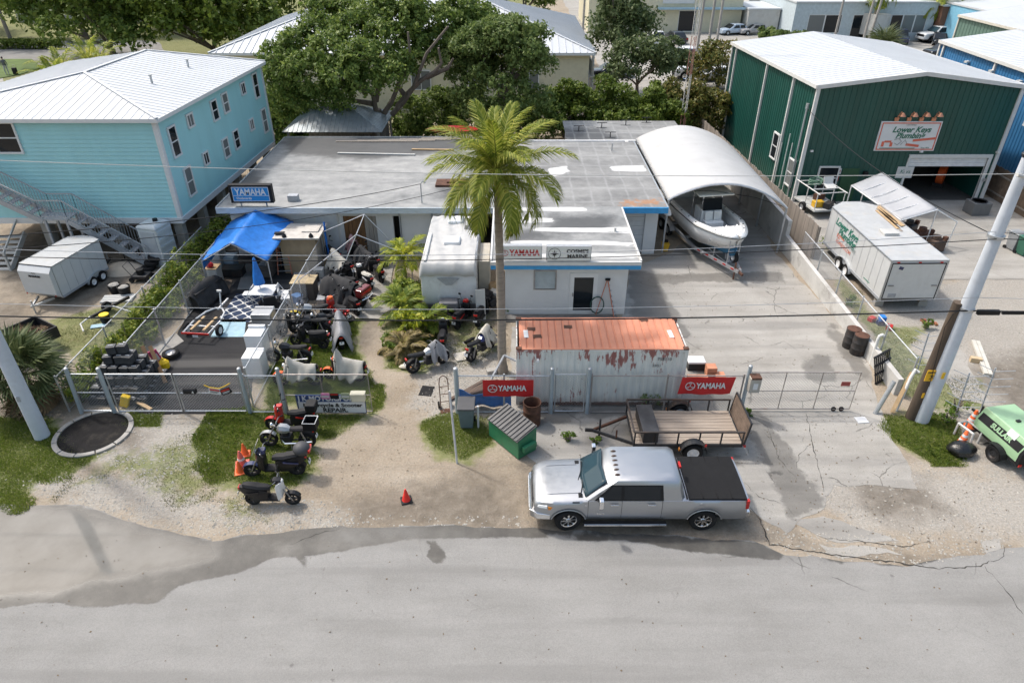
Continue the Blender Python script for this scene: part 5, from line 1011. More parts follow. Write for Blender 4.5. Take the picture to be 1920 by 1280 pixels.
for i,(px,py,h,lb) in enumerate(((1065,825,.4,'weed clump growing in the pavement crack by the dumpster'),(1115,830,.3,'weed clump in the pavement crack by the trailer hitch'),(1222,765,.7,'tall weed in front of the rusty container side'),(1402,778,.3,'weed tuft at the gate post beside the trailer tailgate'),(955,585,.5,'weed clump at the office wall corner'),(1552,462,.9,'leafy plant beside the white box trailer nose'),(1568,470,1.1,'taller leafy plant beside the white box trailer'),(1790,770,.7,'dense green weed bush at the pole foot'),(1590,570,.5,'weed tuft below the box trailer wheels'),(1735,615,.5,'weed clump behind the box trailer'),(1775,790,.5,'low weeds between poles and compressor'))): weed_clump(px,py,h,130+i,lb)
# vine covered hedge between the two left fences
def vine_hedge():
    rng = np.random.default_rng(33); t = thing('vine_hedge','long yellow green vine hedge covering the left fence line','hedge',(-15.6,27,0)); cl = []
    for y in np.arange(-7,8.5,.42):
        d = (1 if y > -3 else .75)*(1 if rng.random() > .12 else .4); cl.append((rng.uniform(-.45,.25)-.25,y,.75*d+rng.uniform(-.2,.25),.42,.4,.55*d)); cl.append((rng.uniform(-.5,.5)-.2,y+.2,.35,.5,.4,.35))
    v,f = leaf_cloud(cl,24000,.085,rng); v[:,2] = np.abs(v[:,2]); mkmesh('foliage',v,f,LEAF_V,t); mb = MB()
    for y in np.arange(-7,8,.9): mb.tube([(-.3,y,0),(-.2,y+.1,.6),(-.3,y+.3,1.2)],.03,4,.01)
    mb.build('stems',BARK,t)
vine_hedge()
# ================= vehicles =================
SILVER = mat('silver_paint', (.40,.415,.44), .38, .85, var=.015)
WHITEP = mat('white_car_paint', (.58,.59,.60), .3, 0, var=.03, coat=.6)
BLKP = mat('dark_car_paint', (.02,.025,.035), .25, .3, var=.1, coat=.8)
def body_rings(L, hw, arches, zr, ztop, zu=.42, AR=.5, az=.42, front=.55, rear=.25, fn=.82, crown=.05):
    """car body: rings across the length; side bottom follows the wheel arches"""
    xs = sorted({0,.06,.15,.3,.45,.6,.8,L-.06,L-.15,L-.3,L-.02,*np.arange(1.0,L-.3,.25).round(3),*[round(a+AR*math.sin(k*PI/16),4) for a in arches for k in range(-8,9)]}); xs = [x for x in xs if 0 <= x <= L]; rings = []
    for x in xs:
        w_ = hw*(fn+(1-fn)*min(1,x/front)**.5); w_ *= 1-.05*max(0,1-(L-x)/rear)
        zb = zr
        for a in arches:
            if abs(x-a) <= AR: zb = max(zb, az+math.sqrt(max(0,AR*AR-(x-a)**2))*1.0)
        zt = ztop(x); zb = min(zb, zt-.22); m = lambda f: zb+(zt-zb)*f
        half = [(0,zu),(w_*.72,zu),(w_*.73,zb-.02),(w_-.03,zb),(w_,m(.25)),(w_,m(.55)),(w_-.015,m(.8)),(w_-.05,zt-.03),(w_-.11,zt),(w_*.55,zt+crown*.75),(0,zt+crown)]
        rings.append([(x,-y,z) for y,z in half]+[(x,y,z) for y,z in half[-2:0:-1]])
    return rings
def cab(L0, L1, hw, zb, zt, rake_f, rake_r, tumble=.13):
    def ring(x0,x1,w_,z,c=.1): 
        return [(x0,-w_+c,z),(x0+c,-w_,z),((x0+x1)/2,-w_,z),(x1-c,-w_,z),(x1,-w_+c,z),(x1+.01,0,z),(x1,w_-c,z),(x1-c,w_,z),((x0+x1)/2,w_,z),(x0+c,w_,z),(x0,w_-c,z),(x0-.08,0,z)]
    h = zt-zb; return [ring(L0,L1,hw,zb),ring(L0+rake_f*.5,L1-rake_r*.5,hw-tumble*.5,zb+h*.5),ring(L0+rake_f*.9,L1-rake_r*.9,hw-tumble,zt-.1),ring(L0+rake_f+.04,L1-rake_r-.03,hw-tumble-.05,zt-.02,.12),ring(L0+rake_f+.25,L1-rake_r-.2,hw-tumble-.3,zt+.015,.14)]
def poly_panel(t, name, pts, d, m): return MB().prism(pts, d).build(name, m, t)
def pickup(name, label, loc, rz, paint, group=None, hero=False, cover=None, cabL=(1.5,4.5), L=6.4):
    t = thing(name, label, 'pickup truck', loc, rz, group); xa, xb = 1.05, 5.13; hw = 1.0
    zt = lambda x: (1.02+.17*min(1,x/.25)**.6+.08*max(0,min(1,(x-.25)/1.3))) if x < 1.62 else 1.30
    MB().loft(body_rings(L,hw,(xa,xb),.52,zt,AR=.52,az=.42)).build('body', paint, t, smooth=True)
    MB().loft(cab(cabL[0],cabL[1],.94,1.27,1.95,.8,.16)).build('cab', paint, t, smooth=True)
    MB().box(.4,6.1,-.7,.7,.3,.6).build('chassis', BLKM, t)
    # glass: windscreen, rear, sides
    a,b = cabL; ws = lambda f,s,o=.012: Vector((a-.08*(1-abs(s))-o+.75*f*.93, s*(.87-.12*f), 1.285+.62*f+o))
    MB().sheet(lambda u,v: ws(.06+.88*v,(u*2-1)*.97),10,5).build('windscreen', glass('windscreen_glass',(.025,.05,.065),.03), t, smooth=True, solid=.012)
    for s in (-1,1):
        P = lambda x,f: Vector((x, s*(.947-.135*f), 1.29+.57*f)); poly_panel(t,'window_surround',[P(a+.3,.0),P(3.85,.0),P(3.8,.92),P(a+.8,.92)],(0,s*.004,0),BLACK)
        for i,(x0,x1,x2,x3) in enumerate(((a+.42,2.58,2.58,a+.82),(2.68,3.75,3.72,2.66))): poly_panel(t,'side_window',[P(x0,.06),P(x1,.06),P(x2,.86),P(x3,.86)],(0,s*.012,0),DARKG)
    if hero:
        seam = mat('panel_gap',(.03,.03,.03),.8)
        for s in (-1,1):
            for x in (1.62,2.62,3.82): MB().tube([(x,s*(hw-.004),.62),(x,s*(hw+.002),1.0),(x,s*(hw-.03),1.25),(x,s*(.955),1.3)],.007,4).build('door_seam',seam,t)
            MB().tube([(1.62,s*(hw+.001),.6),(2.6,s*(hw+.001),.57),(3.9,s*(hw+.001),.57)],.007,4).build('door_seam',seam,t)
            for x in (2.4,3.5): MB().obox((x,s*(hw+.03),1.18),(.24,.035,.04)).build('door_handle',CHROME,t,bevel=.01)
            MB().tube([(1.9,s*.98,1.33),(1.95,s*1.13,1.38)],.03).build('mirror_arm',BLACK,t); MB().obox((1.97,s*1.2,1.44),(.14,.2,.34)).build('mirror',CHROME,t,bevel=.03)
            rb = MB().obox((2.75,s*1.07,.42),(2.5,.16,.07)); rb.build('running_board',BLACK,t,bevel=.02); MB().box(1.52,3.98,s*1.15-.02,s*1.15+.02,.42,.465).build('board_trim',CHROME,t)
            MB().tube([(.42,s*.93,1.02),(.2,s*.86,1.0),(.06,s*.72,.95)],.085,8).build('headlight',mat('headlight_glass',(.6,.62,.63),.1),t); MB().obox((.5,s*.965,.99),(.14,.05,.12)).build('side_marker',AMBER,t)
            MB().obox((6.36,s*.9,1.12),(.1,.16,.34)).build('tail_light',REDL,t,bevel=.02)
            MB().tube([(xx,s*(hw+.012),.42+.53*math.sin(k*PI/12)) for k in range(1,12) for xx in [xa+.53*math.cos(k*PI/12)]],.02,5).build('arch_lip',paint,t); MB().tube([(xx,s*(hw+.012),.42+.53*math.sin(k*PI/12)) for k in range(1,12) for xx in [xb+.53*math.cos(k*PI/12)]],.02,5).build('arch_lip',paint,t)
            text('RAM',.095,CHROME,t,(2.0,s*(hw+.006),.78),(PI/2,0,0 if s < 0 else PI),bold=.004,spacing=1.3)
            MB().cyl((5.0,s*(hw-.01),1.14),(5.0,s*(hw+.003),1.14),.09,n=18).build('fuel_flap',paint,t)
        MB().cyl((1.55,-.99,1.14),(1.55,-1.003,1.14),.025,n=8).build('badge',CHROME,t)
        MB().box(1.15,1.36,-.985,-.955,1.22,1.25).build('vent_badge',BLACK,t)
        for y in (-.52,-.3,-.1,.1,.3,.52)[:6]: MB().ell((cabL[0]+.98+.12*abs(y)*0,y,1.955),(.09,.045,.035),8,5).build('roof_marker',mat('smoked_lens',(.05,.03,.02),.15),t,smooth=True)
        MB().tube([(a-.1,-.75,1.3),(a+.0,-.3,1.36),(a+.03,.05,1.38)],.015).build('wiper',BLACK,t); MB().tube([(a-.12,-.1,1.3),(a+.0,.3,1.36),(a+.04,.65,1.38)],.015).build('wiper',BLACK,t)
        MB().box(a-.16,a-.03,-.8,.8,1.25,1.29).build('cowl',BLACK,t)
        for y in (-.62,.62): MB().tube([(.12,y*.9,1.17),(.5,y,1.245),(1.0,y,1.275),(1.42,y,1.30)],.012,4).build('hood_crease',paint,t)
        MB().box(4.53,4.57,-.9,.9,1.27,1.35).build('bed_gap',BLACK,t)
        MB().box(4.40,4.46,-.12,.12,1.83,1.9).build('brake_light',REDL,t)
    cv = cover or BLKM
    MB().loft([[(x,-.93,1.29),(x,-.93,1.35),(x,-.5,1.385),(x,0,1.39),(x,.5,1.385),(x,.93,1.35),(x,.93,1.29)] for x in (4.6,4.62,5.2,5.8,6.28,6.31)]).build('bed_cover',cv,t,smooth=True)
    if hero:
        for x in (5.02,5.45,5.88): MB().bar((x,-.91,1.352),(x,.91,1.352),.02,.06).build('cover_bow',cv,t)
    MB().loft([[(x,-y,z),(x,y,z),(x,y,z+h),(x,-y,z+h)] for x,y,z,h in ((-.14,.6,.5,.24),(-.1,.8,.48,.28),(.12,.96,.5,.24),(.5,1.0,.52,.2))]).build('front_bumper',CHROME if hero else paint,t,bevel=.02)
    MB().box(-.03,.1,-.62,.62,.74,1.05).build('grille',BLACK,t,bevel=.02); MB().box(6.3,6.52,-.9,.9,.56,.76).build('rear_bumper',CHROME if hero else BLACK,t,bevel=.03); MB().box(6.385,6.405,-.72,.72,.82,1.26).build('tailgate',paint,t)
    for x,st in ((xa,.18 if hero else 0),(xb,0)):
        for s in (-1,1): wheel(t,(x,s*.86,.42),.42,.28,CHROME,spokes=8 if hero else 0,steer=st,hub=.62)
    return t
TONNEAU = mat('black_vinyl', (.011,.011,.012), .75, var=.12, spec=.2, bmp=.15, bscale=60)
pickup('pickup_truck','silver crew cab pickup truck with black bed cover parked along the road',(.62,14.9,.012),0,SILVER,hero=True,cover=TONNEAU).scale = (.965,.96,.925)
def car(name,label,loc,rz,paint,group=None,suv=True):
    t = thing(name,label,'car',loc,rz,group); L = 4.7; hz = 1.0 if suv else .85; zt = lambda x: .72+(hz-.72)*min(1,x/.9)**.6 if x < 1.3 else hz
    MB().loft(body_rings(L,.92,(.85,3.7),.35,zt,zu=.25,AR=.38,az=.33)).build('body',paint,t,smooth=True); top = 1.68 if suv else 1.4
    MB().loft(cab(1.1,4.55 if suv else 4.2,.86,hz-.03,top,.85,.45 if suv else .8)).build('cab',paint,t,smooth=True)
    MB().sheet(lambda u,v: (1.07+.85*(.06+.85*v)-.015,(u*2-1)*(.78-.1*v),hz-.01+(top-hz)*(.06+.85*v)+.012),4,3).build('windscreen',DARKG,t,solid=.012)
    x1 = 4.55 if suv else 4.2; MB().sheet(lambda u,v: (x1-(.45 if suv else .8)*(.1+.8*v)+.02,(u*2-1)*(.76-.1*v),hz+(top-hz)*(.1+.8*v)),4,3).build('rear_window',DARKG,t,solid=.012)
    for s in (-1,1):
        for a,b in ((1.75,2.7),(2.8,x1-.6)): poly_panel(t,'side_window',[(a if a > 2 else a-.1,s*.855,hz+.05),(b,s*.855,hz+.05),(b-.08,s*.775,top-.14),(a+.3 if a < 2 else a,s*.775,top-.14)],(0,s*.012,0),DARKG)
        MB().obox((4.66,s*.72,hz-.15),(.08,.25,.16)).build('tail_light',REDL,t); MB().obox((.08,s*.66,.66),(.12,.3,.12)).build('headlight',TRIM,t)
    for x in (.85,3.7):
        for s in (-1,1): wheel(t,(x,s*.8,.33),.33,.22,GALV)
    return t
GV = 'vehicles parked in the far car park'
q = G(1365,145); pickup('parked_pickup','white crew cab pickup parked behind the hedge, bed towards the green warehouse',(q.x-6.2,q.y-.9,.01),.06,WHITEP,GV)
q = G(1365,128); pickup('parked_pickup','second white pickup parked on the far side of its white neighbour',(q.x-7.4,q.y+1.6,.01),.08,mat('cool_white_paint',(.68,.71,.74),.3,coat=.6),GV)
for px,py,rz,lb,m,suv in ((1218,76,-1.5,'white sport utility vehicle parked before the cream storefront',WHITEP,True),(1254,74,-1.4,'dark saloon car parked before the cream storefront',BLKP,False),(1348,66,.3,'pale blue car parked at the glass storefront',mat('pale_blue_paint',(.4,.48,.58),.3,coat=.6),False),(1385,66,.3,'red and grey car parked beside the pale blue car',mat('grey_paint',(.3,.3,.31),.3,coat=.6),False),(1105,145,.1,'dark car half hidden behind the cream building',BLKP,False),(1690,85,1.3,'navy sport utility vehicle parked by the round palm',mat('navy_paint',(.012,.02,.06),.25,coat=.7),True),(1735,107,.2,'black car roof behind the warehouse ridge',BLKP,False),(1300,152,.15,'pale car in front of the white pickups',WHITEP,False),(1762,88,1.2,'black car parked by the work truck',BLKP,False)):
    q = G(px,py); car('parked_car',lb,(q.x,q.y,.01),rz,m,GV,suv)
q = G(1722,80); pickup('work_truck','white work pickup with ladder rack by the far lot entrance',(q.x,q.y,.01),.25,WHITEP,GV)
def box_truck():
    q = G(1575,66); t = thing('box_truck','white box truck parked beside the blue workshops','truck',(q.x,q.y,.01),-1.2)
    MB().box(2.0,6.8,-1.2,1.2,.8,3.4).build('cargo_box',OFFW,t,bevel=.04); MB().loft(body_rings(2.2,1.0,(.9,),.5,lambda x: 1.1+.2*min(1,x/.8),AR=.45)).build('body',WHITEP,t,smooth=True); MB().loft(cab(.7,2.0,.95,1.25,2.1,.5,.05)).build('cab',WHITEP,t,smooth=True)
    MB().sheet(lambda u,v: (.68+.5*(.1+.8*v)-.02,(u*2-1)*.8,1.28+.8*(.1+.8*v)),3,3).build('windscreen',DARKG,t,solid=.02); MB().box(1.5,6.6,-.5,.5,.5,.8).build('chassis',BLKM,t)
    for x in (.9,5.4):
        for s in (-1,1): wheel(t,(x,s*.95,.42),.42,.26,GALV)
box_truck()
# ---------------- two wheelers ----------------
def bike(name,label,loc,rz,col,kind='scooter',accent=None,seatm=None,box=None,screen=False,shield=None,group='parked scooters and motorcycles',front=(.62,-.55)):
    """front wheel at +x; parts: wheels, body, leg shield, seat, fork, handlebar, mirrors, lamps"""
    t = thing(name,label,'scooter' if kind == 'scooter' else 'motorcycle',loc,rz,group); acc = accent or col; sm = seatm or BLACK
    big = kind != 'scooter'; wr = .30 if big else .24; xf = .68 if big else .64; xr = -.62 if big else -.58; ww = .11 if big else .12
    wheel(t,(xf,0,wr),wr,ww,BLKM,spokes=5,hub=.66,name='front_wheel',steer=.15); wheel(t,(xr,0,wr),wr,ww*1.2,BLKM,spokes=5,hub=.66,name='rear_wheel')
    hb = Vector((xf-.36,0,1.0 if big else .98))
    mb = MB()
    for s in (-1,1): mb.tube([(xf,s*.075,wr),(xf-.14,s*.075,wr+.32),(hb.x+.02,s*.06,hb.z-.08)],.022)
    mb.build('fork',STEEL,t)
    MB().sheet(lambda u,v: (xf+(wr+.03)*math.cos(2.5-2.1*u),(v-.5)*.15,wr+(wr+.03)*math.sin(2.5-2.1*u)),8,3).build('front_fender',acc,t,solid=.012)
    MB().tube([(hb.x-.14,-.34,hb.z+.05),(hb.x-.03,-.22,hb.z+.07),(hb.x,0,hb.z),(hb.x-.03,.22,hb.z+.07),(hb.x-.14,.34,hb.z+.05)],.014).build('handlebar',STEEL,t)
    for s in (-1,1):
        MB().cyl((hb.x-.14,s*.34,hb.z+.05),(hb.x-.05,s*.25,hb.z+.065),.02,n=8).build('grip',BLACK,t); MB().tube([(hb.x-.04,s*.2,hb.z+.07),(hb.x-.02,s*.27,hb.z+.25)],.008).build('mirror_stalk',BLACK,t); MB().ell((hb.x-.02,s*.29,hb.z+.28),(.02,.075,.05),10,6).build('mirror',BLACK,t,smooth=True)
    if not big:
        MB().loft([[(x,-w_,z0),(x,w_,z0),(x-.02,w_*.9,z1),(x-.02,-w_*.9,z1)] for x,w_,z0,z1 in ((.46,.06,.6,.95),(.40,.16,.42,.97),(.30,.19,.32,.9),(.24,.17,.3,.8))]).build('leg_shield',shield or col,t,bevel=.02)
        MB().box(-.15,.28,-.15,.15,.24,.32).build('footboard',BLACK,t,bevel=.02)
        MB().loft([[(x,-w_,z0),(x,-w_*1.05,(z0+z1)/2),(x,-w_*.8,z1),(x,w_*.8,z1),(x,w_*1.05,(z0+z1)/2),(x,w_,z0)] for x,w_,z0,z1 in ((-.06,.12,.3,.6),(-.2,.17,.3,.68),(-.5,.17,.4,.72),(-.75,.13,.52,.76),(-.9,.06,.62,.76))]).build('body',col,t,smooth=True)
        MB().loft([[(x,-w_*.8,z-.06),(x,-w_,z),(x,-w_*.6,z+.06),(x,w_*.6,z+.06),(x,w_,z),(x,w_*.8,z-.06)] for x,w_,z in ((.02,.08,.68),(-.08,.13,.72),(-.3,.15,.73),(-.38,.16,.76),(-.65,.14,.80),(-.78,.08,.8))]).build('seat',sm,t,smooth=True)
        for s in (-1,1): MB().obox((-.5,s*.185,.6),(.42,.02,.05),ry=-.15).build('side_stripe',acc,t)
        MB().loft([[(hb.x+x,-w_,hb.z+z-.07),(hb.x+x,w_,hb.z+z-.07),(hb.x+x,w_*.8,hb.z+z+.05),(hb.x+x,-w_*.8,hb.z+z+.05)] for x,w_,z in ((.14,.07,-.03),(.08,.12,0),(-.08,.12,.02),(-.12,.08,.02))]).build('head_cowl',acc,t,bevel=.015)
        MB().ell((hb.x+.15,0,hb.z-.02),(.03,.08,.06),10,6).build('headlight',TRIM,t,smooth=True)
        MB().box(-.55,-.15,-.1,.1,.2,.38).build('engine',BLKM,t)
    else:
        MB().loft([[(x,-w_,z0),(x,-w_*1.1,(z0+z1)/2),(x,-w_*.6,z1),(x,w_*.6,z1),(x,w_*1.1,(z0+z1)/2),(x,w_,z0)] for x,w_,z0,z1 in ((.32,.08,.72,.84),(.22,.15,.68,.92),(.0,.15,.68,.9),(-.12,.1,.7,.82))]).build('tank',col,t,smooth=True)
        MB().loft([[(x,-w_*.8,z-.05),(x,-w_,z),(x,-w_*.6,z+.05),(x,w_*.6,z+.05),(x,w_,z),(x,w_*.8,z-.05)] for x,w_,z in ((-.08,.09,.77),(-.25,.13,.77),(-.5,.14,.8),(-.72,.12,.84),(-.82,.06,.84))]).build('seat',sm,t,smooth=True)
        MB().box(-.12,.24,-.16,.16,.25,.52).box(-.02,.16,-.12,.12,.52,.68).build('engine',BLKM,t,bevel=.02); MB().tube([(.3,0,.8),(.1,0,.7),(-.4,0,.68),(-.8,0,.78)],.025).tube([(.28,0,.75),(.25,0,.4),(.0,0,.25),(-.3,0,.3),(xr,0,wr)],.03).build('frame',BLKM,t)
        MB().tube([(.2,.16,.4),(.1,.17,.25),(-.3,.18,.28),(-.85,.2,.38)],.035).build('exhaust',CHROME,t)
        MB().ell((hb.x+.15,0,hb.z-.08),(.07,.1,.1),12,8).build('headlight',CHROME,t,smooth=True)
        MB().tube([(-.5,.12,.72),(xr,.12,wr+.02)],.03).build('shock',STEEL,t); MB().tube([(-.5,-.12,.72),(xr,-.12,wr+.02)],.03).build('shock',STEEL,t)
    MB().sheet(lambda u,v: (xr+(wr+.04)*math.cos(1.0+1.9*u),(v-.5)*.16,wr+(wr+.04)*math.sin(1.0+1.9*u)),6,2).build('rear_fender',BLACK,t,solid=.012)
    MB().obox((-.9,0,.72),(.05,.16,.07)).build('tail_light',REDL,t); MB().obox((-.97,0,.5),(.012,.18,.12),ry=.2).build('number_plate',TRIM,t); MB().bar((-.9,0,.68),(-.97,0,.5),.03).build('plate_bracket',BLACK,t)
    MB().tube([(-.1,.12,.28),(-.12,.24,.0)],.012).build('side_stand',STEEL,t)
    if box == 'case': MB().obox((-.85,0,1.0),(.38,.42,.3)).build('top_case',BLACK,t,bevel=.05); MB().box(-1.0,-.6,-.1,.1,.8,.85).build('rack',BLKM,t)
    if box == 'round': MB().ell((-.82,0,1.0),(.24,.24,.2),14,8).build('top_case',mat('charcoal_case',(.05,.05,.055),.6),t,smooth=True); MB().obox((-1.04,0,.98),(.05,.3,.1)).build('case_light',REDL,t); MB().box(-.95,-.6,-.1,.1,.78,.84).build('rack',BLKM,t)
    if box == 'crate':
        c = MB()
        for x in (-1.05,-.65): c.box(x-.015,x+.015,-.2,.2,.85,1.15)
        for y in (-.2,.2): c.box(-1.035,-.665,y-.015,y+.015,.85,1.15)
        c.box(-1.035,-.665,-.185,.185,.85,.87); c.build('milk_crate',BLACK,t); MB().tube([(-1.06,-.21,1.16),(-.64,-.21,1.16),(-.64,.21,1.16),(-1.06,.21,1.16),(-1.06,-.21,1.16)],.015).build('crate_rim',TRIM,t); MB().box(-.9,-.6,-.1,.1,.82,.85).build('rack',BLKM,t)
    if screen: MB().sheet(lambda u,v: (hb.x+.2-.15*v,(u-.5)*(.4-.12*v),hb.z+.0+.35*v),5,4).build('windscreen',CLOTHW,t,solid=.015)
    return t
def cover(par, name, m, ridge, w0, floor=.25, seed=1, flare=1.25):
    """cloth thrown over a bike: ridge = [(x, z)], falls both sides with folds"""
    rn = random.Random(seed); n = 28; ph = [rn.uniform(0,6) for _ in range(4)]
    def top(f):
        k = f*(len(ridge)-1); i = min(int(k),len(ridge)-2); a = k-i; return ridge[i][0]*(1-a)+ridge[i+1][0]*a, ridge[i][1]*(1-a)+ridge[i+1][1]*a
    def fn(u,v):
        x,z = top(u); s = v*2-1; e = abs(s); fold = .05*math.sin(u*17+ph[0]+3*s)+.035*math.sin(u*31+ph[1]); fl = floor+.12*math.sin(u*9+ph[2])+.06*math.sin(u*23)
        if e < .25: y = s*.5*w0; zz = z-.25*e*w0
        else: q = (e-.25)/.75; y = math.copysign(.125*w0+(flare*w0*.5-.125*w0)*q**.75+fold*q,s); zz = z-.06*w0-(z-.06*w0-fl)*q
        return (x+.04*math.sin(v*14+ph[3])*e, y, zz)
    return MB().sheet(fn,n,18).build(name,m,par,smooth=True,solid=.01)
RED = mat('red_plastic',(.42,.015,.012),.35,coat=.3); BLU = mat('navy_plastic',(.02,.03,.10),.35,coat=.4); BLKG = mat('gloss_black',(.012,.012,.014),.3,spec=.35); WHTP = mat('white_plastic',(.6,.6,.6),.35); YEL = mat('yellow_plastic',(.55,.42,.02),.4); SLV = mat('silver_plastic',(.35,.36,.37),.35,.5)
def at(px,py): q = G(px,py); return (q.x,q.y,.006)
bike('scooter','black scooter with white leg shield parked nearest the road',at(513,944),0,BLKG,accent=BLKG,seatm=BLACK,shield=WHTP)
bike('maxi_scooter','large navy and black scooter with rounded top case and cloth on its nose',at(520,889),PI+.06,BLKG,accent=BLU,box='round',screen=True).scale = (1.15,1.15,1.05)
bike('motorcycle','small black motorcycle with milk crate tied on its rear rack',at(545,836),PI-.03,SLV,'moto',accent=SLV,box='crate')
bike('scooter','red and black scooter with black square top case by the fence',at(547,803),PI,BLKG,accent=RED,box='case',shield=RED)
b_ = bike('motorcycle','red motorcycle behind the fence under an off white sheet',at(563,722),PI,RED,'moto',accent=ORANGE); cover(b_,'sheet',CLOTHW,[(.45,1.0),(.28,1.32),(.1,1.15),(-.3,.98),(-.75,.98)],.55,.45,seed=2)
b_ = bike('scooter','scooter behind the repair sign under a white dust sheet',at(648,712),PI-.15,BLKG,accent=ORANGE); cover(b_,'sheet',CLOTHW,[(.3,1.15),(.2,1.42),(.02,1.05),(-.4,.98),(-.85,.95)],.6,.3,seed=5)
bike('maxi_scooter','long black maxi scooter with red tail lamp on the grass',at(583,650),PI-.2,BLKG,accent=BLKG,seatm=BLACK)
bike('motorcycle','black motorcycle with silver grab rail behind the long maxi scooter',at(585,628),PI-.15,BLKG,'moto')
bike('motorcycle','motorcycle with yellow fender leaning among the parked bikes',at(585,605),PI+.1,SLV,'moto',accent=YEL)
b_ = bike('scooter','scooter standing under a full length grey cover with a red lamp showing',at(642,640),PI*.5+.25,BLKG); cover(b_,'cover',CLOTHG,[(.75,.95),(.45,1.3),(.1,1.15),(-.4,1.0),(-.85,.95),(-.95,.85)],.62,.08,seed=8)
b_ = bike('touring_motorcycle','big touring motorcycle under a black cover with its chrome tail showing',at(650,568),PI-.45,mat('maroon_paint',(.14,.012,.012),.3,coat=.6),'moto'); b_.scale = (1.25,1.25,1.2); cover(b_,'cover',CLOTHB,[(.9,.9),(.5,1.15),(.1,1.1),(-.25,1.05),(-.55,.95)],.95,.1,seed=9,flare=1.15)
MB().obox((-.85,0,.72),(.28,.62,.34)).build('tail_trunk',mat('maroon_paint',(.14,.012,.012),.3,coat=.6),b_,bevel=.05); MB().obox((-1.0,0,.74),(.03,.56,.08)).build('lamp_bar',REDL,b_); MB().tube([(-1.0,-.32,.52),(-1.04,0,.5),(-1.0,.32,.52)],.025).build('bumper',CHROME,b_)
bike('scooter','red framed scooter with orange cloth behind the grey covered one',at(632,598),PI-.7,RED,accent=ORANGE)
bike('scooter','black and white scooter with lit tail lamps on the shop pad',at(683,535),PI*.72,BLKG,accent=WHTP,seatm=CLOTHW)
b_ = bike('scooter','scooter under a light cloth hood beside the wooden door',at(640,515),PI*.8,BLKG); cover(b_,'hood',CLOTHW,[(.7,.9),(.4,1.35),(.0,1.1),(-.5,.9)],.7,.35,seed=12)
b_ = bike('motorcycle','black draped motorcycle nearest the wooden door',at(690,503),PI*.78,BLKG,'moto'); cover(b_,'drape',CLOTHB,[(.8,.8),(.4,1.2),(0,1.0),(-.45,.95)],.7,.3,seed=13)
b_ = bike('scooter','scooter with pink and grey cloth over its handlebars by the door',at(672,490),PI*.75,BLKG); cover(b_,'cloth',mat('pink_grey_cloth',(.34,.2,.2),.9,var=.3),[(.62,.9),(.4,1.4),(.1,1.1)],.5,.6,seed=15)
b_ = bike('sport_motorcycle','silver and black motorcycle with half pulled cover beside the gravel',at(803,690),.55,SLV,'moto',accent=SLV); cover(b_,'half_cover',CLOTHG,[(.75,.8),(.42,1.2),(.1,1.05)],.55,.45,seed=16)
bike('scooter','black scooter with its tail towards the gravel beside the yellow shrub',at(832,645),PI*.5+.05,BLKG)
bike('scooter','black scooter with round chrome mirrors in front of the caravan hitch',at(870,605),PI*.5-.4,BLKG,accent=RED)
bike('scooter','dark scooter leaning beside the caravan and white board',at(905,600),PI*.5-.3,BLKG)
b_ = bike('motorcycle','blue motorcycle with off white cloth over its handlebars by the palm trunk',at(903,665),PI*.5-.65,mat('deep_blue_paint',(.012,.03,.15),.3,coat=.6),'moto'); cover(b_,'cloth',CLOTHW,[(.62,.95),(.42,1.3),(.15,1.15),(.0,1.05)],.6,.55,seed=19)
for px,py,a_,k_,lb in ((612,622,PI+.3,'moto','dark motorcycle wedged between yellow fendered bike and grey cover'),(658,582,PI-.9,'scooter','black scooter squeezed behind the touring motorcycle'),(705,522,PI*.7,'scooter','black scooter at the planted bed side of the shop pad'),(622,492,PI*.75,'moto','dark motorcycle beside the hanging blue tarp'),(560,625,PI+.2,'scooter','black scooter against the scooter fence'),(545,680,PI-.1,'moto','black motorcycle by the white appliances fence'),(648,545,PI-.6,'scooter','black scooter half hidden by the black cover')): bike('scooter' if k_ == 'scooter' else 'motorcycle',lb,at(px,py),a_,BLKG,k_,accent=BLKG)
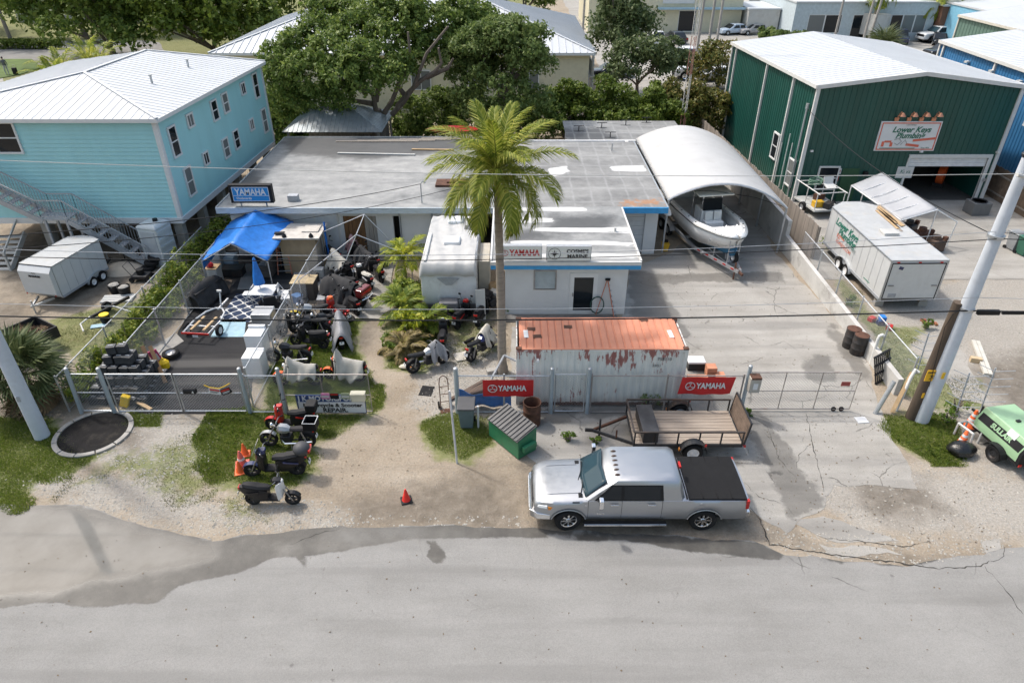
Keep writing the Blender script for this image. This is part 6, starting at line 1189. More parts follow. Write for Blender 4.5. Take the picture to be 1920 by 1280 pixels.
# ---------------- trailers ----------------
def utility_trailer():
    a = W(1180,828,17.25); t = thing('utility_trailer','long open utility trailer with plank deck and raised mesh tailgate','trailer',(4.0,17.2,.008)); L, Wd = 3.62, 1.75; z = .5
    for i in range(11): y = Wd*i/11; MB().box(.05,L-.03,y+.006,y+Wd/11-.006,z,z+.04+.004*(i%3)).build('deck_plank',mat('grey_deck_wood',(.32,.265,.215),.85,var=.25,scale=2,stretch=(.4,6,6),dirt=.4,bmp=.15),t)
    fr = MB()
    for y in (0,Wd): fr.bar((0,y,z-.04),(L,y,z-.04),.06,.1)
    for x in np.linspace(0.03,L-.03,6): fr.bar((x,.03,z-.04),(x,Wd-.03,z-.04),.05,.07)
    fr.build('frame',BLKM,t)
    for y in (0,Wd):
        MB().bar((0,y,z+.52),(L,y,z+.52),.05).build('top_rail',mat('rust_black_paint',(.06,.05,.045),.6,.2,var=.3,dirt=.6,dirtcol=(.2,.08,.035)),t)
        for x in np.linspace(.03,L-.03,6 if y else 6): MB().bar((x,y,z+.01),(x,y,z+.5),.045).build('upright',BLKM,t)
    MB().bar((0,0,z+.52),(0,Wd,z+.52),.05).build('top_rail',MATS['rust_black_paint'],t)
    tg = bpy.data.objects.new('tailgate',None); COL.objects.link(tg); tg.parent = t; lean = .1
    MB().bar((L+.05,.02,z),(L+.05+lean,.02,z+.85),.05).bar((L+.05,Wd-.02,z),(L+.05+lean,Wd-.02,z+.85),.05).bar((L+.05+lean,.02,z+.85),(L+.05+lean,Wd-.02,z+.85),.05).bar((L+.05,0,z),(L+.05,Wd,z),.05).build('gate_frame',BLKM,tg)
    for i in range(5): f0,f1 = i/5+.02,(i+1)/5-.01; MB().add([(L+.05+lean*f0-.02,.06,z+.85*f0),(L+.05+lean*f0-.02,Wd-.06,z+.85*f0),(L+.05+lean*f1-.02,Wd-.06,z+.85*f1),(L+.05+lean*f1-.02,.06,z+.85*f1),(L+.05+lean*f0+.02,.06,z+.85*f0),(L+.05+lean*f0+.02,Wd-.06,z+.85*f0),(L+.05+lean*f1+.02,Wd-.06,z+.85*f1),(L+.05+lean*f1+.02,.06,z+.85*f1)],[(0,1,2,3),(7,6,5,4),(0,4,5,1),(1,5,6,2),(2,6,7,3),(3,7,4,0)]).build('gate_board',mat('dark_board',(.14,.10,.075),.85,var=.3,dirt=.3),tg)
    MB().bar((.05,.15,z-.1),(-1.25,Wd/2,z-.12),.07,.09).build('drawbar',BLKM,t); MB().bar((.05,Wd-.15,z-.1),(-1.25,Wd/2,z-.12),.07,.09).build('drawbar',RUST,t); MB().bar((-1.2,Wd/2,z-.12),(-1.5,Wd/2,z-.1),.09,.09).build('coupler',BLKM,t)
    MB().cyl((-1.0,Wd/2,.02),(-1.0,Wd/2,.85),.035,n=8).box(-1.1,-.9,Wd/2-.1,Wd/2+.1,0,.03).build('jack',BLKM,t); MB().bar((-.5,.42,z-.05),(-.5,.42,z+.25),.05).build('brace',RUST,t)
    for y in (-.18,Wd+.18):
        wheel(t,(1.95,y,.34),.34,.22,mat('white_wheel',(.72,.72,.72),.5,dirt=.3))
        MB().sheet(lambda u,v: (1.95+.44*math.cos(PI*u),y+(v-.5)*.27,.36+.44*math.sin(PI*u)),12,2).build('mudguard',BLKM,t,solid=.015); MB().obox((2.3,y-.14 if y < 0 else y+.14,.72),(.06,.02,.1)).build('reflector',REDL,t)
        MB().obox((1.49,y,.46),(.04,.1,.08)).build('side_marker',AMBER,t)
    for y in (.08,Wd-.08): MB().obox((L+.1,y,z-.1),(.06,.14,.08)).build('tail_light',REDL,t)
    tb = thing('tool_box','long black truck tool box lying across the trailer deck','tool box',(4.55,17.95,.555),.02); MB().box(-.25,.25,-.72,.72,0,.42).build('case',BLKM,tb,bevel=.015); MB().box(-.27,.27,-.74,.74,.42,.47).build('lid',mat('scuffed_black_lid',(.05,.05,.053),.45,.3,var=.3,dirt=.25,dirtcol=(.2,.2,.2)),tb,bevel=.012)
utility_trailer()
def box_trailer(name,label,loc,rz,L,Wd,z0,z1,nose=.5,wx=(.45,),rad=.33,rampface=True,roofm=None):
    t = thing(name,label,'trailer',loc,rz)          # rear (door) face at y=0, nose towards +y
    SK = mat('white_trailer_skin',(.52,.53,.535),.35,var=.04,dirt=.2,dirtcol=(.5,.48,.45)); h = Wd/2
    pl = [(-h,0),(h,0),(h,L-nose),(h*.35,L),(-h*.35,L),(-h,L-nose)]
    MB().prism([(x,y,z0) for x,y in pl],(0,0,z1-z0)).build('body',SK,t,bevel=.03)
    MB().prism([(x*1.004,y,z1-.02) for x,y in pl],(0,0,.045)).build('roof',roofm or mat('trailer_roof',(.40,.41,.415),.5,var=.08,dirt=.5,dirtcol=(.45,.4,.33)),t)
    for s in (-1,1): MB().bar((s*(h+.005),.02,z1),(s*(h+.005),L-nose,z1),.03,.07).build('roof_trim',GALV,t); MB().bar((s*(h+.005),.02,z0+.04),(s*(h+.005),L-nose,z0+.04),.03,.12).build('bottom_trim',GALVD,t)
    for s in (-1,1):
        for k in range(1,int(L/.62)): MB().box(s*(h+.002)-.004,s*(h+.002)+.004,k*.62-.01,k*.62+.01,z0+.1,z1-.05).build('panel_seam',GALV,t)
    for s in (-1,1): MB().bar((s*(h-.04),-.012,z0),(s*(h-.04),-.012,z1),.1,.03).build('corner_post',GALV,t)
    for y in wx:
        for s in (-1,1): wheel(t,(s*(h+.01),y,rad),rad,.2,mat('white_wheel',(.72,.72,.72),.5,dirt=.3),steer=PI/2)
    for s in (-1,1):
        y0,y1 = min(wx)-rad-.1,max(wx)+rad+.1; MB().sheet(lambda u,v: (s*(h-.02+.14*v),y0+(y1-y0)*u,rad+.02+(rad+.12)*math.sin(PI*u)**.5),14,1).build('fender',GALV,t,solid=.015)
    MB().bar((-h*.6,L-nose,z0-.06),(0,L+1.1,z0-.08),.08,.1).bar((h*.6,L-nose,z0-.06),(0,L+1.1,z0-.08),.08,.1).build('drawbar',BLKM,t); MB().cyl((0,L+.9,0),(0,L+.9,z0+.3),.04,n=8).build('jack',GALV,t)
    MB().box(-h*.8,h*.8,.2,L-.6,z0-.15,z0).build('chassis',BLKM,t); return t
p = G(1645,562,.5); q = G(1755,562,.5)
et = box_trailer('enclosed_trailer','long white enclosed trailer with green plumbing lettering beside the fence',((p.x+q.x)/2,p.y,0),.015,7.0,2.55,.5,2.45,.7,(3.3,4.1))
G2 = mat('trailer_green',(.02,.16,.11),.5); R2 = mat('trailer_red',(.6,.16,.09),.5); hx = -1.275-.008
text('Lower Keys',.5,G2,et,(hx,4.3,2.05),(PI/2,0,-PI/2),bold=.014,shear=.3); text('Plumbing',.5,G2,et,(hx,4.1,1.68),(PI/2,0,-PI/2),bold=.014,shear=.3); text('F.I.',.3,R2,et,(hx,4.9,1.45),(PI/2,0,-PI/2),bold=.008); text('AND FIRE',.26,mat('grey_letters',(.3,.33,.33),.6),et,(hx,3.5,1.42),(PI/2,0,-PI/2)); text('LKPKEYS.COM',.26,R2,et,(hx,4.2,1.18),(PI/2,0,-PI/2))
MB().obox((hx,4.5,1.5),(.012,.5,.06),rx=.1).build('stripe',R2,et)
MB().box(hx,hx+.01,1.1,1.7,.76,.8).build('small_print',G2,et)
MB().box(-1.16,1.16,-.03,.0,.6,2.3).build('ramp_door',WHITE,et,bevel=.01); MB().box(-1.2,1.2,-.035,-.005,2.3,2.34).box(-1.2,1.2,-.035,-.005,.56,.6).box(-1.2,-1.16,-.034,-.005,.6,2.3).box(1.16,1.2,-.034,-.005,.6,2.3).build('door_seal',BLACK,et)
for s in (-1,1): MB().bar((s*1.1,-.06,1.25),(s*.85,-.06,1.25),.04).build('door_latch',STEEL,et)
for x in (-.95,0,.95): MB().obox((x,-.04,2.38),(.12,.02,.05)).build('marker_lamp',REDL,et)
MB().box(-.95,-.6,-.045,-.03,.66,.84).build('number_plate',GALVD,et); MB().obox((-.75,-.035,2.1),(.2,.01,.14),ry=.3).build('maker_badge',BLU,et)
q2 = et.location; MB().box(-.35,.35,2.6,3.2,2.47,2.6).build('roof_vent',OFFW,et,bevel=.03)
for i in range(7):
    o = thing('roof_board','long raw board lying on the enclosed trailer roof','board',(q2.x+.75+.07*i-.2*(i%2),q2.y+4.5+.12*i,2.475+.02*(i%3)),-.10+.05*i%.12+.04,group='boards on the trailer roof'); MB().box(-.06,.06,-1.4+.15*(i%3),1.3-.2*(i%2),0,.025).build('plank',WOODB if i%3 else WOOD,o)
for x,y in ((-1.0,.4),(1.0,.4)): o = thing('concrete_block','grey concrete block propping the enclosed trailer corner','block',(q2.x+x,q2.y+y,0),group='blocks under the enclosed trailer'); MB().box(-.2,.2,-.1,.1,0,.2).build('lower_block',CONC,o); MB().box(-.19,.19,-.1,.1,.202,.34).build('upper_block',CONC,o)
p = G(78,552,.45); wt = box_trailer('cargo_trailer','small white cargo trailer with rounded front in the sandy yard',(p.x+.25,p.y,0),-.18,3.9,2.0,.45,2.3,.3,(2.2,2.95),.3); wt.rotation_euler.z = -.2; wt.scale = (.84,.84,.84)
MB().add([(-.98,-.02,2.3),(.98,-.02,2.3),(.98,-.28,2.02),(-.98,-.28,2.02),(-.98,-.3,.75),(.98,-.3,.75),(-.98,-.02,.5),(.98,-.02,.5)],[(0,3,2,1),(3,4,5,2),(4,6,7,5),(0,6,4,3),(1,2,5,7)]).build('sloped_nose',MATS['white_trailer_skin'],wt); MB().bar((-1,-.02,2.31),(1,-.02,2.31),.05,.03).build('nose_seal',BLACK,wt); text('MAGNUM',.16,BLACK,wt,(0,-.31,1.78),(PI/2,0,0),bold=.006); MB().tube([(-.12,-.3,1.95),(-.06,-.31,2.0),(0,-.31,1.95),(.06,-.31,2.0),(.12,-.3,1.95)],.012).build('emblem',BLACK,wt)
MB().bar((-.5,-.1,.42),(0.05,-1.2,.42),.08,.1).bar((.5,-.1,.42),(.05,-1.2,.42),.08,.1).build('drawbar',GALV,wt); MB().cyl((.05,-1.1,0),(.05,-1.1,.75),.04,n=8).build('jack',GALV,wt)
for s in (-1,1): MB().obox((s*.9,-.31,.7),(.06,.02,.08)).build('side_marker',REDL,wt)
# caravan
def caravan():
    a = G(795,573,.5); b = G(893,573,.5); t = thing('travel_trailer','white travel trailer caravan under a wrinkled white roof cover','caravan',((a.x+b.x)/2,a.y,0)); h = 1.2; L = 5.2; SK = mat('caravan_skin',(.62,.64,.66),.4,var=.05,dirt=.25)
    pr = [(0,.55),(-.1,.8),(-.1,2.2),(-.04,2.42),(.1,2.52),(L-.1,2.55),(L,2.4),(L,.55)]
    MB().prism([(-h,y,z) for y,z in pr],(2*h,0,0)).build('body',SK,t,bevel=.04); MB().box(-h+.02,h-.02,-.13,.02,.42,.62).build('lower_panel',mat('dark_grey_panel',(.1,.1,.11),.5),t)
    def fn(u,v):
        x = (u*2-1)*(h+.05); y = -.2+(L+.3)*v; f = max(0,1-v/.035); z = 2.55-.5*f+.02*math.sin(u*21+v*9)+.025*noise.noise((x*2.2,y*2.2,0))+.02*noise.noise((x*5,y*3,4)); e = abs(u*2-1); z -= .3*max(0,(e-.93)/.07); return (x,max(y,-.17)-.03*f,z+.03)
    MB().sheet(fn,44,64).build('roof_cover',mat('white_cover_cloth',(.42,.42,.415),.75,var=.08,bmp=.35,bscale=5,dirt=.2,dirtcol=(.5,.48,.46)),t,smooth=True,solid=.012)
    for y in (1.9,4.3): MB().box(-.35,.4,y,y+.75,2.5,2.72).build('air_conditioner',SK,t,bevel=.08)
    MB().box(.5,.95,3.6,4.1,2.5,2.6).build('roof_hatch',mat('dark_grey_panel',(.1,.1,.11),.5),t); MB().cyl((-1.0,.1,2.6),(-1.0,3.0,2.65),.06,n=8).build('awning_tube',WHITE,t)
    def tri(u,v): return ((u-.5)*(1.0-.75*v), -.16, 1.95-.34*v)
    MB().sheet(tri,8,5).build('front_emblem',GALVD,t,solid=.02)
    for s in (-1,1): MB().tube([(s*.3,-.14,1.9),(s*.42,-.18,1.4),(s*.5,-.5,.65)],.008,4).build('tie_cord',WHITE,t)
    MB().box(-.42,.42,-.75,-.2,.62,1.05).build('propane_cover',mat('grey_vinyl',(.12,.12,.13),.6,bmp=.3),t,bevel=.08); MB().bar((-.7,-.1,.5),(0,-1.2,.5),.09,.1).bar((.7,-.1,.5),(0,-1.2,.5),.09,.1).build('drawbar',BLKM,t); MB().cyl((0,-1.0,0),(0,-1.0,.9),.04,n=8).build('jack',BLKM,t)
    for s in (-1,1):
        for y in (2.4,3.2): wheel(t,(s*1.05,y,.34),.34,.22,GALV,steer=PI/2)
    MB().box(1.24,1.75,-.0+1.2,3.2,.7,2.1).build('slide_out',mat('beige_panel',(.45,.42,.36),.6),t,bevel=.03); MB().box(-1.0,1.0,.2,L-.2,.35,.55).build('chassis',BLKM,t)
caravan()
# boat on trailer
def boat():
    b0 = G(1385,528); a = 0.36; t = thing('motor_boat','white centre console fishing boat on its trailer under the canopy','boat',(b0.x-.05,b0.y,0),.17); L = 7.4; off = .8
    HULL = mat('gelcoat',(.74,.74,.73),.3,var=.03,coat=.4); BT = mat('blue_bottom_paint',(.02,.12,.22),.6)
    def st(f): w_ = max(.05,1.32*min(1,(f/.3))**.48); return off+L*f, w_, 1.05-.55*min(1,f/.3)**.6, 1.78+.28*(1-f)**2
    hullr = []; botr = []; fs = [0,.02,.05,.09,.14,.2,.28,.36,.46,.6,.8,1]
    for f in fs:
        y,w_,k,g = st(f); fr = 1-.35*(1-min(1,f/.35)); c = k+.42*(1-.2*f)
        botr.append([(-w_*.8*fr,y,c),(0,y-.0,k),(w_*.8*fr,y,c)]); hullr.append([(-w_,y-(.25*(1-f)**3),g),(-w_*.93,y,(g+c)/2),(-w_*.8*fr,y,c)]); 
    MB().loft(botr,closed=False).build('hull_bottom',BT,t,smooth=True,solid=.03)
    MB().loft(hullr,closed=False).build('hull_side',HULL,t,smooth=True,solid=.04); MB().loft([[(-x,y,z) for x,y,z in r] for r in hullr],closed=False).build('hull_side',HULL,t,smooth=True,solid=.04)
    # gunwale and foredeck
    for s in (-1,1): MB().loft([[(s*(st(f)[1]+.02),st(f)[0]-.25*(1-f)**3,st(f)[3]+.02),(s*max(.01,st(f)[1]-.22),st(f)[0]+.1*(1-f),st(f)[3]+.05),(s*max(.01,st(f)[1]-.24),st(f)[0]+.1*(1-f),st(f)[3]-.1)] for f in fs],closed=False).build('gunwale',HULL,t,smooth=True,solid=.02)
    MB().tube([(-(st(f)[1]+.03),st(f)[0]-.25*(1-f)**3,st(f)[3]-.06) for f in fs[::-1]]+[((st(f)[1]+.03),st(f)[0]-.25*(1-f)**3,st(f)[3]-.06) for f in fs],.025).build('rub_rail',BLKM,t)
    MB().loft([[(-w_,y,z),(w_,y,z)] for f in (.0,.05,.1,.18) for y,w_,_,g in [st(f)] for z in [g+.03] for w_ in [max(.05,w_-.05)]],closed=False).build('foredeck',HULL,t,solid=.03)
    MB().loft([[(-(st(f)[1]-.2),st(f)[0],1.25),((st(f)[1]-.2),st(f)[0],1.25)] for f in (.16,.25,.4,.7,.99)],closed=False).build('cockpit_floor',mat('grey_gelcoat',(.55,.56,.56),.6),t,solid=.03)
    MB().box(-1.15,1.15,off+L-.06,off+L,.75,1.8).build('transom',HULL,t); 
    for i in range(2): s = -.35+.7*i; o = bpy.data.objects.new('outboard_motor',None); COL.objects.link(o); o.parent = t; MB().obox((s,off+L+.3,1.95),(.42,.6,.7)).build('cowling',mat('outboard_grey',(.1,.11,.13),.35,coat=.4),o,bevel=.1); MB().box(s-.1,s+.1,off+L+.15,off+L+.45,.8,1.65).build('leg',mat('outboard_grey',(.1,.11,.13),.35,coat=.4),o)
    MB().box(-.75,.75,off+1.35,off+2.1,1.27,1.62).build('bow_seat',HULL,t,bevel=.06); MB().box(-.5,.5,off+2.5,off+3.05,1.27,1.75).build('console_seat',HULL,t,bevel=.06)
    for s in (-1,1): MB().obox((s*.24,off+2.85,1.98),(.44,.14,.5),rx=-.15).build('seat_back',mat('vinyl_seat',(.6,.6,.58),.5),t,bevel=.06)
    MB().box(-.55,.55,off+3.05,off+4.0,1.27,2.2).build('console',HULL,t,bevel=.06); MB().obox((0,off+3.1,2.5),(1.05,.05,.62),rx=-.2).build('windscreen',DARKG,t,bevel=.02)
    for sx in (-.5,.5):
        for y in (off+3.15,off+4.3): MB().tube([(sx*1.1,y,1.3),(sx,y+.05,3.05)],.025).build('top_post',CHROME,t)
    MB().box(-.95,.95,off+2.75,off+4.9,3.05,3.12).build('hard_top',mat('cream_gelcoat',(.66,.64,.56),.4),t,bevel=.03)
    for s in (-1,1):
        for f in (.12,.2,.3,.42,.55): y,w_,k,g = st(f); MB().cyl((s*(w_-.1),y,g+.035),(s*(w_-.1),y,g+.06),.04,n=10).build('rod_holder',BLKM,t)
    # its trailer
    tr = thing('boat_trailer','galvanised boat trailer with red reflectors carrying the fishing boat','trailer',(b0.x-.05,b0.y,0),.20); AL = mat('aluminium_beam',(.52,.53,.55),.4,.7)
    for s in (-1,1):
        MB().bar((s*.06,.0,.52),(s*.95,3.0,.52),.08,.16).build('beam',AL,tr); MB().bar((s*.95,3.0,.52),(s*.95,8.6,.52),.08,.16).build('beam',AL,tr)
        for f in (.12,.3,.5,.7,.9): p = Vector((s*.06,0,.53)).lerp(Vector((s*.95,3,.53)),f); MB().obox((p.x+s*.05,p.y,p.z+.02),(.03,.2,.06),rz=-s*.28).build('reflector',REDL,tr)
        for y in (6.0,6.9): wheel(tr,(s*1.16,y,.34),.34,.24,GALV,steer=PI/2)
        MB().sheet(lambda u,v: (s*(1.02+.28*v),5.5+1.9*u,.45+.32*math.sin(PI*u)**.4),12,1).build('fender',AL,tr,solid=.015); MB().bar((s*.55,3.6,.68),(s*.55,8.4,.68),.12,.1).build('bunk',mat('bunk_carpet',(.1,.1,.11),.9),tr)
        MB().bar((s*.06,.05,.5),(s*.5,2.4,.72),.03).build('guide',AL,tr)
    for y in (2.4,4.5,6.4,8.3): MB().bar((-.92,y,.5),(.92,y,.5),.08,.12).build('crossbeam',AL,tr)
    MB().bar((0,-.3,.5),(0,.5,.5),.1,.1).build('coupler',RUST,tr); MB().cyl((-.12,.25,0),(-.12,.25,.9),.04,n=8).build('jack',RUST,tr)
    MB().bar((0,1.1,.55),(0,1.55,1.25),.08).bar((0,1.5,.55),(0,1.55,1.25),.06).build('winch_post',AL,tr); wheel(tr,(.16,1.0,.85),.31,.2,GALV,steer=PI/2,name='spare_wheel')
    la = MB(); 
    for s in (-.28,.28): la.tube([(s,.85,.55),(s,.85,2.0),(s,1.5,2.35),(s,1.7,2.15)],.022)
    for k in range(5): la.tube([(-.28,.85,.7+.27*k),(.28,.85,.7+.27*k)],.018)
    la.build('boarding_ladder',AL,tr); MB().bar((-.9,1.9,1.42),(.9,1.9,1.42),.04,.06).build('guide_bar',AL,tr); MB().bar((-.5,1.85,.6),(-.45,1.9,1.4),.05).bar((.5,1.85,.6),(.45,1.9,1.4),.05).build('guide_post',AL,tr)
boat()
def small_trailers():
    q = G(372,640); t = thing('small_boat_trailer','small galvanised boat trailer with wooden bunks on black paving','trailer',(q.x,q.y,.006),-.1); WT = mat('white_galv',(.6,.61,.62),.5,.3)
    MB().tube([(-.55,-.05,.42),(.55,-.05,.42),(.58,1.0,.42),(.42,1.75,.42),(.15,2.1,.42),(-.15,2.1,.42),(-.42,1.75,.42),(-.58,1.0,.42),(-.55,-.05,.42)],.04).build('frame',WT,t); MB().bar((0,2.0,.42),(0,3.0,.42),.06).build('drawbar',WT,t); MB().bar((0,2.3,.42),(0,2.5,1.1),.05).bar((-.1,2.45,1.1),(.1,2.45,1.1),.08).build('winch_post',WT,t)
    for x in (-.25,.3): MB().bar((x,.1,.5),(x+.04,1.2,.5),.1,.05).build('bunk',WOODB,t)
    MB().bar((-.56,.55,.42),(.56,.55,.42),.05).build('axle',WT,t); MB().box(-.6,.6,-.1,-.05,.38,.46).build('light_bar',REDL,t); MB().box(-.12,.12,-.11,-.1,.26,.37).build('number_plate',TRIM,t)
    for s in (-1,1): wheel(t,(s*.72,.55,.26),.26,.14,WHITE,steer=PI/2)
    q = G(60,660); t = thing('dump_trailer','small black utility trailer heaped with dry brush','trailer',(q.x-.2,q.y,0),-.55); MB().box(-.8,.8,-1.1,1.1,.45,.5).build('floor',BLKM,t)
    for s in (-1,1): MB().box(s*.8-.025,s*.8+.025,-1.1,1.1,.45,.95).build('side_panel',BLKM,t); wheel(t,(s*.95,0,.3),.3,.2,BLKM,steer=PI/2)
    MB().box(-.775,.775,1.05,1.1,.5,.95).build('end_panel',BLKM,t); MB().box(-.775,.775,-1.1,-1.05,.5,.8).build('end_panel',BLKM,t); MB().bar((0,-1.1,.45),(0,-2.1,.42),.07).build('drawbar',BLKM,t)
    rng = np.random.default_rng(2); v,f = leaf_cloud([(rng.uniform(-.6,.6),rng.uniform(-.9,.9),.72,.3,.3,.16) for _ in range(16)],2500,.14,rng,asp=.12); h = mkmesh('brush_heap',v+np.array([q.x-.2,q.y,0]),f,mat('dry_brush',(.20,.13,.08),.9,var=.35)); tag(h,'heap of dry brown brush in the black trailer','brush',kind='stuff')
    q = G(215,590); t = thing('trailer_frame','bare small trailer frame with one fender lying in the yard','trailer',(q.x,q.y,0),-.45); MB().bar((-.3,-.9,.25),(-.3,1.1,.3),.09,.12).build('beam',BLKM,t); MB().bar((-.3,.2,.28),(1.0,.2,.28),.05).build('axle',GALV,t); wheel(t,(-.55,.1,.24),.24,.15,GALV,steer=PI/2); MB().tube([(-.3,-.9,.3),(-.1,-1.5,.3),(.3,-1.7,.15)],.035).build('tongue',WHITE,t)
small_trailers()
def compressor():
    q = G(1932,884); t = thing('air_compressor','pale green towable air compressor with black end grille and stripe','compressor',(q.x,q.y,0),.16); t.scale = (.88,.88,.88); PG = mat('pale_green_paint',(.30,.47,.28),.4,var=.05,coat=.2)
    # rear at y=0 facing the camera, hitch towards +y
    MB().prism([(-.85,0,.55),(.85,0,.55),(.85,0,.95),(.62,0,1.42),(-.62,0,1.42),(-.85,0,.95)],(0,2.2,0)).build('canopy',PG,t,bevel=.04)
    MB().prism([(-.88,-.12,.5),(.88,-.12,.5),(.88,-.12,1.0),(.66,-.12,1.36),(-.66,-.12,1.36),(-.88,-.12,1.0)],(0,.16,0)).build('rear_panel',BLACK,t,bevel=.03)
    for i in range(11): x = -.62+i*.124; MB().box(x-.03,x+.03,-.15,-.12,.72,1.2).build('grille_slat',BLKM,t)
    sl = Vector((-.85,0,.95)); sh = Vector((-.62,0,1.42)); n_ = Vector((-.47,0,.23)).normalized()
    MB().add([sl+n_*.006+Vector((0,.1,0)),sl+n_*.006+Vector((0,2.1,0)),sl.lerp(sh,.6)+n_*.006+Vector((0,2.1,0)),sl.lerp(sh,.6)+n_*.006+Vector((0,.1,0))],[(0,1,2,3)]).build('side_stripe',BLACK,t,solid=.006)
    text('SULLAIR',.26,PG,t,sl.lerp(sh,.3)+n_*.014+Vector((0,1.05,0)),Matrix((Vector((0,-1,0)),(sh-sl).normalized(),n_)).transposed().to_euler(),bold=.01)
    MB().obox(sl.lerp(sh,.72)+n_*.01+Vector((0,.7,0)),(.012,.4,.26),ry=math.atan2(.23,.47)).build('label',TRIM,t)
    for x,y in ((-.1,1.2),(.15,1.0)): MB().obox((x,y,1.45),(.16,.1,.06)).build('lifting_eye',BLKM,t)
    for s in (-1,1): wheel(t,(s*.98,.8,.33),.33,.2,BLKM,steer=PI/2); MB().sheet(lambda u,v: (s*(.86+.26*v),.35+.9*u,.4+.32*math.sin(PI*u)**.5),10,1).build('fender',BLACK,t,solid=.015); MB().obox((s*.8,-.14,.52),(.12,.03,.1)).build('tail_light',REDL,t)
    MB().box(-.8,.8,-.1,2.2,.42,.55).build('chassis',BLKM,t); MB().bar((0,2.2,.5),(0,3.2,.45),.08).build('drawbar',BLKM,t); MB().cyl((.12,2.9,0),(.12,2.9,.8),.04,n=8).build('jack',BLKM,t); MB().box(-.2,.12,-.15,-.14,.46,.58).build('number_plate',TRIM,t)
compressor()
# ================= fences and walls =================
WIRE = mat('fence_wire', (.42,.44,.46), .5, .5, var=.1)
def chain_panel(par, p, q, z0, h, name='wire_mesh', pitch=.085, r=.0032):
    """woven diamond wire: every wire is a real thin prism, joined to one mesh part"""
    p, q = Vector(p), Vector(q); L = (q-p).length; d = (q-p)/L; V = []; F = []; k = 0; nrm = Vector((-d.y,d.x,0)); step = pitch*1.25
    def seg(a0,z_0,a1,z_1,o):
        nonlocal k
        A = p+d*a0+Vector((0,0,z0+z_0))+nrm*o; B = p+d*a1+Vector((0,0,z0+z_1))+nrm*o; dr = (B-A).normalized(); x = nrm*r; y = dr.cross(nrm)*r
        for c in (A,B): V.extend([c+x,c-x*.5+y*.87,c-x*.5-y*.87])
        F.extend([(k,k+1,k+4,k+3),(k+1,k+2,k+5,k+4),(k+2,k,k+3,k+5)]); k += 6
    n = int((L+h)/step)+1
    for s in (1,-1):
        for i in range(n):
            a0 = i*step-h if s > 0 else i*step; a1 = a0+s*h; z_0, z_1 = 0, h       # 45 degree wires
            if s > 0:
                if a0 < 0: z_0 = -a0; a0 = 0
                if a1 > L: z_1 = h-(a1-L); a1 = L
            else:
                if a0 > L: z_0 = a0-L; a0 = L
                if a1 < 0: z_1 = h+a1; a1 = 0
            if z_1-z_0 > .03 and z_0 < h: seg(a0,z_0,a1,z_1,.003*s)
    return mkmesh(name,np.array([tuple(v) for v in V]),np.array(F),WIRE,par)
def fence_run(name,label,pts,h=1.7,z0=0.0,every=2.6,top=True,bottom=True,post_r=.035,mid=False,cat='fence',pm=None):
    t = thing(name,label,cat); pm = pm or GALV
    for (a,b) in zip(pts[:-1],pts[1:]):
        a = Vector((*a[:2],0)); b = Vector((*b[:2],0)); L = (b-a).length; n = max(1,round(L/every))
        for i in range(n+(1 if b.to_tuple()[:2] == tuple(pts[-1][:2]) else 0)):
            p = a.lerp(b,i/n); MB().cyl((p.x,p.y,0),(p.x,p.y,z0+h+.08),post_r,n=8).build('post',pm,t)
        U = Vector((0,0,z0+h)); dl = Vector((0,0,z0+.06))
        if top: MB().cyl(a+U,b+U,.024,n=6).build('top_rail',pm,t)
        if bottom: MB().cyl(a+dl,b+dl,.02,n=6).build('bottom_rail',pm,t)
        if mid: MB().cyl(a+Vector((0,0,z0+h*.5)),b+Vector((0,0,z0+h*.5)),.02,n=6).build('middle_rail',pm,t)
        chain_panel(t,a,b,z0+.06,h-.06)
    return t
FY = 19.5; fx = lambda px: W(px,708,FY).x
def gate(name,label,x0,x1,y,h=1.62,z=.1,rails=(.5,),ups=(),pm=None,rz=0):
    t = thing(name,label,'gate',(x0,y,0),rz); L = x1-x0; pm = pm or GALV
    MB().tube([(0,0,z),(L,0,z),(L,0,z+h),(0,0,z+h),(0,0,z)],.028).build('gate_frame',pm,t)
    for f in rails: MB().cyl((0,0,z+h*f),(L,0,z+h*f),.02,n=6).build('middle_rail',pm,t)
    for f in ups: MB().cyl((L*f,0,z),(L*f,0,z+h),.018,n=6).build('upright',pm,t)
    chain_panel(t,(0,0,0),(L,0,0),z,h); return t
def heavy_post(px,label,h=1.95,r=.07,y=FY): 
    x = fx(px); t = thing('gate_post',label,'post',(x,y,0),group='thick grey gate posts'); MB().cyl((0,0,-.02),(0,0,h),r,n=12).build('pipe',mat('pale_blue_grey_pipe',(.36,.42,.46),.5,.3,var=.15,dirt=.3),t); MB().ell((0,0,h),(r*1.08,r*1.08,r*.8),12,6).build('cap',GALV,t); return t
heavy_post(125,'grey gate post leaning by the corner of the vine hedge').rotation_euler = (0,.05,0)
heavy_post(190,'grey gate post between fence corner and double gate'); heavy_post(452,'grey gate post between double gate and scooter fence'); heavy_post(523,'grey gate post beside the repair sign fence')
gate('corner_gate','short chain link gate between hedge corner and grey post',fx(130),fx(185),FY+.02)
gate('double_gate_leaf','chain link gate leaf in front of the black battery crates',fx(199),fx(322),FY)
gate('double_gate_leaf','chain link gate leaf carrying the black mailbox and warning signs',fx(327),fx(446),FY)
fence_run('short_fence','narrow chain link fence piece between two grey gate posts',[(fx(456),FY),(fx(519),FY)],1.65,every=5)
gate('sign_gate','open chain link gate leaf with the repair sign fixed to it',fx(527),fx(690),FY-.02,rails=(.45,),ups=(.45,),pm=mat('rust_pipe',(.34,.31,.29),.6,.4,var=.2,dirt=.5,dirtcol=(.2,.1,.05)))
heavy_post(855,'grey gate post at the sandy path end of the banner fence',1.95,.08)
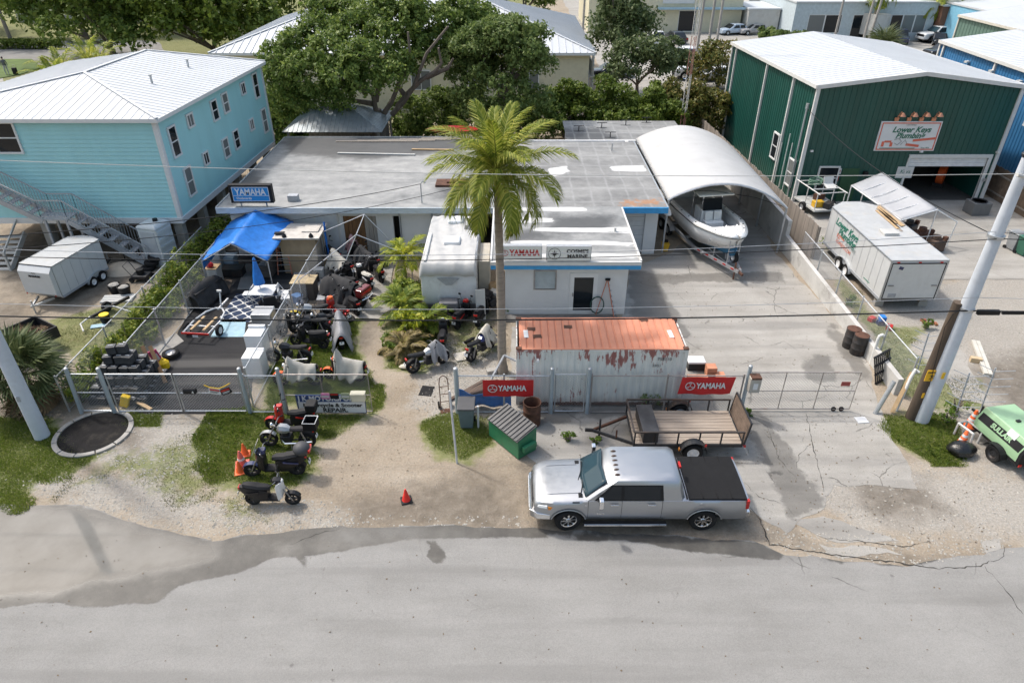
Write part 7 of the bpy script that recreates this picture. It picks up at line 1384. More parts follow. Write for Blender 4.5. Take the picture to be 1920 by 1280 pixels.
fence_run('banner_fence','chain link fence with red banner in front of the blue tarp',[(fx(858),FY),(fx(1032),FY)],1.65,every=2.0)
heavy_post(1035,'grey gate post at the container personnel gate',1.95,.07); heavy_post(1105,'grey chained gate post before the rusty container',1.95,.07)
gate('personnel_gate','small chain link gate before the rusty container',fx(1042),fx(1098),FY,rails=())
fence_run('container_fence','long chain link fence running in front of the rusty container',[(fx(1110),FY),(fx(1395),FY)],1.65,every=2.2,pm=mat('rust_pipe',(.34,.31,.29),.6,.4,var=.2,dirt=.5,dirtcol=(.2,.1,.05)))
gp = heavy_post(1403,'grey gate post carrying the rusty electric box',2.05,.07)
MB().box(-.02,.36,-.34,-.08,1.15,1.75).build('electric_box',mat('rusty_box_paint',(.42,.40,.36),.6,.2,var=.2,dirt=.7,dirtcol=(.26,.12,.05)),gp,bevel=.02); MB().box(.0,.34,-.36,-.06,1.73,1.8).build('box_lid',RUST,gp); MB().box(.1,.26,-.345,-.34,1.3,1.55).build('box_door',TRIM,gp)
rg = gate('rolling_gate','wide rolling chain link gate across the concrete lot entrance',fx(1408),fx(1616),FY+.12,rails=(.5,),ups=(.33,.66),pm=mat('rust_pipe',(.34,.31,.29),.6,.4,var=.2,dirt=.5,dirtcol=(.2,.1,.05)))
rs = thing('gate_notice','small red notice plate on the rolling gate','sign',(fx(1592),FY+.07,1.25)); MB().box(-.16,.16,0,.012,-.09,.09).build('plate',mat('faded_red_plate',(.3,.06,.05),.6),rs)
for px in (1585,1600): wheel(rg,(fx(px)-fx(1408),0,.1),.09,.06,RUST,name='caster')
fence_run('hedge_fence','outer chain link fence buried in the vine hedge',[(-16.1,19.6),(-16.1,33)],1.5,every=3)
fence_run('yard_fence','inner chain link fence between vine hedge and scooter yard',[(-14.5,21.5),(-14.5,31.5)],1.7,every=2.6)
fence_run('scooter_fence','chain link fence separating white appliances from parked scooters',[(-9.5,19.9),(-9.5,31.5)],1.65,every=2.6)
# right boundary: board fence, low concrete wall, chain link
def board_fence():
    t = thing('board_fence','tall weathered grey board fence between canopy and green warehouse','fence'); a = Vector((15.55,32.3,0)); b = Vector((14.45,54.5,0)); L = (b-a).length; n = int(L/.15); d = (b-a)/L; rn = random.Random(4); V = [MB().box(-.07,.07,-.012,.012,0,1.0).build('plank',mat('fence_board_%d'%i,(.2+.03*i,.175+.025*i,.15+.022*i),.9,var=.25,scale=1.5,stretch=(5,5,.6),bmp=.2),t) for i in range(4)]
    for i in range(n):
        o = V[rn.randrange(4)].copy(); COL.objects.link(o); o.parent = t; p = a+d*(i+.5)*.15; o.location = (p.x,p.y,.02); o.scale = (1,1,1.85+rn.uniform(-.04,.04)); o.rotation_euler = (0,rn.uniform(-.01,.01),math.atan2(d.y,d.x))
    for o in V: bpy.data.objects.remove(o)
    for z in (.4,1.5): MB().bar(a+Vector((.05,0,z)),b+Vector((.05,0,z)),.04,.09).build('rail',WOOD,t)
    for i in range(10): p = a.lerp(b,i/9); MB().box(p.x+.03,p.x+.12,p.y-.045,p.y+.045,0,1.8).build('post',WOOD,t)
board_fence()
t = thing('boundary_wall','low stained concrete wall along the right edge of the lot','wall'); SW = mat('stained_concrete_wall',(.48,.47,.45),.9,var=.14,scale=1.2,dirt=.65,dirtcol=(.2,.18,.16),bmp=.2)
pts = [(14.35,20.6),(14.4,26),(14.35,33.2),(14.15,44)]; hs = (.7,.75,.95,1.75)
for i in range(3):
    (x0,y0),(x1,y1) = pts[i],pts[i+1]; h0,h1 = (hs[i],hs[i+1]) if i < 2 else (1.75,1.75)
    MB().add([(x0,y0,0),(x0+.2,y0,0),(x1+.2,y1,0),(x1,y1,0),(x0,y0,h0),(x0+.2,y0,h0),(x1+.2,y1,h1),(x1,y1,h1)],[(3,2,1,0),(4,5,6,7),(0,1,5,4),(1,2,6,5),(2,3,7,6),(3,0,4,7)]).build('wall_section',SW,t)
fence_run('wall_fence','chain link fence on posts along the low concrete wall',[(14.62,20.4),(14.7,31.8)],1.75,every=2.2)
t = thing('side_board_fence','brown board fence between green and blue buildings','fence',(30.2,0,0))
for i in range(50): MB().box(-.012,.012,36+i*.2,36.19+i*.2,0.02,1.9+.02*(i%3)).build('plank',mat('brown_fence_board',(.17,.12,.085),.9,var=.25),t)
for z in (.4,1.5): MB().bar((-.05,36,z),(-.05,46,z),.04,.09).build('rail',WOOD,t)
# ================= container and banners =================
def container():
    x0,x1,y0,y1,H_ = .15,6.15,19.85,22.0,2.42; t = thing('shipping_container','old shipping container with rusty orange roof and peeling white sides','container',(x0,y0,.1))
    m,nt,b = nmat('peeling_container_paint'); vec = N(nt,'ShaderNodeTexCoord').outputs['Object']; mp = N(nt,'ShaderNodeMapping'); mp.inputs['Scale'].default_value = (2.2,2.2,.4); nt.links.new(vec,mp.inputs[0]); sx = N(nt,'ShaderNodeSeparateXYZ'); nt.links.new(vec,sx.inputs[0])
    base = ramp(nt,noise_n(nt,vec,1.5,6),[(.3,(.58,.59,.56)),(.7,(.72,.72,.68))]); hz = thresh(nt,sx.outputs[2],.9,2.2); n1 = mth(nt,'ADD',noise_n(nt,mp.outputs[0],2.6,8,.75),mth(nt,'MULTIPLY',mth(nt,'SUBTRACT',noise_n(nt,vec,.9,3),.55),.7))
    pe = thresh(nt,mth(nt,'ADD',n1,mth(nt,'MULTIPLY',hz,.14)),.62,.66); base = mixc(nt,mth(nt,'MULTIPLY',pe,.9),base,(.27,.07,.055)); lo = thresh(nt,sx.outputs[2],.5,.0); base = mixc(nt,mth(nt,'MULTIPLY',lo,mth(nt,'MULTIPLY',noise_n(nt,vec,4,5),1.1)),base,(.16,.08,.05)); nt.links.new(base,b.inputs['Base Color']); b.inputs['Roughness'].default_value = .7; MATS['cont'] = m
    L,D = x1-x0,y1-y0; n = 44
    def corr(f,dep=.035): q = (f*n)%2; return dep if .25 < q%2 < 1 else 0
    for y,s in ((0,1),(D,-1)):
        r = [];
        for i in range(n): a = .08+(L-.16)*i/n; w_ = (L-.16)/n; o = .022 if i%2 else 0; r += [(a,y+s*o),(a+w_*.75,y+s*o)]
        MB().loft([[(x,yy,.12) for x,yy in r],[(x,yy,H_-.08) for x,yy in r]],closed=False).build('side_panel',m,t)
    for x in (0.02,L-.02): MB().box(x-.02,x+.02,.08,D-.08,.12,H_-.08).build('end_panel',m,t)
    for x in (0,L-.12):
        for y in (-.015,D-.105): MB().box(x,x+.12,y,y+.12,0,H_).build('corner_post',m,t)
    for y in (-.012,D-.06): MB().box(.12,L-.12,y,y+.072,H_-.09,H_-.005).build('top_rail',m,t); MB().box(.12,L-.12,y,y+.072,0,.13).build('bottom_rail',RUST,t)
    OR = mat('faded_orange_roof_paint',(.56,.225,.135),.7,var=.14,scale=.8,dirt=.35,dirtcol=(.4,.12,.07)); pn = 22
    for i in range(pn): a = .1+(L-.2)*i/pn; w_ = (L-.2)/pn; MB().prism([(a,.02,H_-.02),(a+w_*.12,.02,H_-.02),(a+w_*.2,.02,H_+.012),(a+w_*.9,.02,H_+.012),(a+w_,.02,H_-.018)],(0,D-.04,0)).build('roof_panel',OR,t)
    MB().box(0,L,-.01,.06,H_-.01,H_+.02).box(0,L,D-.06,D+.01,H_-.01,H_+.02).build('roof_edge',OR,t)
    for x in (.0,L-.18):
        for y in (-.02,D-.14): MB().box(x-.012,x+.19,y-.005,y+.165,H_-.02,H_+.045).build('corner_casting',RUST,t,bevel=.02)
    for x,y,a in ((.55,1.35,0),(.75,.85,.1),(1.9,1.5,0),(4.75,2.0,.3)): MB().obox((x,y,H_+.0155),(.3,.22,.01),rz=a).build('rust_patch',RUST,t)
    for x,y in ((.35,1.0),(5.55,1.0)): MB().obox((x,y,H_+.02),(.16,.5,.016),rz=.05).build('roof_label',TRIM,t)
    DK = mat('stencil_grey',(.12,.12,.12),.7); text('758110',.17,DK,t,(5.2,-.014,2.02),(PI/2,0,0)); text('22G1',.14,DK,t,(4.95,-.014,1.75),(PI/2,0,0))
    c_ = Vector((.75,-.12,2.05)); MB().obox(c_,(.09,.2,.09),rx=-.3).build('security_camera',TRIM,t)
container()
BRED = mat('banner_red',(.50,.018,.02),.55,var=.08,scale=3,bmp=.1,bscale=6)
def yamaha_logo(par,c,r,m,rx=PI/2):
    mb = MB(); n = 28
    ring = lambda rr,y: [(c[0]+rr*math.cos(2*PI*k/n),c[1]+y,c[2]+rr*math.sin(2*PI*k/n)) for k in range(n)]
    mb.loft([ring(r,0),ring(r,-.006),ring(r*.86,-.006),ring(r*.86,0)],caps=False)
    for k in range(3):
        a = PI/2+k*2*PI/3; d = Vector((math.cos(a),0,math.sin(a))); s = Vector((-d.z,0,d.x)); c0 = Vector(c)+Vector((0,-.004,0))
        mb.bar(c0,c0+d*r*.45,r*.1,.004,(0,1,0)); mb.bar(c0+d*r*.45-s*r*.17,c0+d*r*.45+s*r*.17,r*.08,.004,(0,1,0))
        for q in (-1,1): mb.bar(c0+d*r*.45+s*q*r*.14,c0+d*r*.86+s*q*r*.14,r*.08,.004,(0,1,0))
    return mb.build('tuning_fork_emblem',m,par)
def banner(label,px0,px1,py0,py1,y,skew=0,seed=0):
    a = W(px0,py0,y); b = W(px1,py1,y); t = thing('brand_banner',label,'banner',((a.x+b.x)/2,y,(a.z+b.z)/2)); hw,hh = (b.x-a.x)/2,(a.z-b.z)/2; rn = random.Random(seed)
    def fn(u,v): x = -hw+2*hw*u+skew*(1-v); z = -hh+2*hh*v; sag = -.04*math.sin(u*PI)*(1-v)*.6; return (x,-.018*math.sin(u*9+seed)*(1-v)-.01*math.sin(u*17),z+sag+.015*math.sin(u*12)*(1-v))
    MB().sheet(fn,30,6).build('cloth',BRED,t,solid=.004); k = hh*2; yamaha_logo(t,(-hw*.62+skew*.5,-.035,.0),k*.24,TRIM); text('YAMAHA',k*.46,TRIM,t,(hw*.16+skew*.5,-.035,0),(PI/2,0,0),bold=k*.014,fit=hw*1.12)
banner('red Yamaha banner hanging on the fence above the blue tarp',905,1000,712,742,FY-.06,0,1); banner('red Yamaha banner hanging on the fence at the container end',1280,1374,707,738,FY-.06,-.1,2)
# ================= shop signs =================
def shop_sign(name,label,px0,px1,py0,py1,Y,faces):
    a = W(px0,py0,Y); b = W(px1,py1,Y); t = thing(name,label,'sign',((a.x+b.x)/2,Y,b.z)); hw,h = (b.x-a.x)/2,a.z-b.z; return t,hw,h
t,hw,h = shop_sign('brand_sign','white lightbox sign with red Yamaha lettering on the office roof edge',940,1016,461,487,26.05,0); LB = mat('lightbox_white',(.66,.68,.66),.4,var=.04,dirt=.2,dirtcol=(.5,.48,.4))
MB().box(-hw,hw,0,.25,0,h).build('cabinet',GALVD,t,bevel=.015); MB().box(-hw+.03,hw-.03,-.012,0,.03,h-.03).build('face',LB,t); RL = mat('sign_letter_red',(.42,.02,.02),.5); text('YAMAHA',h*.6,RL,t,(hw*.14,-.018,h*.5),(PI/2,0,0),bold=.012,fit=hw*1.5); yamaha_logo(t,(-hw*.82,-.018,h*.5),h*.22,RL)
t,hw,h = shop_sign('marine_sign','white lightbox sign reading Cosmes Marine with round compass emblem',1025,1108,462,489,26.05,0)
MB().box(-hw,hw,0,.25,0,h).build('cabinet',GALVD,t,bevel=.015); MB().box(-hw+.03,hw-.03,-.012,0,.03,h-.03).build('face',LB,t); DKL = mat('sign_letter_black',(.03,.03,.03),.5); text("COSME'S",h*.33,DKL,t,(hw*.38,-.018,h*.66),(PI/2,0,0),bold=.008,fit=hw*.98); text('MARINE',h*.33,DKL,t,(hw*.38,-.018,h*.32),(PI/2,0,0),bold=.008,fit=hw*.9)
mb = MB()
for k in range(8): a_ = k*PI/4; d = Vector((math.cos(a_),0,math.sin(a_))); s = Vector((-d.z,0,d.x)); c0 = Vector((-hw*.64,-.016,h*.5)); mb.prism([c0+s*h*.06,c0+d*h*(.3 if k%2 == 0 else .2),c0-s*h*.06],(0,-.004,0))
n = 24; mb.loft([[(-hw*.64+r*h*math.cos(2*PI*k/n),y_,h*.5+r*h*math.sin(2*PI*k/n)) for k in range(n)] for r,y_ in ((.4,-.012),(.4,-.018),(.37,-.018),(.37,-.012))],caps=False); mb.build('compass_emblem',DKL,t)
t,hw,h = shop_sign('outboards_sign','blue Yamaha Outboards lightbox sign on the workshop roof corner',432,508,346,380,32.4,0); t.location.z = 2.83
MB().box(-hw-.15,hw+.15,-.02,.28,.2,h+.2).build('cabinet',BLACK,t,bevel=.02); SB = mat('sign_blue',(.02,.22,.52),.45,var=.05); MB().box(-hw,hw,-.035,-.02,.3,h+.1).build('face',SB,t); MB().box(-hw,hw,-.04,-.03,.58,.6).box(-hw,hw,-.04,-.03,h+.07,h+.1).box(-hw,-hw+.025,-.04,-.03,.3,h+.07).box(hw-.025,hw,-.04,-.03,.3,h+.07).box(-hw+.025,hw-.025,-.04,-.03,.3,.325).build('border',TRIM,t)
text('YAMAHA',.44,TRIM,t,(0,-.045,.3+(h-.2)*.64),(PI/2,0,0),bold=.014,fit=hw*1.7); text('Outboards',.17,TRIM,t,(-hw*.4,-.045,.46),(PI/2,0,0),bold=.004)
for x in (-hw*.7,hw*.7): MB().box(x-.03,x+.03,.1,.16,-.02,.25).build('leg',GALV,t)
def jk_sign():
    a = W(553,740,FY-.08); b = W(688,774,FY-.08); t = thing('repair_sign','blue and white J K Motorsports motorcycle and scooter repair sign on the gate','sign',(a.x,FY-.09,b.z)); L = b.x-a.x; h = a.z-b.z; NV = mat('sign_navy',(.03,.06,.17),.5)
    MB().box(0,L,0,.03,0,h).build('panel',NV,t); MB().box(.06,L-.02,-.008,0,.04,h*.62).build('white_field',TRIM,t); text('J K MOTORSPORTS',h*.36,TRIM,t,(.08,-.014,h*.81),(PI/2,0,0),bold=.008,align='LEFT',fit=L*.93); text('Motorcycle & Scooter',h*.27,DKL,t,(L*.52,-.014,h*.45),(PI/2,0,0),bold=.007,fit=L*.86); text('REPAIR.',h*.3,DKL,t,(L*.55,-.014,h*.18),(PI/2,0,0),bold=.008,fit=L*.36)
    for i,(px,m,lb) in enumerate(((606,mat('pink_paper',(.55,.2,.35),.7),'pink notice on the repair gate rail'),(623,BLACK,'black no parking plate on the repair gate rail'),(644,mat('olive_plate',(.25,.29,.2),.6),'olive plate on the repair gate rail'))):
        o = thing('gate_notice',lb,'sign',(fx(px),FY-.12,.86)); MB().box(-.15,.15,-.01,.01,-.12,.12).build('plate',m,o); MB().box(-.13,.13,-.014,-.01,.05 if i == 1 else -.06,.1 if i == 1 else .02).build('print',REDL if i == 1 else OFFW,o)
    o = thing('letter_box','cream letter box on the repair gate','mailbox',(fx(669),FY-.16,.72)); MB().box(-.24,.24,-.13,.1,0,.3).build('case',mat('cream_enamel',(.55,.52,.4),.5),o,bevel=.02); MB().box(-.26,.26,-.15,.1,.3,.34).build('lid',mat('cream_enamel',(.55,.52,.4),.5),o)
jk_sign()
t = thing('mailbox','black rounded mailbox numbered 4 on the double gate','mailbox',(fx(352),FY-.12,1.0)); MB().loft([[(x,-.07,0),(x,-.07,.14),(x,-.03,.19),(x,.03,.19),(x,.07,.14),(x,.07,0)] for x in (-.22,.22)]).build('case',BLACK,t); text('4',.13,TRIM,t,(.12,-.075,.07),(PI/2,0,0),bold=.006)
for px,a_,m,lb in ((397,-.06,TRIM,'white and red warning plate hanging on the gate'),(418,.12,BLACK,'black and red no trespassing plate hanging on the gate')):
    o = thing('warning_sign',lb,'sign',(fx(px),FY-.06,1.05),group='warning plates on the gate'); o.rotation_euler = (0,-a_*3,0); MB().box(-.2,.2,-.01,.005,-.14,.1).build('plate',m,o); MB().box(-.17,.17,-.016,-.01,0.0,.07).build('band',mat('plate_red',(.5,.03,.03),.5),o); MB().box(-.15,.15,-.015,-.01,-.05,-.03).box(-.15,.1,-.015,-.01,-.09,-.07).build('small_print',DKL if m is TRIM else TRIM,o)
t = thing('yellow_strap','yellow strap tied between the warning plates','strap',(0,FY-.07,0)); MB().tube([(fx(380),0,1.3),(fx(390),0,1.2),(fx(406),0,1.15),(fx(418),0,1.25),(fx(430),0,1.38)],.02).build('webbing',mat('yellow_webbing',(.65,.4,.02),.7),t)
# ================= poles, wires =================
POLEW = mat('pale_concrete_pole',(.50,.54,.60),.7,var=.06,scale=2,dirt=.15); POLEB = mat('creosote_pole',(.085,.062,.045),.9,var=.3,scale=2,stretch=(4,4,.4),bmp=.4)
q = G(80,818); LP = (q.x,q.y); t = thing('utility_pole','pale round utility pole beside the fan palm','pole',(q.x,q.y,0)); MB().cyl((0,0,-.1),(0,0,11),.25,.15,n=18).build('shaft',POLEW,t,smooth=True); MB().cyl((.0,-.1,9.8),(0,-.35,9.8),.05,n=8).build('insulator',GALVD,t); MB().box(-.05,.05,-.26,-.2,1.7,1.9).build('tag_plate',GALVD,t)
q = G(1726,787); RP = (q.x,q.y); t = thing('utility_pole','pale round utility pole beside the wooden pole','pole',(q.x,q.y,0)); MB().cyl((0,0,-.1),(0,0,9.6),.27,.15,n=18).build('shaft',POLEW,t,smooth=True); MB().lathe([(.16,9.5),(.2,9.6),(.1,9.7),(.04,9.95)],n=12).build('cap',BLKM,t); MB().cyl((0,-.2,9.0),(-.35,-.3,9.1),.05,n=8).build('insulator',OFFW,t); MB().tube([(-.25,-.1,4.6),(-.5,-.2,4.5),(-.6,-.2,4.0),(-.3,-.15,1.6)],.012,5).build('drop_cable',BLACK,t); MB().box(.3,1.0,-.2,-.08,4.45,4.6).box(1.1,1.9,-.18,-.1,4.46,4.56).build('splice_case',BLACK,t)
MB().box(-.1,.0,-.275,-.262,2.0,2.25).build('tag_plate',mat('yellow_tag',(.65,.4,.02),.6),t)
for z in (4.6,7.1): MB().cyl((0,0,z-.05),(0,0,z+.05),.24,n=14).build('band',GALV,t)
q = G(1708,783); t = thing('wooden_pole','short dark wooden pole with yellow caution sign','pole',(q.x,q.y,0)); MB().cyl((0,0,-.1),(.05,0,4.75),.2,.16,n=14).build('shaft',POLEB,t,smooth=True); YS = mat('sign_yellow',(.75,.42,.02),.5); MB().obox((0,-.21,2.0),(.44,.02,.44)).build('caution_sign',YS,t); text('CAUTION',.085,DKL,t,(0,-.222,2.13),(PI/2,0,0),bold=.004); MB().tube([(-.02,-.224,2.05),(0,-.224,1.95),(-.08,-.224,1.86)],.012,4).tube([(0,-.224,1.95),(.08,-.224,1.87)],.012,4).tube([(-.08,-.224,2.0),(.08,-.224,1.98)],.012,4).build('figure',DKL,t); MB().box(-.08,.0,-.21,-.2,1.05,1.25).build('tag_plate',YS,t)
def wire(label,a,b,sag,r,m,name='overhead_wire'):
    a,b = Vector(a),Vector(b); n = 40; t = thing(name,label,'wire'); MB().tube([a.lerp(b,i/n)-Vector((0,0,4*sag*(i/n)*(1-i/n))) for i in range(n+1)],r,5).build('cable',m,t)
LX,LY = LP; RX,RY = RP; ALW = mat('bare_wire',(.4,.41,.43),.5,.4)
GRPW = 'wires along the road'
def span(z0,z1,sag,r,m,lb,dy=0): wire(lb,(LX,LY-.1+dy,z0),(RX,RY-.2+dy,z1),sag,r,m); wire(lb+', continuing beyond the fan palm pole',(LX-40,LY-.1+dy,z0),(LX,LY-.1+dy,z0),sag,r,m); wire(lb+', continuing beyond the wooden pole',(RX,RY-.2+dy,z1),(RX+40,RY-.2+dy,z1),sag,r,m)
span(4.9,4.62,.25,.024,BLACK,'thick black cable strung low between the two pale poles'); span(5.35,5.1,.32,.009,ALW,'thin grey wire just above the thick black cable'); span(6.95,7.1,.42,.013,BLACK,'black wire crossing in front of the office sign'); span(7.15,7.3,.5,.009,ALW,'thin pale wire above the office sign',.1); span(9.85,9.1,.25,.010,OFFW,'highest pale wire crossing before the workshop roof')
mast = Vector((W(793,384,33.3).x,33,3.8))
wire('black service drop sagging from the pale pole to the roof mast',(LX,LY,7.4),mast,.35,.016,BLACK); wire('second service drop beside the first to the roof mast',(LX,LY,7.0),mast+Vector((1.6,.2,-.3)),.5,.013,BLACK); wire('thin drop wire from the right pole to the box trailer yard',(RX,RY,7.1),(17.3,40.9,5.5),.5,.015,BLACK); wire('thin guy wire beside the right pole',(RX+.1,RY,7.2),(33,24,6.6),.5,.012,BLACK)
def lattice_mast():
    q = W(1280,236,52); t = thing('lattice_mast','slender red and white lattice radio mast behind the canopy','mast',(q.x,52,0)); cs = [(.2*math.cos(a),.2*math.sin(a)) for a in (0.5,2.6,4.7)]; AW = [mat('mast_red',(.34,.16,.13),.7,var=.2),mat('mast_white',(.55,.53,.5),.7,var=.12)]
    for s in range(7):
        z0 = s*2.6; mb = MB()
        for x,y in cs: mb.cyl((x,y,z0),(x,y,z0+2.6),.025,n=6)
        for k in range(6):
            for i in range(3): (xa,ya),(xb,yb) = cs[i],cs[(i+1)%3]; mb.bar((xa,ya,z0+k*.433),(xb,yb,z0+(k+1)*.433),.014)
        mb.build('section',AW[s%2],t)
lattice_mast()
for px,Y,h,lb in ((1330,78,13,'grey utility pole standing behind the white pickups'),(1310,80,13,'slim grey pole beside the lattice mast'),(1345,88,13,'tall grey pole before the glass storefront'),(1092,100,11,'concrete utility pole at the cream storefront corner'),(1628,84,9,'leaning grey pole behind the round palm'),(1565,98,10,'dark pole at the blue workshop row'),(1620,92,9,'grey pole by the box truck')):
    q = W(px,70,Y); t = thing('far_utility_pole',lb,'pole',(q.x,Y,0)); MB().cyl((0,0,-.1),(.1 if px != 1628 else .6,0,h),.17,.11,n=10).build('shaft',mat('far_pole_grey',(.32,.30,.28),.8),t); MB().bar((-.9,0,h-.6),(.9,0,h-.6),.1).build('crossarm',WOOD,t)
for z,l_ in ((8,'lowest'),(8.8,'middle'),(10.5,'top')): wire(l_+' black wire strung along the back street',(-30,97,z),(75,92,z),.8,.03,BLACK)
# rails and debris beside the right fence: a trellis of bare pipes
for i,(px,py,px2,py2) in enumerate(((1718,700,1768,585),(1838,770,1760,600),(1790,780,1812,715))):
    a = G(px,py); t = thing('pipe_rack','bare metal pipe rack with side prongs on the waste ground','pipe rack',(a.x,a.y,0),group='pipe racks by the right fence'); mb = MB(); hgt = 1.7; mb.cyl((0,0,0),(.1,.3,hgt),.03,n=6)
    for k in range(5): z = .4+k*.3; mb.cyl((.02*k,.05*k,z),(.5,.05*k-.3,z+.25),.014,n=5); mb.cyl((.02*k,.05*k,z),(-.35,.05*k+.3,z+.1),.014,n=5)
    mb.build('pipe',GALVD,t)
# ================= yard things =================
def cone(label,px,py,h=.5,m=ORANGE,bands=0,base=BLACK,z=0,group='traffic cones'):
    q = G(px,py,z); t = thing('traffic_cone',label,'traffic cone',(q.x,q.y,z+.003),.3,group); r = .36*h; MB().box(-r,r,-r,r,0,.045).build('base',base,t,bevel=.02); MB().lathe([(r*.78,.04),(r*.72,.06),(.06*h/.5*.5,h-.02),(.02,h)],n=18).build('cone',m,t,smooth=True)
    for k in range(bands): z0 = h*(.42+.24*k); f = lambda z_: r*.72+(.03*h/.5-r*.72)*(z_-.06)/(h-.08); MB().lathe([(f(z0)+.004,z0),(f(z0+h*.12)+.004,z0+h*.12)],n=18).build('band',TRIM,t,smooth=True)
    return t
cone('red orange cone standing alone on the sandy shoulder',762,938,.48,mat('red_cone_plastic',(.72,.03,.02),.5)); cone('orange cone on the grass behind the faded pink cone',460,852,.48,base=ORANGE); cone('faded pink cone between the two orange cones',455,872,.62,mat('pink_cone_plastic',(.62,.13,.10),.6),1,mat('pink_cone_plastic',(.62,.13,.10),.6)); cone('orange cone with bare base beside the maxi scooter nose',451,885,.48,base=ORANGE)
cone('striped orange cone standing by the compressor drawbar',1818,800,.75,ORANGE,2); cone('striped orange cone perched on the black rubbish bag',1800,838,.72,ORANGE,2)
q = G(1800,850); t = thing('rubbish_bag','black plastic rubbish bag under the striped cone','bag',(q.x,q.y,0)); MB().ell((0,0,.2),(.45,.36,.26),18,9,.12).build('sack',mat('black_bag_film',(.012,.012,.013),.25,bmp=.6,bscale=14),t,smooth=True)
def barrel(label,px,py,m,open_=False,h=.88,r=.29,lid=RUST,group=None):
    q = G(px,py); t = thing('oil_drum',label,'barrel',(q.x,q.y,0),group=group); pr = [(r*.98,0),(r,.02),(r,h*.32),(r*1.04,h*.34),(r,h*.36),(r,h*.64),(r*1.04,h*.66),(r,h*.68),(r,h-.02),(r*1.03,h)]
    if open_: pr += [(r*.96,h),(r*.95,.05),(.01,.04)]
    MB().lathe(pr,n=22).build('shell',m,t,smooth=True)
    if not open_: MB().cyl((0,0,h),(0,0,h+.012),r*.95,n=22).build('lid',lid,t)
barrel('open rusty barrel in front of the fence gate',997,793,RUST,True,.95,.31); DB = mat('black_drum',(.035,.032,.032),.5,.2,var=.3,dirt=.4,dirtcol=(.2,.08,.03)); barrel('black oil drum with white label against the concrete wall',1592,650,DB); barrel('black oil drum with rusty top nearest the pale pipes',1606,662,DB)
def dumpster():
    a = G(972,863); b = G(920,820); d = (b-a).normalized(); rz = math.atan2(d.y,d.x); t = thing('dumpster','small green dumpster with ribbed black double lid','dumpster',(a.x,a.y,0),rz); L,D = 1.6,.78; GR = mat('dumpster_green',(.025,.16,.075),.5,var=.12,dirt=.35,dirtcol=(.06,.07,.05)); hf,hb = .78,1.0
    # x runs along the long side away from the corner; depth is -y
    MB().prism([(0,0,.04),(0,-D,.04),(0,-D,hb),(0,0,hf)],(L,0,0)).build('bin',GR,t,bevel=.015)
    MB().box(-.015,L+.015,-.03,.012,hf-.08,hf-.02).build('rim',GR,t)
    for x in (-.16,L+.02): MB().box(x,x+.14,-D*.85,-D*.15,.35,.55).build('lift_pocket',GR,t,bevel=.01)
    for k in range(2):
        x0 = L*k/2; lid = bpy.data.objects.new('lid',None); COL.objects.link(lid); lid.parent = t; LM = mat('black_lid_plastic',(.045,.047,.052),.5,var=.15,dirt=.25,dirtcol=(.14,.13,.12)); sl = (hb-hf)/D
        MB().add([(x0+.01,.06,hf-.01),(x0+L/2-.01,.06,hf-.01),(x0+L/2-.01,-D-.02,hb+.02),(x0+.01,-D-.02,hb+.02),(x0+.01,.06,hf+.03),(x0+L/2-.01,.06,hf+.03),(x0+L/2-.01,-D-.02,hb+.06),(x0+.01,-D-.02,hb+.06)],[(3,2,1,0),(4,5,6,7),(0,1,5,4),(1,2,6,5),(2,3,7,6),(3,0,4,7)]).build('lid_panel',LM,lid)
        for i in range(5): x = x0+.08+i*(L/2-.16)/4; MB().bar((x,.05,hf+.04),(x,-D,hb+.07),.06,.045).build('lid_rib',LM,lid)
    for x in (.1,L-.1):
        for y in (-.1,-D+.1): MB().cyl((x,y,0),(x,y,.06),.05,n=8).build('caster',BLKM,t)
dumpster()
def wheelie(label,px,py,m,lidm,rz=0,h=1.0,s=1.0):
    q = G(px,py); t = thing('wheeled_bin',label,'bin',(q.x,q.y,0),rz); t.scale = (s,s,s); MB().loft([[(-w_,-d,z),(w_,-d,z),(w_,d,z),(-w_,d,z)] for w_,d,z in ((.22,.24,.06),(.28,.32,.92))]).build('body',m,t,bevel=.03); MB().loft([[(-.31,-.38,z),(.31,-.38,z),(.31,.36,z+.03),(-.31,.36,z+.03)] for z in (.93,1.0)]).build('lid',lidm,t,bevel=.03); MB().bar((-.24,.4,.95),(.24,.4,.95),.035).build('handle',BLACK,t)
    for x in (-.26,.26): wheel(t,(x,.26,.1),.1,.06,BLACK,steer=PI/2)
wheelie('slate blue wheeled bin with charcoal lid beside the white stake',876,797,mat('slate_bin',(.10,.14,.16),.5,var=.1),mat('charcoal_lid',(.06,.06,.065),.55),0); wheelie('grey wheeled bin at the plumbing yard edge',1897,468,mat('grey_bin',(.25,.26,.27),.5),mat('grey_bin',(.25,.26,.27),.5),.2); wheelie('green wheeled bin at the plumbing yard edge',1916,478,mat('green_bin',(.03,.12,.08),.5),mat('green_bin',(.03,.12,.08),.5),.2)
def stake(name,label,px,py,h,r,m,tilt=(0,0),cat='post'): q = G(px,py); t = thing(name,label,cat,(q.x,q.y,0)); MB().cyl((0,0,-.05),(tilt[0],tilt[1],h),r,n=8).build('shaft',m,t); return t
stake('white_stake','short white pipe stake beside the slate blue bin',897,801,.95,.04,mat('peeling_white_pipe',(.55,.55,.56),.6,var=.1,dirt=.6,dirtcol=(.25,.18,.13))); stake('sign_post','tall peeling white post at the edge of the grass',857,868,2.9,.035,mat('peeling_white_pipe',(.55,.55,.56),.6),(-.12,.1)); stake('bollard','leaning grey pipe bollard beside the black pallet',1640,775,1.25,.08,GALV,(.45,.25)).__setitem__('category','bollard')
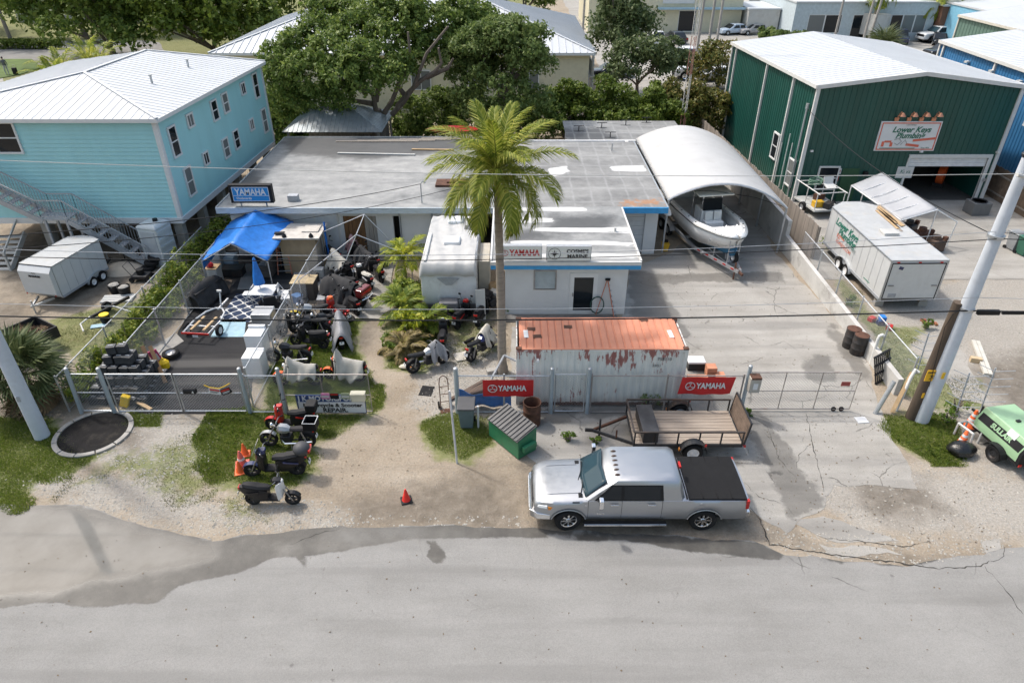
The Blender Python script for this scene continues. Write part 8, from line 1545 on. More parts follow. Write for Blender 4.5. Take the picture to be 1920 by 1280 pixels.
q = G(757,736); t = thing('rubber_mat','small black rubber mat on the sandy path','mat',(q.x+2.0*0,q.y,0)); t.location = (*G(800,733)[:2],.004); t.rotation_euler.z = -.15; MB().box(-.24,.24,-.3,.3,0,.02).build('pad',RUBBER,t)
def hand_truck():
    q = G(835,765); t = thing('hand_truck','rusty hand truck leaning at the fence end','hand truck',(q.x,q.y,0),.2); mb = MB()
    for s in (-.16,.16): mb.tube([(s,-.05,.05),(s,.12,1.05),(s*.8,.16,1.25)],.018)
    for z in (.3,.6,.9): mb.tube([(-.16,-.04+.17*z,z),(.16,-.04+.17*z,z)],.014)
    mb.tube([(-.13,.16,1.25),(0,.2,1.33),(.13,.16,1.25)],.018); mb.build('frame',RUST,t); MB().box(-.2,.2,-.3,-.05,.0,.02).build('toe_plate',RUST,t)
    for s in (-.22,.22): wheel(t,(s,.08,.13),.13,.07,RUST,steer=PI/2)
hand_truck()
# round pad with pale kerb ring
q = G(176,812); t = thing('round_pit_cover','round black rubber covered pit with pale concrete ring','pit cover',(q.x,q.y,0)); a = 1.28; n = 40
MB().cyl((0,0,.0),(0,0,.045),a*.86,n=n).build('black_disc',mat('black_tar',(.016,.015,.015),.9,spec=.15,var=.3,scale=3,dirt=.3,dirtcol=(.1,.09,.07),bmp=.2),t)
for k in range(12):
    a0 = 2*PI*k/12+.015; a1 = 2*PI*(k+1)/12-.015; pts = [(r_*math.cos(a0+(a1-a0)*i/4),r_*math.sin(a0+(a1-a0)*i/4),0) for r_ in (a*.87,) for i in range(5)]+[(a*math.cos(a1-(a1-a0)*i/4),a*math.sin(a1-(a1-a0)*i/4),0) for i in range(5)]; MB().prism(pts,(0,0,.07+.006*(k%2))).build('ring_stone',CONC,t,bevel=.01)
# blue tarp, junk at the banner fence
q = G(900,760); t = thing('blue_tarp','crumpled blue tarp hanging inside the banner fence','tarp',(fx(905),FY+.12,0)); MB().sheet(lambda u,v: (-.95+1.95*u,.06*math.sin(u*17)+.35*(1-v)*.6+.05*math.sin(v*9+u*5),.05+(.95-.3*math.sin(u*PI)*.8)*v),26,8).build('sheet',BLUETARP,t,smooth=True,solid=.006)
t = thing('timber_pile','old timbers and mesh leaning behind the blue tarp','timber',(*G(880,745)[:2],0)); 
for i in range(5): MB().bar((-.7+.2*i,-.2+.1*i,.06),(.5+.25*i,.9-.1*i,.12+.05*i),.12,.06).build('timber',mat('dark_timber',(.09,.06,.045),.9,var=.3),t)
MB().bar((.8,.9,.2),(1.3,1.2,1.1),.08,.05).bar((1.3,1.2,1.1),(1.9,1.0,.9),.08,.05).build('bent_frame',GALVD,t)
q = G(805,712); t = thing('paving_block','pale concrete block beside the palm trunk','block',(*G(922,700)[:2],0),.3); MB().box(-.2,.2,-.12,.12,0,.2).build('block',CONC,t,bevel=.01)
t = thing('stacked_pavers','terracotta pavers stacked at the container end','pavers',(*G(1318,705)[:2],0)); TC = mat('terracotta',(.5,.22,.13),.8,var=.15)
for i,(x,y,z) in enumerate(((-.5,-.35,0),(-.1,-.35,0),(.3,.1,0),(.3,.1,.22),(.6,-.15,0))): MB().box(x-.19,x+.19,y-.19,y+.19,z,z+.2).build('paver',TC,t,bevel=.01)
t = thing('white_cooler','white box standing behind the stacked pavers','cooler',(*G(1304,690)[:2],0)); MB().box(-.35,.3,-.2,.25,0,.32).build('case',BLKM,t); MB().box(-.37,.32,-.22,.27,.32,.42).build('lid',TRIM,t,bevel=.03)
# right side bits
t = thing('black_pallet','black plastic pallet leaning on the waste ground','pallet',(*G(1655,712)[:2],0),.6); lean = .9
for i in range(9): x = -.5+i*.125; MB().bar((x,0,.05),(x,.35,1.05),.06,.03).build('slat',BLACK,t)
for f in (0,.33,.66,1): MB().bar((-.55,.35*f-.02,.05+f),(.55,.35*f-.02,.05+f),.07,.05).build('runner',BLACK,t)
PVC = mat('pvc_pipe',(.66,.66,.64),.5,var=.04,dirt=.3)
t = thing('vent_pipe','hooked white pipe standing beside the oil drums','pipe',(*G(1632,682)[:2],0)); MB().tube([(0,0,0),(.0,.05,1.15),(.02,.06,1.28),(.12,.06,1.34),(.2,.06,1.28)],.06,10).build('pipe',PVC,t,smooth=True)
t = thing('vent_pipe','white pipe with curved top beside the wooden pole','pipe',(*G(1690,770)[:2],0)); MB().tube([(-.2,0,0),(.1,.3,1.3),(.2,.35,1.6),(.3,.3,1.5)],.06,10).build('pipe',PVC,t,smooth=True); 
t = thing('leaning_board','long weathered board leaning by the wooden pole','board',(*G(1672,775)[:2],0)); MB().bar((0,0,.05),(.6,.6,1.4),.14,.04).build('plank',WOODB,t)
t = thing('plastic_crates','small blue and red plastic crates dumped by the fence','crates',(*G(1650,608)[:2],0)); 
for i,(x,y,z,c) in enumerate(((0,0,0,BLU),(-.25,.3,0,RED),(.2,-.4,0,RED),(.05,.05,.2,mat('bright_blue_plastic',(.02,.18,.55),.5)))): MB().obox((x,y,z+.1),(.3,.25,.2),rz=.5*i).build('crate',c,t,bevel=.02)
t = thing('steel_channels','two long pale steel channels lying on gravel','beam',(*G(1835,665)[:2],.0),-.35)
for i in range(2): MB().box(-.12+.16*i,.02+.16*i,-1.6,1.0,.02,.12).build('channel',mat('pale_channel',(.5,.48,.43),.7),t)
t = thing('hollow_block','buff hollow block at the channel end','block',(*G(1828,678)[:2],0),-.3); MB().box(-.2,.2,-.1,.1,0,.2).build('block',mat('buff_block',(.5,.38,.24),.9),t)
t = thing('meter_lid','pale square meter lid set in the ground','lid',(*G(1615,788)[:2],.008),.1); MB().box(-.2,.2,-.16,.16,0,.03).build('plate',TRIM,t)
t = thing('pipe_stand','white pipe frame with elbows beside the compressor','pipe',(*G(1810,822)[:2],0),.3); MB().tube([(-.2,-.3,.5),(-.2,.3,.5),(.2,.3,.5),(.2,-.3,.5)],.04,8).tube([(-.2,.3,.5),(-.2,.3,0)],.035,8).tube([(.2,.3,.5),(.2,.3,0)],.035,8).tube([(-.2,-.3,.5),(-.2,-.35,0)],.035,8).tube([(.2,-.3,.5),(.2,-.3,0)],.035,8).build('pipe',PVC,t)
t = thing('lawn_bricks','broken red bricks on the weeds behind the trailer','bricks',(*G(1740,605)[:2],0)); 
for i in range(7): MB().obox((random.uniform(-.5,.6),random.uniform(-.2,.2),.05),(.22,.1,.08),rz=random.uniform(0,3)).build('brick',mat('broken_brick',(.36,.12,.07),.9,var=.2),t)
# carport beside the green building
def carport():
    t = thing('carport_frame','half collapsed white carport frame with grey tarpaulin roof','carport'); rid0 = W(1655,323,38.6); rid1 = W(1758,392,33.8); l0 = W(1597,347,38.4); l1 = W(1690,412,33.6); r1 = W(1795,415,33.9); GT = mat('grey_tarpaulin',(.36,.37,.39),.6,var=.06,bmp=.2,bscale=4); PW = mat('white_pipe',(.7,.71,.72),.4,.2)
    MB().sheet(lambda u,v: tuple(rid0.lerp(rid1,u).lerp(l0.lerp(l1,u),v)-Vector((0,0,.12*math.sin(PI*v)*math.sin(PI*u)))),14,8).build('tarpaulin',GT,t,smooth=True,solid=.01)
    for a_,b_ in ((rid0,rid1),(l0,l1),(rid0,l0),(rid1,l1),(rid1,r1)): MB().cyl(a_-Vector((0,0,.04)),b_-Vector((0,0,.04)),.035,n=8).build('pipe',PW,t)
    for p_ in (l0,l1,rid0.lerp(l0,.5)): MB().cyl((p_.x,p_.y,0),p_,.035,n=8).build('leg',PW,t)
    MB().cyl((r1.x-.1,r1.y,0),r1,.035,n=8).build('leg',PW,t); MB().cyl((rid1.x,rid1.y,0),rid1,.03,n=8).build('leg',PW,t)
    for f in (.2,.4,.6,.8): MB().cyl(l0.lerp(l1,f),rid0.lerp(rid1,f)-Vector((0,0,.06)),.02,n=6).build('purlin',PW,t)
carport()
for i,(px,py,m,lb) in enumerate(((1725,455,RUST,'rusty engine block under the carport edge'),(1750,470,mat('dark_timber',(.09,.06,.045),.9),'dark wooden crate beside the box trailer'),(1700,440,BLKM,'black machine part under the grey tarpaulin'))):
    q = G(px,py); t = thing('machine_part',lb,'machine part',(q.x,q.y,0),.3*i); MB().obox((0,0,.35),(.8,.6,.66)).build('block',m,t,bevel=.06); MB().cyl((-.1,0,.68),(-.1,0,.9),.2,n=12).build('drum',m,t); MB().obox((.3,-.2,.75),(.2,.2,.2)).build('lug',RUST,t)
q = G(1828,400); t = thing('condenser_unit','grey air conditioning condenser beside the roller door','condenser',(q.x,q.y,.02),.05); MB().box(-.55,.55,-.45,.45,0,.75).build('case',mat('condenser_grey',(.12,.125,.13),.6),t,bevel=.04); MB().lathe([(.4,.75),(.42,.8),(.36,.8),(.34,.72),(.05,.7)],n=20).build('fan_ring',BLACK,t,smooth=True)
def rig():
    q = G(1530,395); t = thing('pipe_rack_trailer','white ladder rack trailer piled with hoses by the warehouse door','trailer',(q.x,q.y,.02),.15); 
    MB().box(-.9,.9,-1.2,1.2,.4,.5).build('deck',mat('pale_deck',(.42,.43,.42),.6),t); 
    for s in (-1,1):
        wheel(t,(s*.95,0,.3),.3,.2,GALV,steer=PI/2)
        for y in (-1.1,0,1.1): MB().cyl((s*.85,y,.5),(s*.85,y,1.5),.03,n=6).build('upright',WHITE,t)
        MB().cyl((s*.85,-1.3,1.5),(s*.85,1.3,1.5),.035,n=6).build('rack_rail',WHITE,t)
    for y in (-1.1,-.4,.4,1.1): MB().cyl((-.85,y,1.5),(.85,y,1.5),.03,n=6).build('rack_bar',WHITE,t)
    MB().tube([(.35*math.cos(k*.7)*(1+.03*k%.2)-.3,.35*math.sin(k*.7)+.3,1.55+.012*k) for k in range(30)],.03,5).build('hose_coil',mat('green_hose',(.1,.2,.14),.6),t); MB().obox((.3,-.3,1.62),(.6,.5,.04),rx=.3).obox((.3,-.02,1.85),(.6,.04,.45),rx=-.2).build('white_chair',WHITE,t)
    for i,(x,y,c) in enumerate(((-.4,-.6,mat('yellow_box',(.6,.35,.02),.5)),(.3,.5,RUST),(.1,-.9,BLKM))): MB().obox((x,y,.68),(.6,.4,.35),rz=.3*i).build('tool_crate',c,t,bevel=.03)
rig()
# workshop yard in front of garage and office
t = thing('step_ladder','orange fibreglass step ladder standing at the office wall','ladder',(*G(1135,588)[:2],.008)); LO = mat('ladder_orange',(.45,.16,.10),.6)
def step_ladder(t,h,w0,w1,sp):
    for s in (-1,1): MB().bar((s*w1,-sp,0),(s*w0,0,h),.05,.03).build('front_rail',LO,t); MB().bar((s*w1,sp,0),(s*w0,0.04,h),.04,.025).build('rear_rail',LO,t)
    for k in range(6): f = (k+.6)/6.6; w_ = w1+(w0-w1)*f; MB().box(-w_,w_,-sp*(1-f)-.04,-sp*(1-f)+.04,h*f-.015,h*f+.01).build('step',GALV,t)
    MB().box(-w0-.06,w0+.06,-.1,.12,h,h+.06).build('top_cap',BLACK,t,bevel=.01)
step_ladder(t,1.75,.14,.32,.42); t.rotation_euler.z = 1.35
t = thing('step_ladder','orange step ladder standing in the scooter yard by the sofa','ladder',(*G(538,508)[:2],.03)); step_ladder(t,2.0,.18,.34,.45); t.rotation_euler.z = .1
q = G(1118,592); t = thing('hose_reel','coiled dark green hose hanging on the office wall','hose',(q.x,26.5,0)); MB().tube([(.3*math.cos(k*.5),-.02*(k%3),.55+.42*math.sin(k*.5)) for k in range(52)],.022,5).build('hose',mat('dark_green_hose',(.015,.06,.05),.6),t)
t = thing('yellow_bucket','yellow mop bucket at the garage corner','bucket',(*G(1246,470)[:2],.008)); MB().loft([[(-w_,-w_,z),(w_,-w_,z),(w_,w_,z),(-w_,w_,z)] for w_,z in ((.14,.02),(.2,.45))]).build('pail',mat('yellow_box',(.6,.35,.02),.5),t,bevel=.02); MB().box(-.15,.15,.05,.2,.45,.55).build('wringer',BLACK,t)
t = thing('stone_sill','dark stained kerb slab along the office front','slab',(2.5,26.2,.0)); MB().box(-2.8,2.2,-.3,.25,0,.07).build('slab',mat('dark_concrete',(.16,.15,.14),.9,var=.25),t)
t = thing('parked_hull','dark low sheet pile in the gap behind the container','sheet pile',(2.9,25.2,.0)); 
for i in range(4): MB().obox((.1*i,.05*i,.05+.06*i),(2.2-.2*i,.7,.05),rz=.05*i).build('sheet',mat('slate_sheet',(.10,.12,.15),.6),t)
t = thing('white_board','tall white board leaning beside the caravan','board',(*G(902,600)[:2],0),.15); MB().obox((0,0,.75),(.42,.06,1.5),rx=-.12).build('panel',OFFW,t,bevel=.01)
t = thing('junk_heap','heap of bags and parts beside the caravan','junk',(*G(920,575)[:2],0)); 
for i in range(7): MB().obox((random.uniform(-.3,.3),random.uniform(-.6,.6),.2+.12*i),(.5,.45,.35),rz=i*.7,rx=.2*(i%3-1)).build('bundle',(BLKM,CLOTHG,RUST,CLOTHB,OFFW,WOODB,BLACK)[i],t,bevel=.05)
t = thing('dropped_cloth','dirty white cloth lying on the gravel','cloth',(*G(870,668)[:2],.01),.4); MB().sheet(lambda u,v: (-.4+.8*u,-.3+.6*v,.03+.03*math.sin(u*11)*math.sin(v*9)),12,10).build('cloth',CLOTHW,t,smooth=True,solid=.006)
t = thing('fairing_panel','loose beige motorcycle fairing lying at the path edge','fairing',(*G(765,690)[:2],0),.1); MB().ell((0,0,.1),(.35,.16,.1),14,6,.05).build('shell',mat('beige_fairing',(.5,.45,.36),.5),t,smooth=True); MB().obox((.1,-.12,.12),(.2,.05,.06)).build('lamp',AMBER,t)
q = G(752,700)
# ---------------- scooter repair yard ----------------
def yard():
    # blue canopy tent
    t = thing('blue_canopy_tent','bright blue tarpaulin canopy tent against the white workshop wall','tent'); Y0 = 28.6; Y1 = 32.6
    E = W(368,487,Y0); Fp = W(480,490,Y0); A_ = W(424,436,Y0+.2); B_ = W(398,440,Y1); rb = W(458,399,Y1-.3); rr = W(525,420,Y1); z1 = 2.05
    lf,rf_ = Vector((-14.35,Y0,1.7)),Vector((-11.3,Y0,1.7)); lb,rb2 = Vector((-14.35,Y1,1.95)),Vector((-11.1,Y1,1.95)); pf,pb_ = Vector((-12.85,Y0+.1,2.55)),Vector((-12.8,Y1,2.75))
    def pan(a,b,c,d,n_): return MB().sheet(lambda u,v: tuple(a.lerp(b,u).lerp(d.lerp(c,u),v)-Vector((0,0,.16*math.sin(PI*u)*math.sin(PI*v)+.02*math.sin(u*21+v*13)))),16,10).build(n_,BLUETARP,t,smooth=True,solid=.008)
    pan(lf,lb,pb_,pf,'roof_sheet'); pan(rf_,rb2,pb_,pf,'roof_sheet')
    MB().sheet(lambda u,v: tuple(lf.lerp(lb,u)-Vector((.03*math.sin(u*14),0,.45*v+.06*math.sin(u*9)))),12,4).build('valance',BLUETARP,t,smooth=True,solid=.006)
    for p_ in (lf,rf_,lb,rb2): MB().cyl((p_.x,p_.y,0),p_,.03,n=8).build('pole',GALV,t)
    for a_,b_ in ((lf,pf),(rf_,pf),(pf,pb_)): MB().cyl(a_-Vector((0,0,.05)),b_-Vector((0,0,.05)),.025,n=6).build('rafter',GALV,t)
    t = thing('hanging_tarp','narrow blue tarp hanging beside the plywood shed','tarp',(-9.3,31.6,0)); MB().sheet(lambda u,v: (.04*math.sin(v*8+u*6),-.5*(1-v)*(u-.3)+.05*math.sin(u*15),.05+2.3*v),8,12).build('sheet',BLUETARP,t,smooth=True,solid=.006)
    # plywood shed with flat roof
    a = W(530,447,30.4); t = thing('plywood_shed','small plywood shed with pale flat roof beside the blue tent','shed',(-11.35,30.7,0)); PLY = mat('plywood',(.33,.25,.16),.85,var=.18,scale=2,dirt=.4); MB().box(0,1.75,0,.05,0,1.9).box(0,.05,.05,1.5,0,1.9).box(1.7,1.75,.05,1.5,0,1.9).build('wall',PLY,t); MB().box(-.25,2.0,-.2,1.7,1.9,1.97).build('roof',mat('grey_plank_roof',(.48,.45,.41),.85,var=.15,dirt=.4),t)
    for x in (.1,1.4): MB().lathe([(.1,0),(.12,.06),(.03,.2)],(x+.2,-.05,1.97),10).build('work_lamp',BLACK,t)
    MB().box(1.0,1.8,.5,1.3,1.97,2.03).build('roof_hatch',mat('grey_plank_roof',(.48,.45,.41),.85),t)
    # paving details
    t = thing('patterned_rug','navy rug with white lattice pattern on the yard floor','rug',(0,0,0)); m,nt,b = nmat('lattice_rug'); vec = N(nt,'ShaderNodeTexCoord').outputs['Object']; sx = N(nt,'ShaderNodeSeparateXYZ'); nt.links.new(vec,sx.inputs[0]); k = PI/.31
    cx_ = mth(nt,'COSINE',mth(nt,'MULTIPLY',sx.outputs[0],k)); cy_ = mth(nt,'COSINE',mth(nt,'MULTIPLY',sx.outputs[1],k)); f = mth(nt,'ABSOLUTE',mth(nt,'ADD',cx_,cy_)); nt.links.new(mixc(nt,thresh(nt,f,.34,.22),(.02,.035,.075),(.6,.6,.58)),b.inputs['Base Color']); b.inputs['Roughness'].default_value = .95
    p_ = [G(x,y) for x,y in ((385,598),(408,545),(475,543),(470,598))]; MB().prism([(-14.05+1.0,25.9,.012),(-11.0,25.9,.012),(-11.0,28.5,.012),(-13.05,28.5,.012)],(0,0,.012)).build('weave',m,t)
    def slab(nm,lb,pts,mm,z=.012,h=.012): o = thing(nm,lb,'mat'); MB().prism([(*G(x,y)[:2],z) for x,y in pts],(0,0,h)).build('sheet',mm,o)
    slab('blue_floor_sheet','pale blue worn sheet on the yard floor',((395,632),(415,600),(462,598),(458,632)),mat('pale_blue_sheet',(.27,.42,.50),.6,var=.15,dirt=.4,dirtcol=(.3,.28,.2)))
    slab('grey_floor_sheet','long grey outdoor carpet under the tent edge',((445,543),(460,495),(485,495),(482,543)),mat('grey_carpet',(.22,.22,.21),.95,var=.1))
    slab('brown_door_mat','brown patterned door mat by the covered grill',((408,550),(420,525),(436,525),(428,552)),mat('brown_mat',(.16,.12,.09),.95,var=.3,scale=9)); slab('concrete_piece','pale concrete slab beside the small boat trailer',((285,650),(330,625),(345,640),(300,668)),CONC)
    # white appliances along the fence
    AP = mat('appliance_enamel',(.72,.73,.74),.35,var=.04,dirt=.15)
    for nm,px,py,w_,d,h,lb in (('washing_machine',474,700,.72,.72,.95,'white washing machine at the yard gate fence'),('dryer',478,660,.72,.72,1.0,'white dryer with dark trim behind the washing machine'),('steel_freezer',492,620,.85,.7,1.0,'stainless steel chest freezer behind the white dryer')):
        q = G(px,py); o = thing(nm,lb,'appliance',(q.x+.2,q.y,.006)); mm = AP if nm != 'steel_freezer' else mat('stainless',(.42,.43,.44),.35,.7); MB().box(-w_/2,w_/2,-d/2,d/2,0,h).build('cabinet',mm,o,bevel=.03); MB().box(-w_/2+.03,w_/2-.03,-d/2-.01,-d/2+.0,.1,h-.15).build('front_panel',mm,o); MB().box(-w_/2+.02,w_/2-.02,d/2-.12,d/2,h,h+.12 if nm == 'dryer' else h+.03).build('console',mm,o,bevel=.01)
    q = G(515,605); o = thing('office_chair','black padded chair beside the freezer','chair',(q.x,q.y,.006),.4); MB().box(-.28,.28,-.28,.28,.42,.52).build('seat',BLACK,o,bevel=.04); MB().obox((0,.28,.85),(.54,.1,.6),rx=-.15).build('backrest',BLACK,o,bevel=.05); MB().cyl((0,0,.05),(0,0,.42),.04,n=8).build('column',STEEL,o)
    for k in range(5): MB().bar((0,0,.08),(.3*math.cos(k*1.257),.3*math.sin(k*1.257),.03),.04).build('foot',BLACK,o)
    # table, folding chairs, umbrella
    q = G(500,570); o = thing('folding_table','white folding table under the closed blue umbrella','table',(q.x,q.y,.012)); MB().box(-.55,.55,-.5,.5,.7,.75).build('tabletop',TRIM,o,bevel=.015)
    for x in (-.45,.45):
        for y in (-.4,.4): MB().cyl((x,y,0),(x*1.02,y,.7),.018,n=6).build('leg',GALV,o)
    u = thing('patio_umbrella','closed bright blue patio umbrella in the white table','umbrella',(q.x-.15,q.y+.05,.012)); MB().cyl((0,0,0),(0,0,2.35),.022,n=8).build('pole',WHITE,u); MB().lathe([(.02,2.35),(.06,2.28),(.1,2.0),(.22,1.4),(.26,1.05),(.12,1.02)],n=16).build('canopy',BLUETARP,u,smooth=True); MB().cyl((0,0,0),(0,0,.08),.25,n=14).build('base',BLACK,u)
    for i,(dx,dy,rz,lb) in enumerate(((-.85,.2,PI/2,'white folding chair at the table end by the rug'),(.8,.3,-PI/2,'white folding chair between table and fence'),(1.0,-.15,-PI/2+.2,'second white folding chair pushed to the fence'))):
        c = thing('folding_chair',lb,'chair',(q.x+dx,q.y+dy,.012),rz,group='white folding chairs'); MB().box(-.2,.2,-.2,.2,.43,.46).build('seat',TRIM,c); MB().obox((0,-.26,.72),(.4,.025,.22),rx=.15).build('backrest',TRIM,c)
        for s in (-1,1): MB().bar((s*.2,.2,0),(s*.2,-.28,.85),.022).build('back_leg',TRIM,c); MB().bar((s*.18,-.22,0),(s*.18,.2,.44),.022).build('front_leg',TRIM,c)
    # sofa
    q = G(508,505); o = thing('sofa','dark wicker sofa with pale cushions beside the ladder','sofa',(q.x,q.y,.03),-.12); WK = mat('dark_wicker',(.075,.065,.06),.8,var=.25,bmp=.4,bscale=30); MB().box(-.4,.45,-1.0,1.0,0,.35).build('base',WK,o,bevel=.03); MB().box(.33,.45,-1.0,1.0,.352,.8).build('backrest',WK,o,bevel=.03)
    for y in (-.95,.88): MB().box(-.4,.33,y,y+.1,.352,.6).build('arm',WK,o,bevel=.02)
    for y in (-.55,0,.55): MB().box(-.36,.3,y-.26,y+.26,.353,.48).build('seat_cushion',mat('pale_cushion',(.46,.45,.43),.9),o,bevel=.04); MB().obox((.26,y,.66),(.14,.5,.4),ry=.2).build('back_cushion',MATS['pale_cushion'],o,bevel=.05)
    # covered grill, cabinets, cooler inside tent
    q = G(392,565); o = thing('covered_grill','long barbecue grill under a black cover by the inner fence','grill',(q.x,q.y,.006),1.25); cover(o,'cover',CLOTHB,[(-1.0,.75),(-.8,1.0),(-.3,1.1),(.3,1.12),(.8,.98),(1.0,.8)],.85,.06,seed=31,flare=1.1); MB().box(-.9,.9,-.25,.25,.05,.85).build('frame',BLKM,o)
    for i,(px,py,w_,h,mm,lb) in enumerate(((412,505,.6,1.1,mat('grey_cabinet',(.3,.33,.35),.6),'grey metal cabinet just inside the tent'),(405,530,.6,.85,OFFW,'white cabinet with a red bag on it under the tent edge'),(432,500,.7,.6,mat('grey_blue_cooler',(.3,.4,.5),.5),'grey blue cooler box inside the tent'),(440,515,1.0,.4,BLKM,'black low crate inside the tent'))): q = G(px,py); o = thing('storage_cabinet',lb,'cabinet',(q.x,q.y,.006)); MB().box(-w_/2,w_/2,-.3,.3,0,h).build('case',mm,o,bevel=.02); MB().box(-w_/2+.03,w_/2-.03,-.312,-.3,.06,h-.06).build('door',mm,o); MB().box(-w_/2-.02,w_/2+.02,-.32,.32,h,h+.03).build('top',WOODB if i == 1 else mm,o)
    q = G(405,530); o = thing('red_bag','red bag on the white cabinet under the tent','bag',(q.x-.05,q.y-.1,.88)); MB().ell((0,0,.14),(.2,.14,.15),12,7,.08).build('sack',mat('red_cloth',(.5,.02,.03),.8),o,smooth=True)
    # batteries and junk behind the gate
    BC = mat('battery_black',(.03,.033,.038),.5,var=.3,dirt=.35,dirtcol=(.1,.1,.1)); rn = random.Random(12); base = G(245,735); proto = None; k = 0
    for layer,(nx,ny) in enumerate(((6,6),(5,5),(5,4),(4,3),(3,2),(2,1))):
        for ix in range(nx):
            for iy in range(ny):
                if layer < 2 and 0 < ix < nx-1 and 0 < iy < ny-1: continue
                if proto is None: proto = thing('battery_crate','black plastic battery case in the tall heap behind the gate','battery case',group='heap of black battery cases'); MB().box(-.16,.16,-.13,.13,0,.26).build('case',BC,proto,bevel=.02); MB().box(-.165,.165,-.135,.135,.26,.31).build('lid',BC,proto,bevel=.015); MB().box(-.08,.08,-.02,.02,.31,.33).build('handle',GALVD,proto); o = proto
                else: o = copy_tree(proto)
                o.location = (base.x-.95+.36*ix+.15*layer+rn.uniform(-.04,.04),base.y-.7+.33*iy+.18*layer+rn.uniform(-.04,.04),.006+.335*layer); o.rotation_euler.z = rn.uniform(-.3,.3); k += 1
    q = G(285,700); o = thing('leaning_planks','brown planks leaning against the battery heap','planks',(q.x+.1,q.y-.3,.006))
    for i in range(2): MB().bar((.5+.25*i,-.4,.05),(-.15+.3*i,.35,1.25),.14,.05).build('plank',mat('brown_plank',(.24,.14,.07),.8,var=.2),o)
    q = G(300,690); o = thing('pink_panel','pink and white scrap panel beside the planks','panel',(q.x,q.y,.006),.3); MB().obox((0,0,.45),(.35,.05,.8),ry=-.25).build('sheet',mat('pink_plastic',(.5,.06,.16),.5),o); MB().obox((.05,-.03,.55),(.1,.03,.3),ry=-.25).build('sticker',TRIM,o)
    q = G(310,690); o = thing('yellow_jug','yellow plastic jug beside the spare tyre','jug',(q.x,q.y,.006)); MB().lathe([(.15,.0),(.2,.05),(.2,.28),(.12,.38),(.04,.42),(.04,.47)],n=10).build('body',mat('yellow_plastic2',(.75,.5,.01),.5),o,bevel=.0)
    q = G(322,668); o = thing('spare_tyre','spare tyre on a dark wheel lying on the black paving','tyre',(q.x,q.y,.11)); wh = wheel(o,(0,0,0),.34,.22,STEEL); wh.rotation_euler = (PI/2,0,0)
    q = G(245,760); o = thing('yellow_drum_frame','yellow tool and timber lying behind the gate leaf','tool',(q.x,q.y,.006)); MB().bar((-.5,.4,.3),(.9,-.3,.05),.14,.06).build('timber',WOODB,o); MB().obox((-.1,-.05,.25),(.3,.2,.5),ry=.4).build('yellow_case',mat('yellow_plastic2',(.75,.5,.01),.5),o,bevel=.04)
    # box with leaf litter, bundles beside scooters
    q = G(575,555); o = thing('planter_box','old cabinet with dry leaves on top among the motorcycles','cabinet',(q.x,q.y,.006)); MB().box(-.5,.5,-.4,.4,0,.85).build('case',mat('dark_cabinet',(.08,.065,.055),.8),o,bevel=.02); MB().box(-.55,.55,-.45,.45,.85,.9).build('top',mat('leaf_littered_top',(.42,.33,.2),.9,var=.3,scale=6,dirt=.6),o)
    # tent frame of bare poles over the scooters
    o = thing('bare_tent_frame','bare silver tent frame poles standing over the scooters','tent frame'); mx = W(683,402,30.8); apx = W(668,438,28.5); AL = mat('silver_tube',(.5,.51,.53),.4,.6)
    pts = dict(a=W(683,402,31.5),b=W(668,440,29.5),c=W(648,490,29.0),d=W(560,525,27.5),e=W(770,480,29.5),f=W(605,435,31.5),g=W(735,455,31.5))
    for p1,p2 in (('a','b'),('b','c'),('b','d'),('b','e'),('a','f'),('a','g')): MB().cyl(pts[p1],pts[p2],.025,n=6).build('pole',AL,o)
    for p1 in ('d','e','f','g'): MB().cyl((pts[p1].x,pts[p1].y,0),pts[p1],.025,n=6).build('leg',AL,o)
yard()
for i,(px,py,nm,lb,cat) in enumerate(((612,545,'loose_wheel','loose motorcycle wheel lying beside the black cover','wheel'),(655,600,'loose_wheel','loose wheel leaning among the red scooter parts','wheel'),(700,560,'loose_wheel','spare scooter tyre on the shop pad edge','wheel'),(570,585,'loose_wheel','old wheel against the scooter fence','wheel'),(880,640,'loose_wheel','small wheel on the gravel between scooters','wheel'))):
    q = G(px,py); o = thing(nm,lb,cat,(q.x,q.y,.07),i); w_ = wheel(o,(0,0,0),.26,.1,BLKM,spokes=5,hub=.7); w_.rotation_euler = (PI/2+.15*i,0,0)
for i,(px,py,c,lb) in enumerate(((600,520,OFFW,'white parts box among the covered scooters'),(612,500,WOODB,'cardboard box beside the hanging blue tarp'),(590,530,BLKM,'black tool crate by the leaf covered cabinet'),(625,470,RED,'red fuel can at the white door'),(605,575,SLV,'grey engine cover among the motorcycles'),(720,500,CLOTHB,'black sack beside the areca palm'),(560,570,mat('blue_box',(.03,.12,.3),.5),'blue plastic box by the scooter fence'),(915,560,RUST,'rusty metal box beside the caravan'),(850,590,BLKM,'black battery box under the caravan hitch'))):
    q = G(px,py); o = thing('parts_box',lb,'box',(q.x,q.y,.05),.4*i); MB().obox((0,0,.2),(.42,.34,.4)).build('case',c,o,bevel=.03); MB().obox((0,0,.42),(.45,.37,.05),rz=.06).build('lid',c,o,bevel=.01)
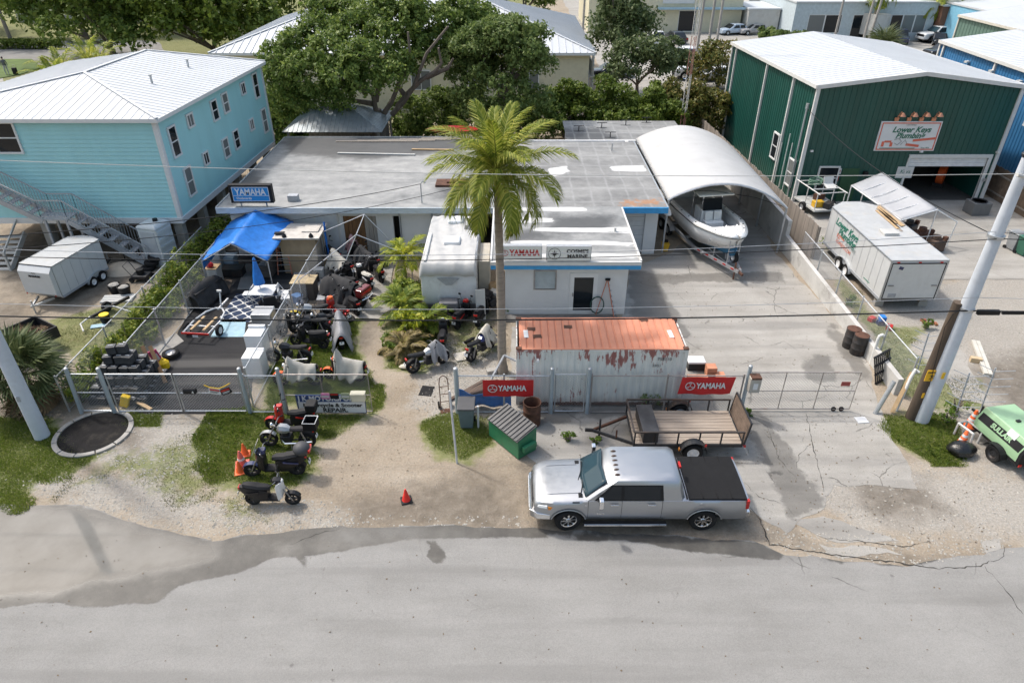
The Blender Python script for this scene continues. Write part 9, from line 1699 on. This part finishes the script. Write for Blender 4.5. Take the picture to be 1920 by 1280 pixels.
# ---------------- left yard ----------------
def left_yard():
    q = G(312,492); t = thing('portable_toilet','pale grey portable toilet beside the metal stair','portable toilet',(q.x-.1,q.y,0),-.25); PT = mat('toilet_grey',(.50,.54,.56),.5,var=.05,dirt=.15); MB().box(-.55,.55,-.55,.55,0,2.05).build('cabin',PT,t,bevel=.04); MB().loft([[(-w_,-w_,z),(w_,-w_,z),(w_,w_,z),(-w_,w_,z)] for w_,z in ((.58,2.05),(.56,2.14),(.42,2.25))]).build('roof',PT,t,bevel=.03); MB().box(-.4,.4,-.575,-.55,.1,1.9).build('door',mat('toilet_door',(.4,.43,.46),.5),t); MB().cyl((0.1,.1,2.2),(.1,.1,2.38),.12,n=10).build('vent',BLACK,t)
    for k in range(5): MB().box(.55,.58,-.5,.5,.25+k*.38,.4+k*.38).build('side_rib',PT,t)
    for i,(px,py) in enumerate(((218,548),(236,552))): q = G(px,py); t = thing('rubble_bucket','black bucket filled with pale rubble in the yard'if i else 'black tub of rubble beside the filled bucket','bucket',(q.x,q.y,0)); MB().lathe([(.22,0),(.3,.45),(.28,.45),(.2,.1)],n=16).build('pail',BLACK,t,smooth=True); MB().ell((0,0,.38),(.26,.26,.1),12,6,.2).build('rubble',CONC,t)
    t = thing('plank_pile','short white boards stacked by the rubble buckets','boards',(*G(222,562)[:2],0),.1)
    for i in range(4): MB().box(-.7,.7,-.3+.16*i,-.16+.16*i,.01*i,.08+.01*i).build('board',OFFW,t)
    q = G(280,505); t = thing('tyre_heap','old tyres and a small engine by the portable toilet','tyres',(q.x,q.y,0))
    for i in range(3): w_ = wheel(t,(.15*i,.2*i-.1,.12+.2*i),.34,.2,BLKM); w_.rotation_euler = (PI/2,.1*i,0)
    q = G(268,525); t = thing('black_mower','black engine mower by the hedge','mower',(q.x,q.y,0)); MB().box(-.4,.4,-.3,.3,.15,.35).build('deck',BLKM,t,bevel=.04); MB().cyl((0,0,.35),(0,0,.6),.18,n=12).build('engine',BLACK,t)
    for x in (-.38,.38):
        for y in (-.28,.28): wheel(t,(x,y,.13),.13,.07,BLKM)
    MB().tube([(-.3,.25,.3),(-.6,.3,.9),(-.6,-.3,.9),(-.3,-.25,.3)],.018).build('handle',BLKM,t)
    for i,(px,py) in enumerate(((236,490),(260,490))): q = G(px,py); t = thing('stabilizer_stand','black round foot stand on the sand below the stair','stand',(q.x,q.y,0),group='black foot stands'); MB().cyl((0,0,0),(0,0,.06),.25,n=14).build('disc',BLACK,t); MB().cyl((0,0,.06),(.0,0,.45),.03,n=8).build('rod',BLACK,t)
    q = G(232,505); t = thing('sand_mound','low mound of pale sand in the yard','sand mound',(q.x,q.y,-.02)); MB().loft([[(r_*1.1*math.cos(2*PI*k/20)*(1+.08*math.sin(k*2.3)),r_*.8*math.sin(2*PI*k/20),z) for k in range(20)] for r_,z in ((1.1,0),(.8,.18),(.45,.32),(.1,.38))]).build('sand',mat('pale_sand',(.45,.39,.31),.95,bmp=.4,bscale=20),t,smooth=True)
    t = thing('trash_pail','black pail with yellow lid at the hedge','pail',(*G(200,605)[:2],0)); MB().lathe([(.18,0),(.22,.4)],n=14).build('pail',BLACK,t); MB().cyl((0,0,.4),(0,0,.44),.2,n=14).build('lid',mat('yellow_plastic2',(.75,.5,.01),.5),t)
    t = thing('blue_scrap','flat blue scrap board in the grass','board',(*G(185,612)[:2],.01),.3); MB().box(-.3,.3,-.15,.15,0,.04).build('board',mat('pale_blue_sheet',(.27,.42,.50),.6),t)
    # second white stair edge at the far left
    t = thing('white_stair','white timber stair at the far left of the yard','stair',(-26.3,31.0,0))
    for i in range(7): MB().box(-.9,1.0,.28*i,.28*i+.26,.17*i,.17*i+.05).build('tread',OFFW,t)
    for x in (-.9,1.0): MB().bar((x,0,.0),(x,1.96,1.2),.06,.28).build('stringer',OFFW,t); MB().bar((x,0,.95),(x,1.96,2.15),.06,.1).build('handrail',OFFW,t); MB().box(x-.05,x+.05,-.05,.05,0,1.0).build('post',OFFW,t)
left_yard()
# far bits: red boat tarp behind roof, street light, people with luggage
q = W(850,249,46.5); t = thing('red_kayak','red plastic kayak hull lying behind the workshop roof','kayak',(q.x,46.5,0)); MB().loft([[(x,-w_,z),(x,0,z+.35*w_),(x,w_,z),(x,0,z-.5*w_)] for x,w_,z in ((-1.8,.05,2.85),(-1.2,.5,2.85),(0,.65,2.85),(1.2,.5,2.85),(1.8,.05,2.85))]).build('hull',mat('red_hull',(.45,.02,.02),.5),t,smooth=True)
for x in (-1,1): MB().box(x-.05,x+.05,-.5,.5,0,2.65).build('trestle',WOOD,t)
def person():
    q = G(15,141); t = thing('person','person in dark top and pale trousers standing with a suitcase','person',(q.x,q.y,.05),.3); me = bpy.data.meshes.new('body'); J = [(0,0,.95,.15),(0,0,1.25,.17),(0,0,1.45,.14),(0,0,1.55,.06),(0,0,1.68,.10),(.1,0,.9,.1),(.12,.03,.5,.07),(.13,0,.08,.05),(.14,-.12,.03,.04),(-.1,0,.9,.1),(-.12,-.05,.5,.07),(-.13,0,.08,.05),(-.14,-.12,.03,.04),(.22,0,1.42,.06),(.28,0,1.12,.045),(.3,-.1,.88,.035),(-.22,0,1.42,.06),(-.28,0,1.12,.045),(-.3,-.05,.88,.035)]; E = [(0,1),(1,2),(2,3),(3,4),(0,5),(5,6),(6,7),(7,8),(0,9),(9,10),(10,11),(11,12),(2,13),(13,14),(14,15),(2,16),(16,17),(17,18)]
    me.from_pydata([j[:3] for j in J],E,[]); o = bpy.data.objects.new('body',me); COL.objects.link(o); o.parent = t; md = o.modifiers.new('skin','SKIN'); sv = me.skin_vertices[0].data
    for i,j in enumerate(J): sv[i].radius = (j[3],j[3])
    sv[0].use_root = True; o.modifiers.new('sub','SUBSURF').levels = 1; m,nt,b = nmat('clothed_body'); sx = N(nt,'ShaderNodeSeparateXYZ'); nt.links.new(N(nt,'ShaderNodeTexCoord').outputs['Object'],sx.inputs[0]); nt.links.new(ramp(nt,mth(nt,'DIVIDE',sx.outputs[2],1.8),[(.0,(.03,.03,.03)),(.06,(.35,.35,.36)),(.52,(.35,.35,.36)),(.53,(.08,.09,.1)),(.84,(.08,.09,.1)),(.86,(.4,.25,.18))]),b.inputs['Base Color']); me.materials.append(m); MB().ell((0,.01,1.74),(.11,.12,.1),10,6).build('hair',BLACK,t,smooth=True)
    s = thing('suitcase','black suitcase standing beside the person','suitcase',(q.x+.9,q.y,.05)); MB().box(-.22,.22,-.14,.14,.05,.7).build('case',BLACK,s,bevel=.04); MB().tube([(-.12,.1,.7),(-.12,.1,1.0),(.12,.1,1.0),(.12,.1,.7)],.015).build('handle',STEEL,s)
person()
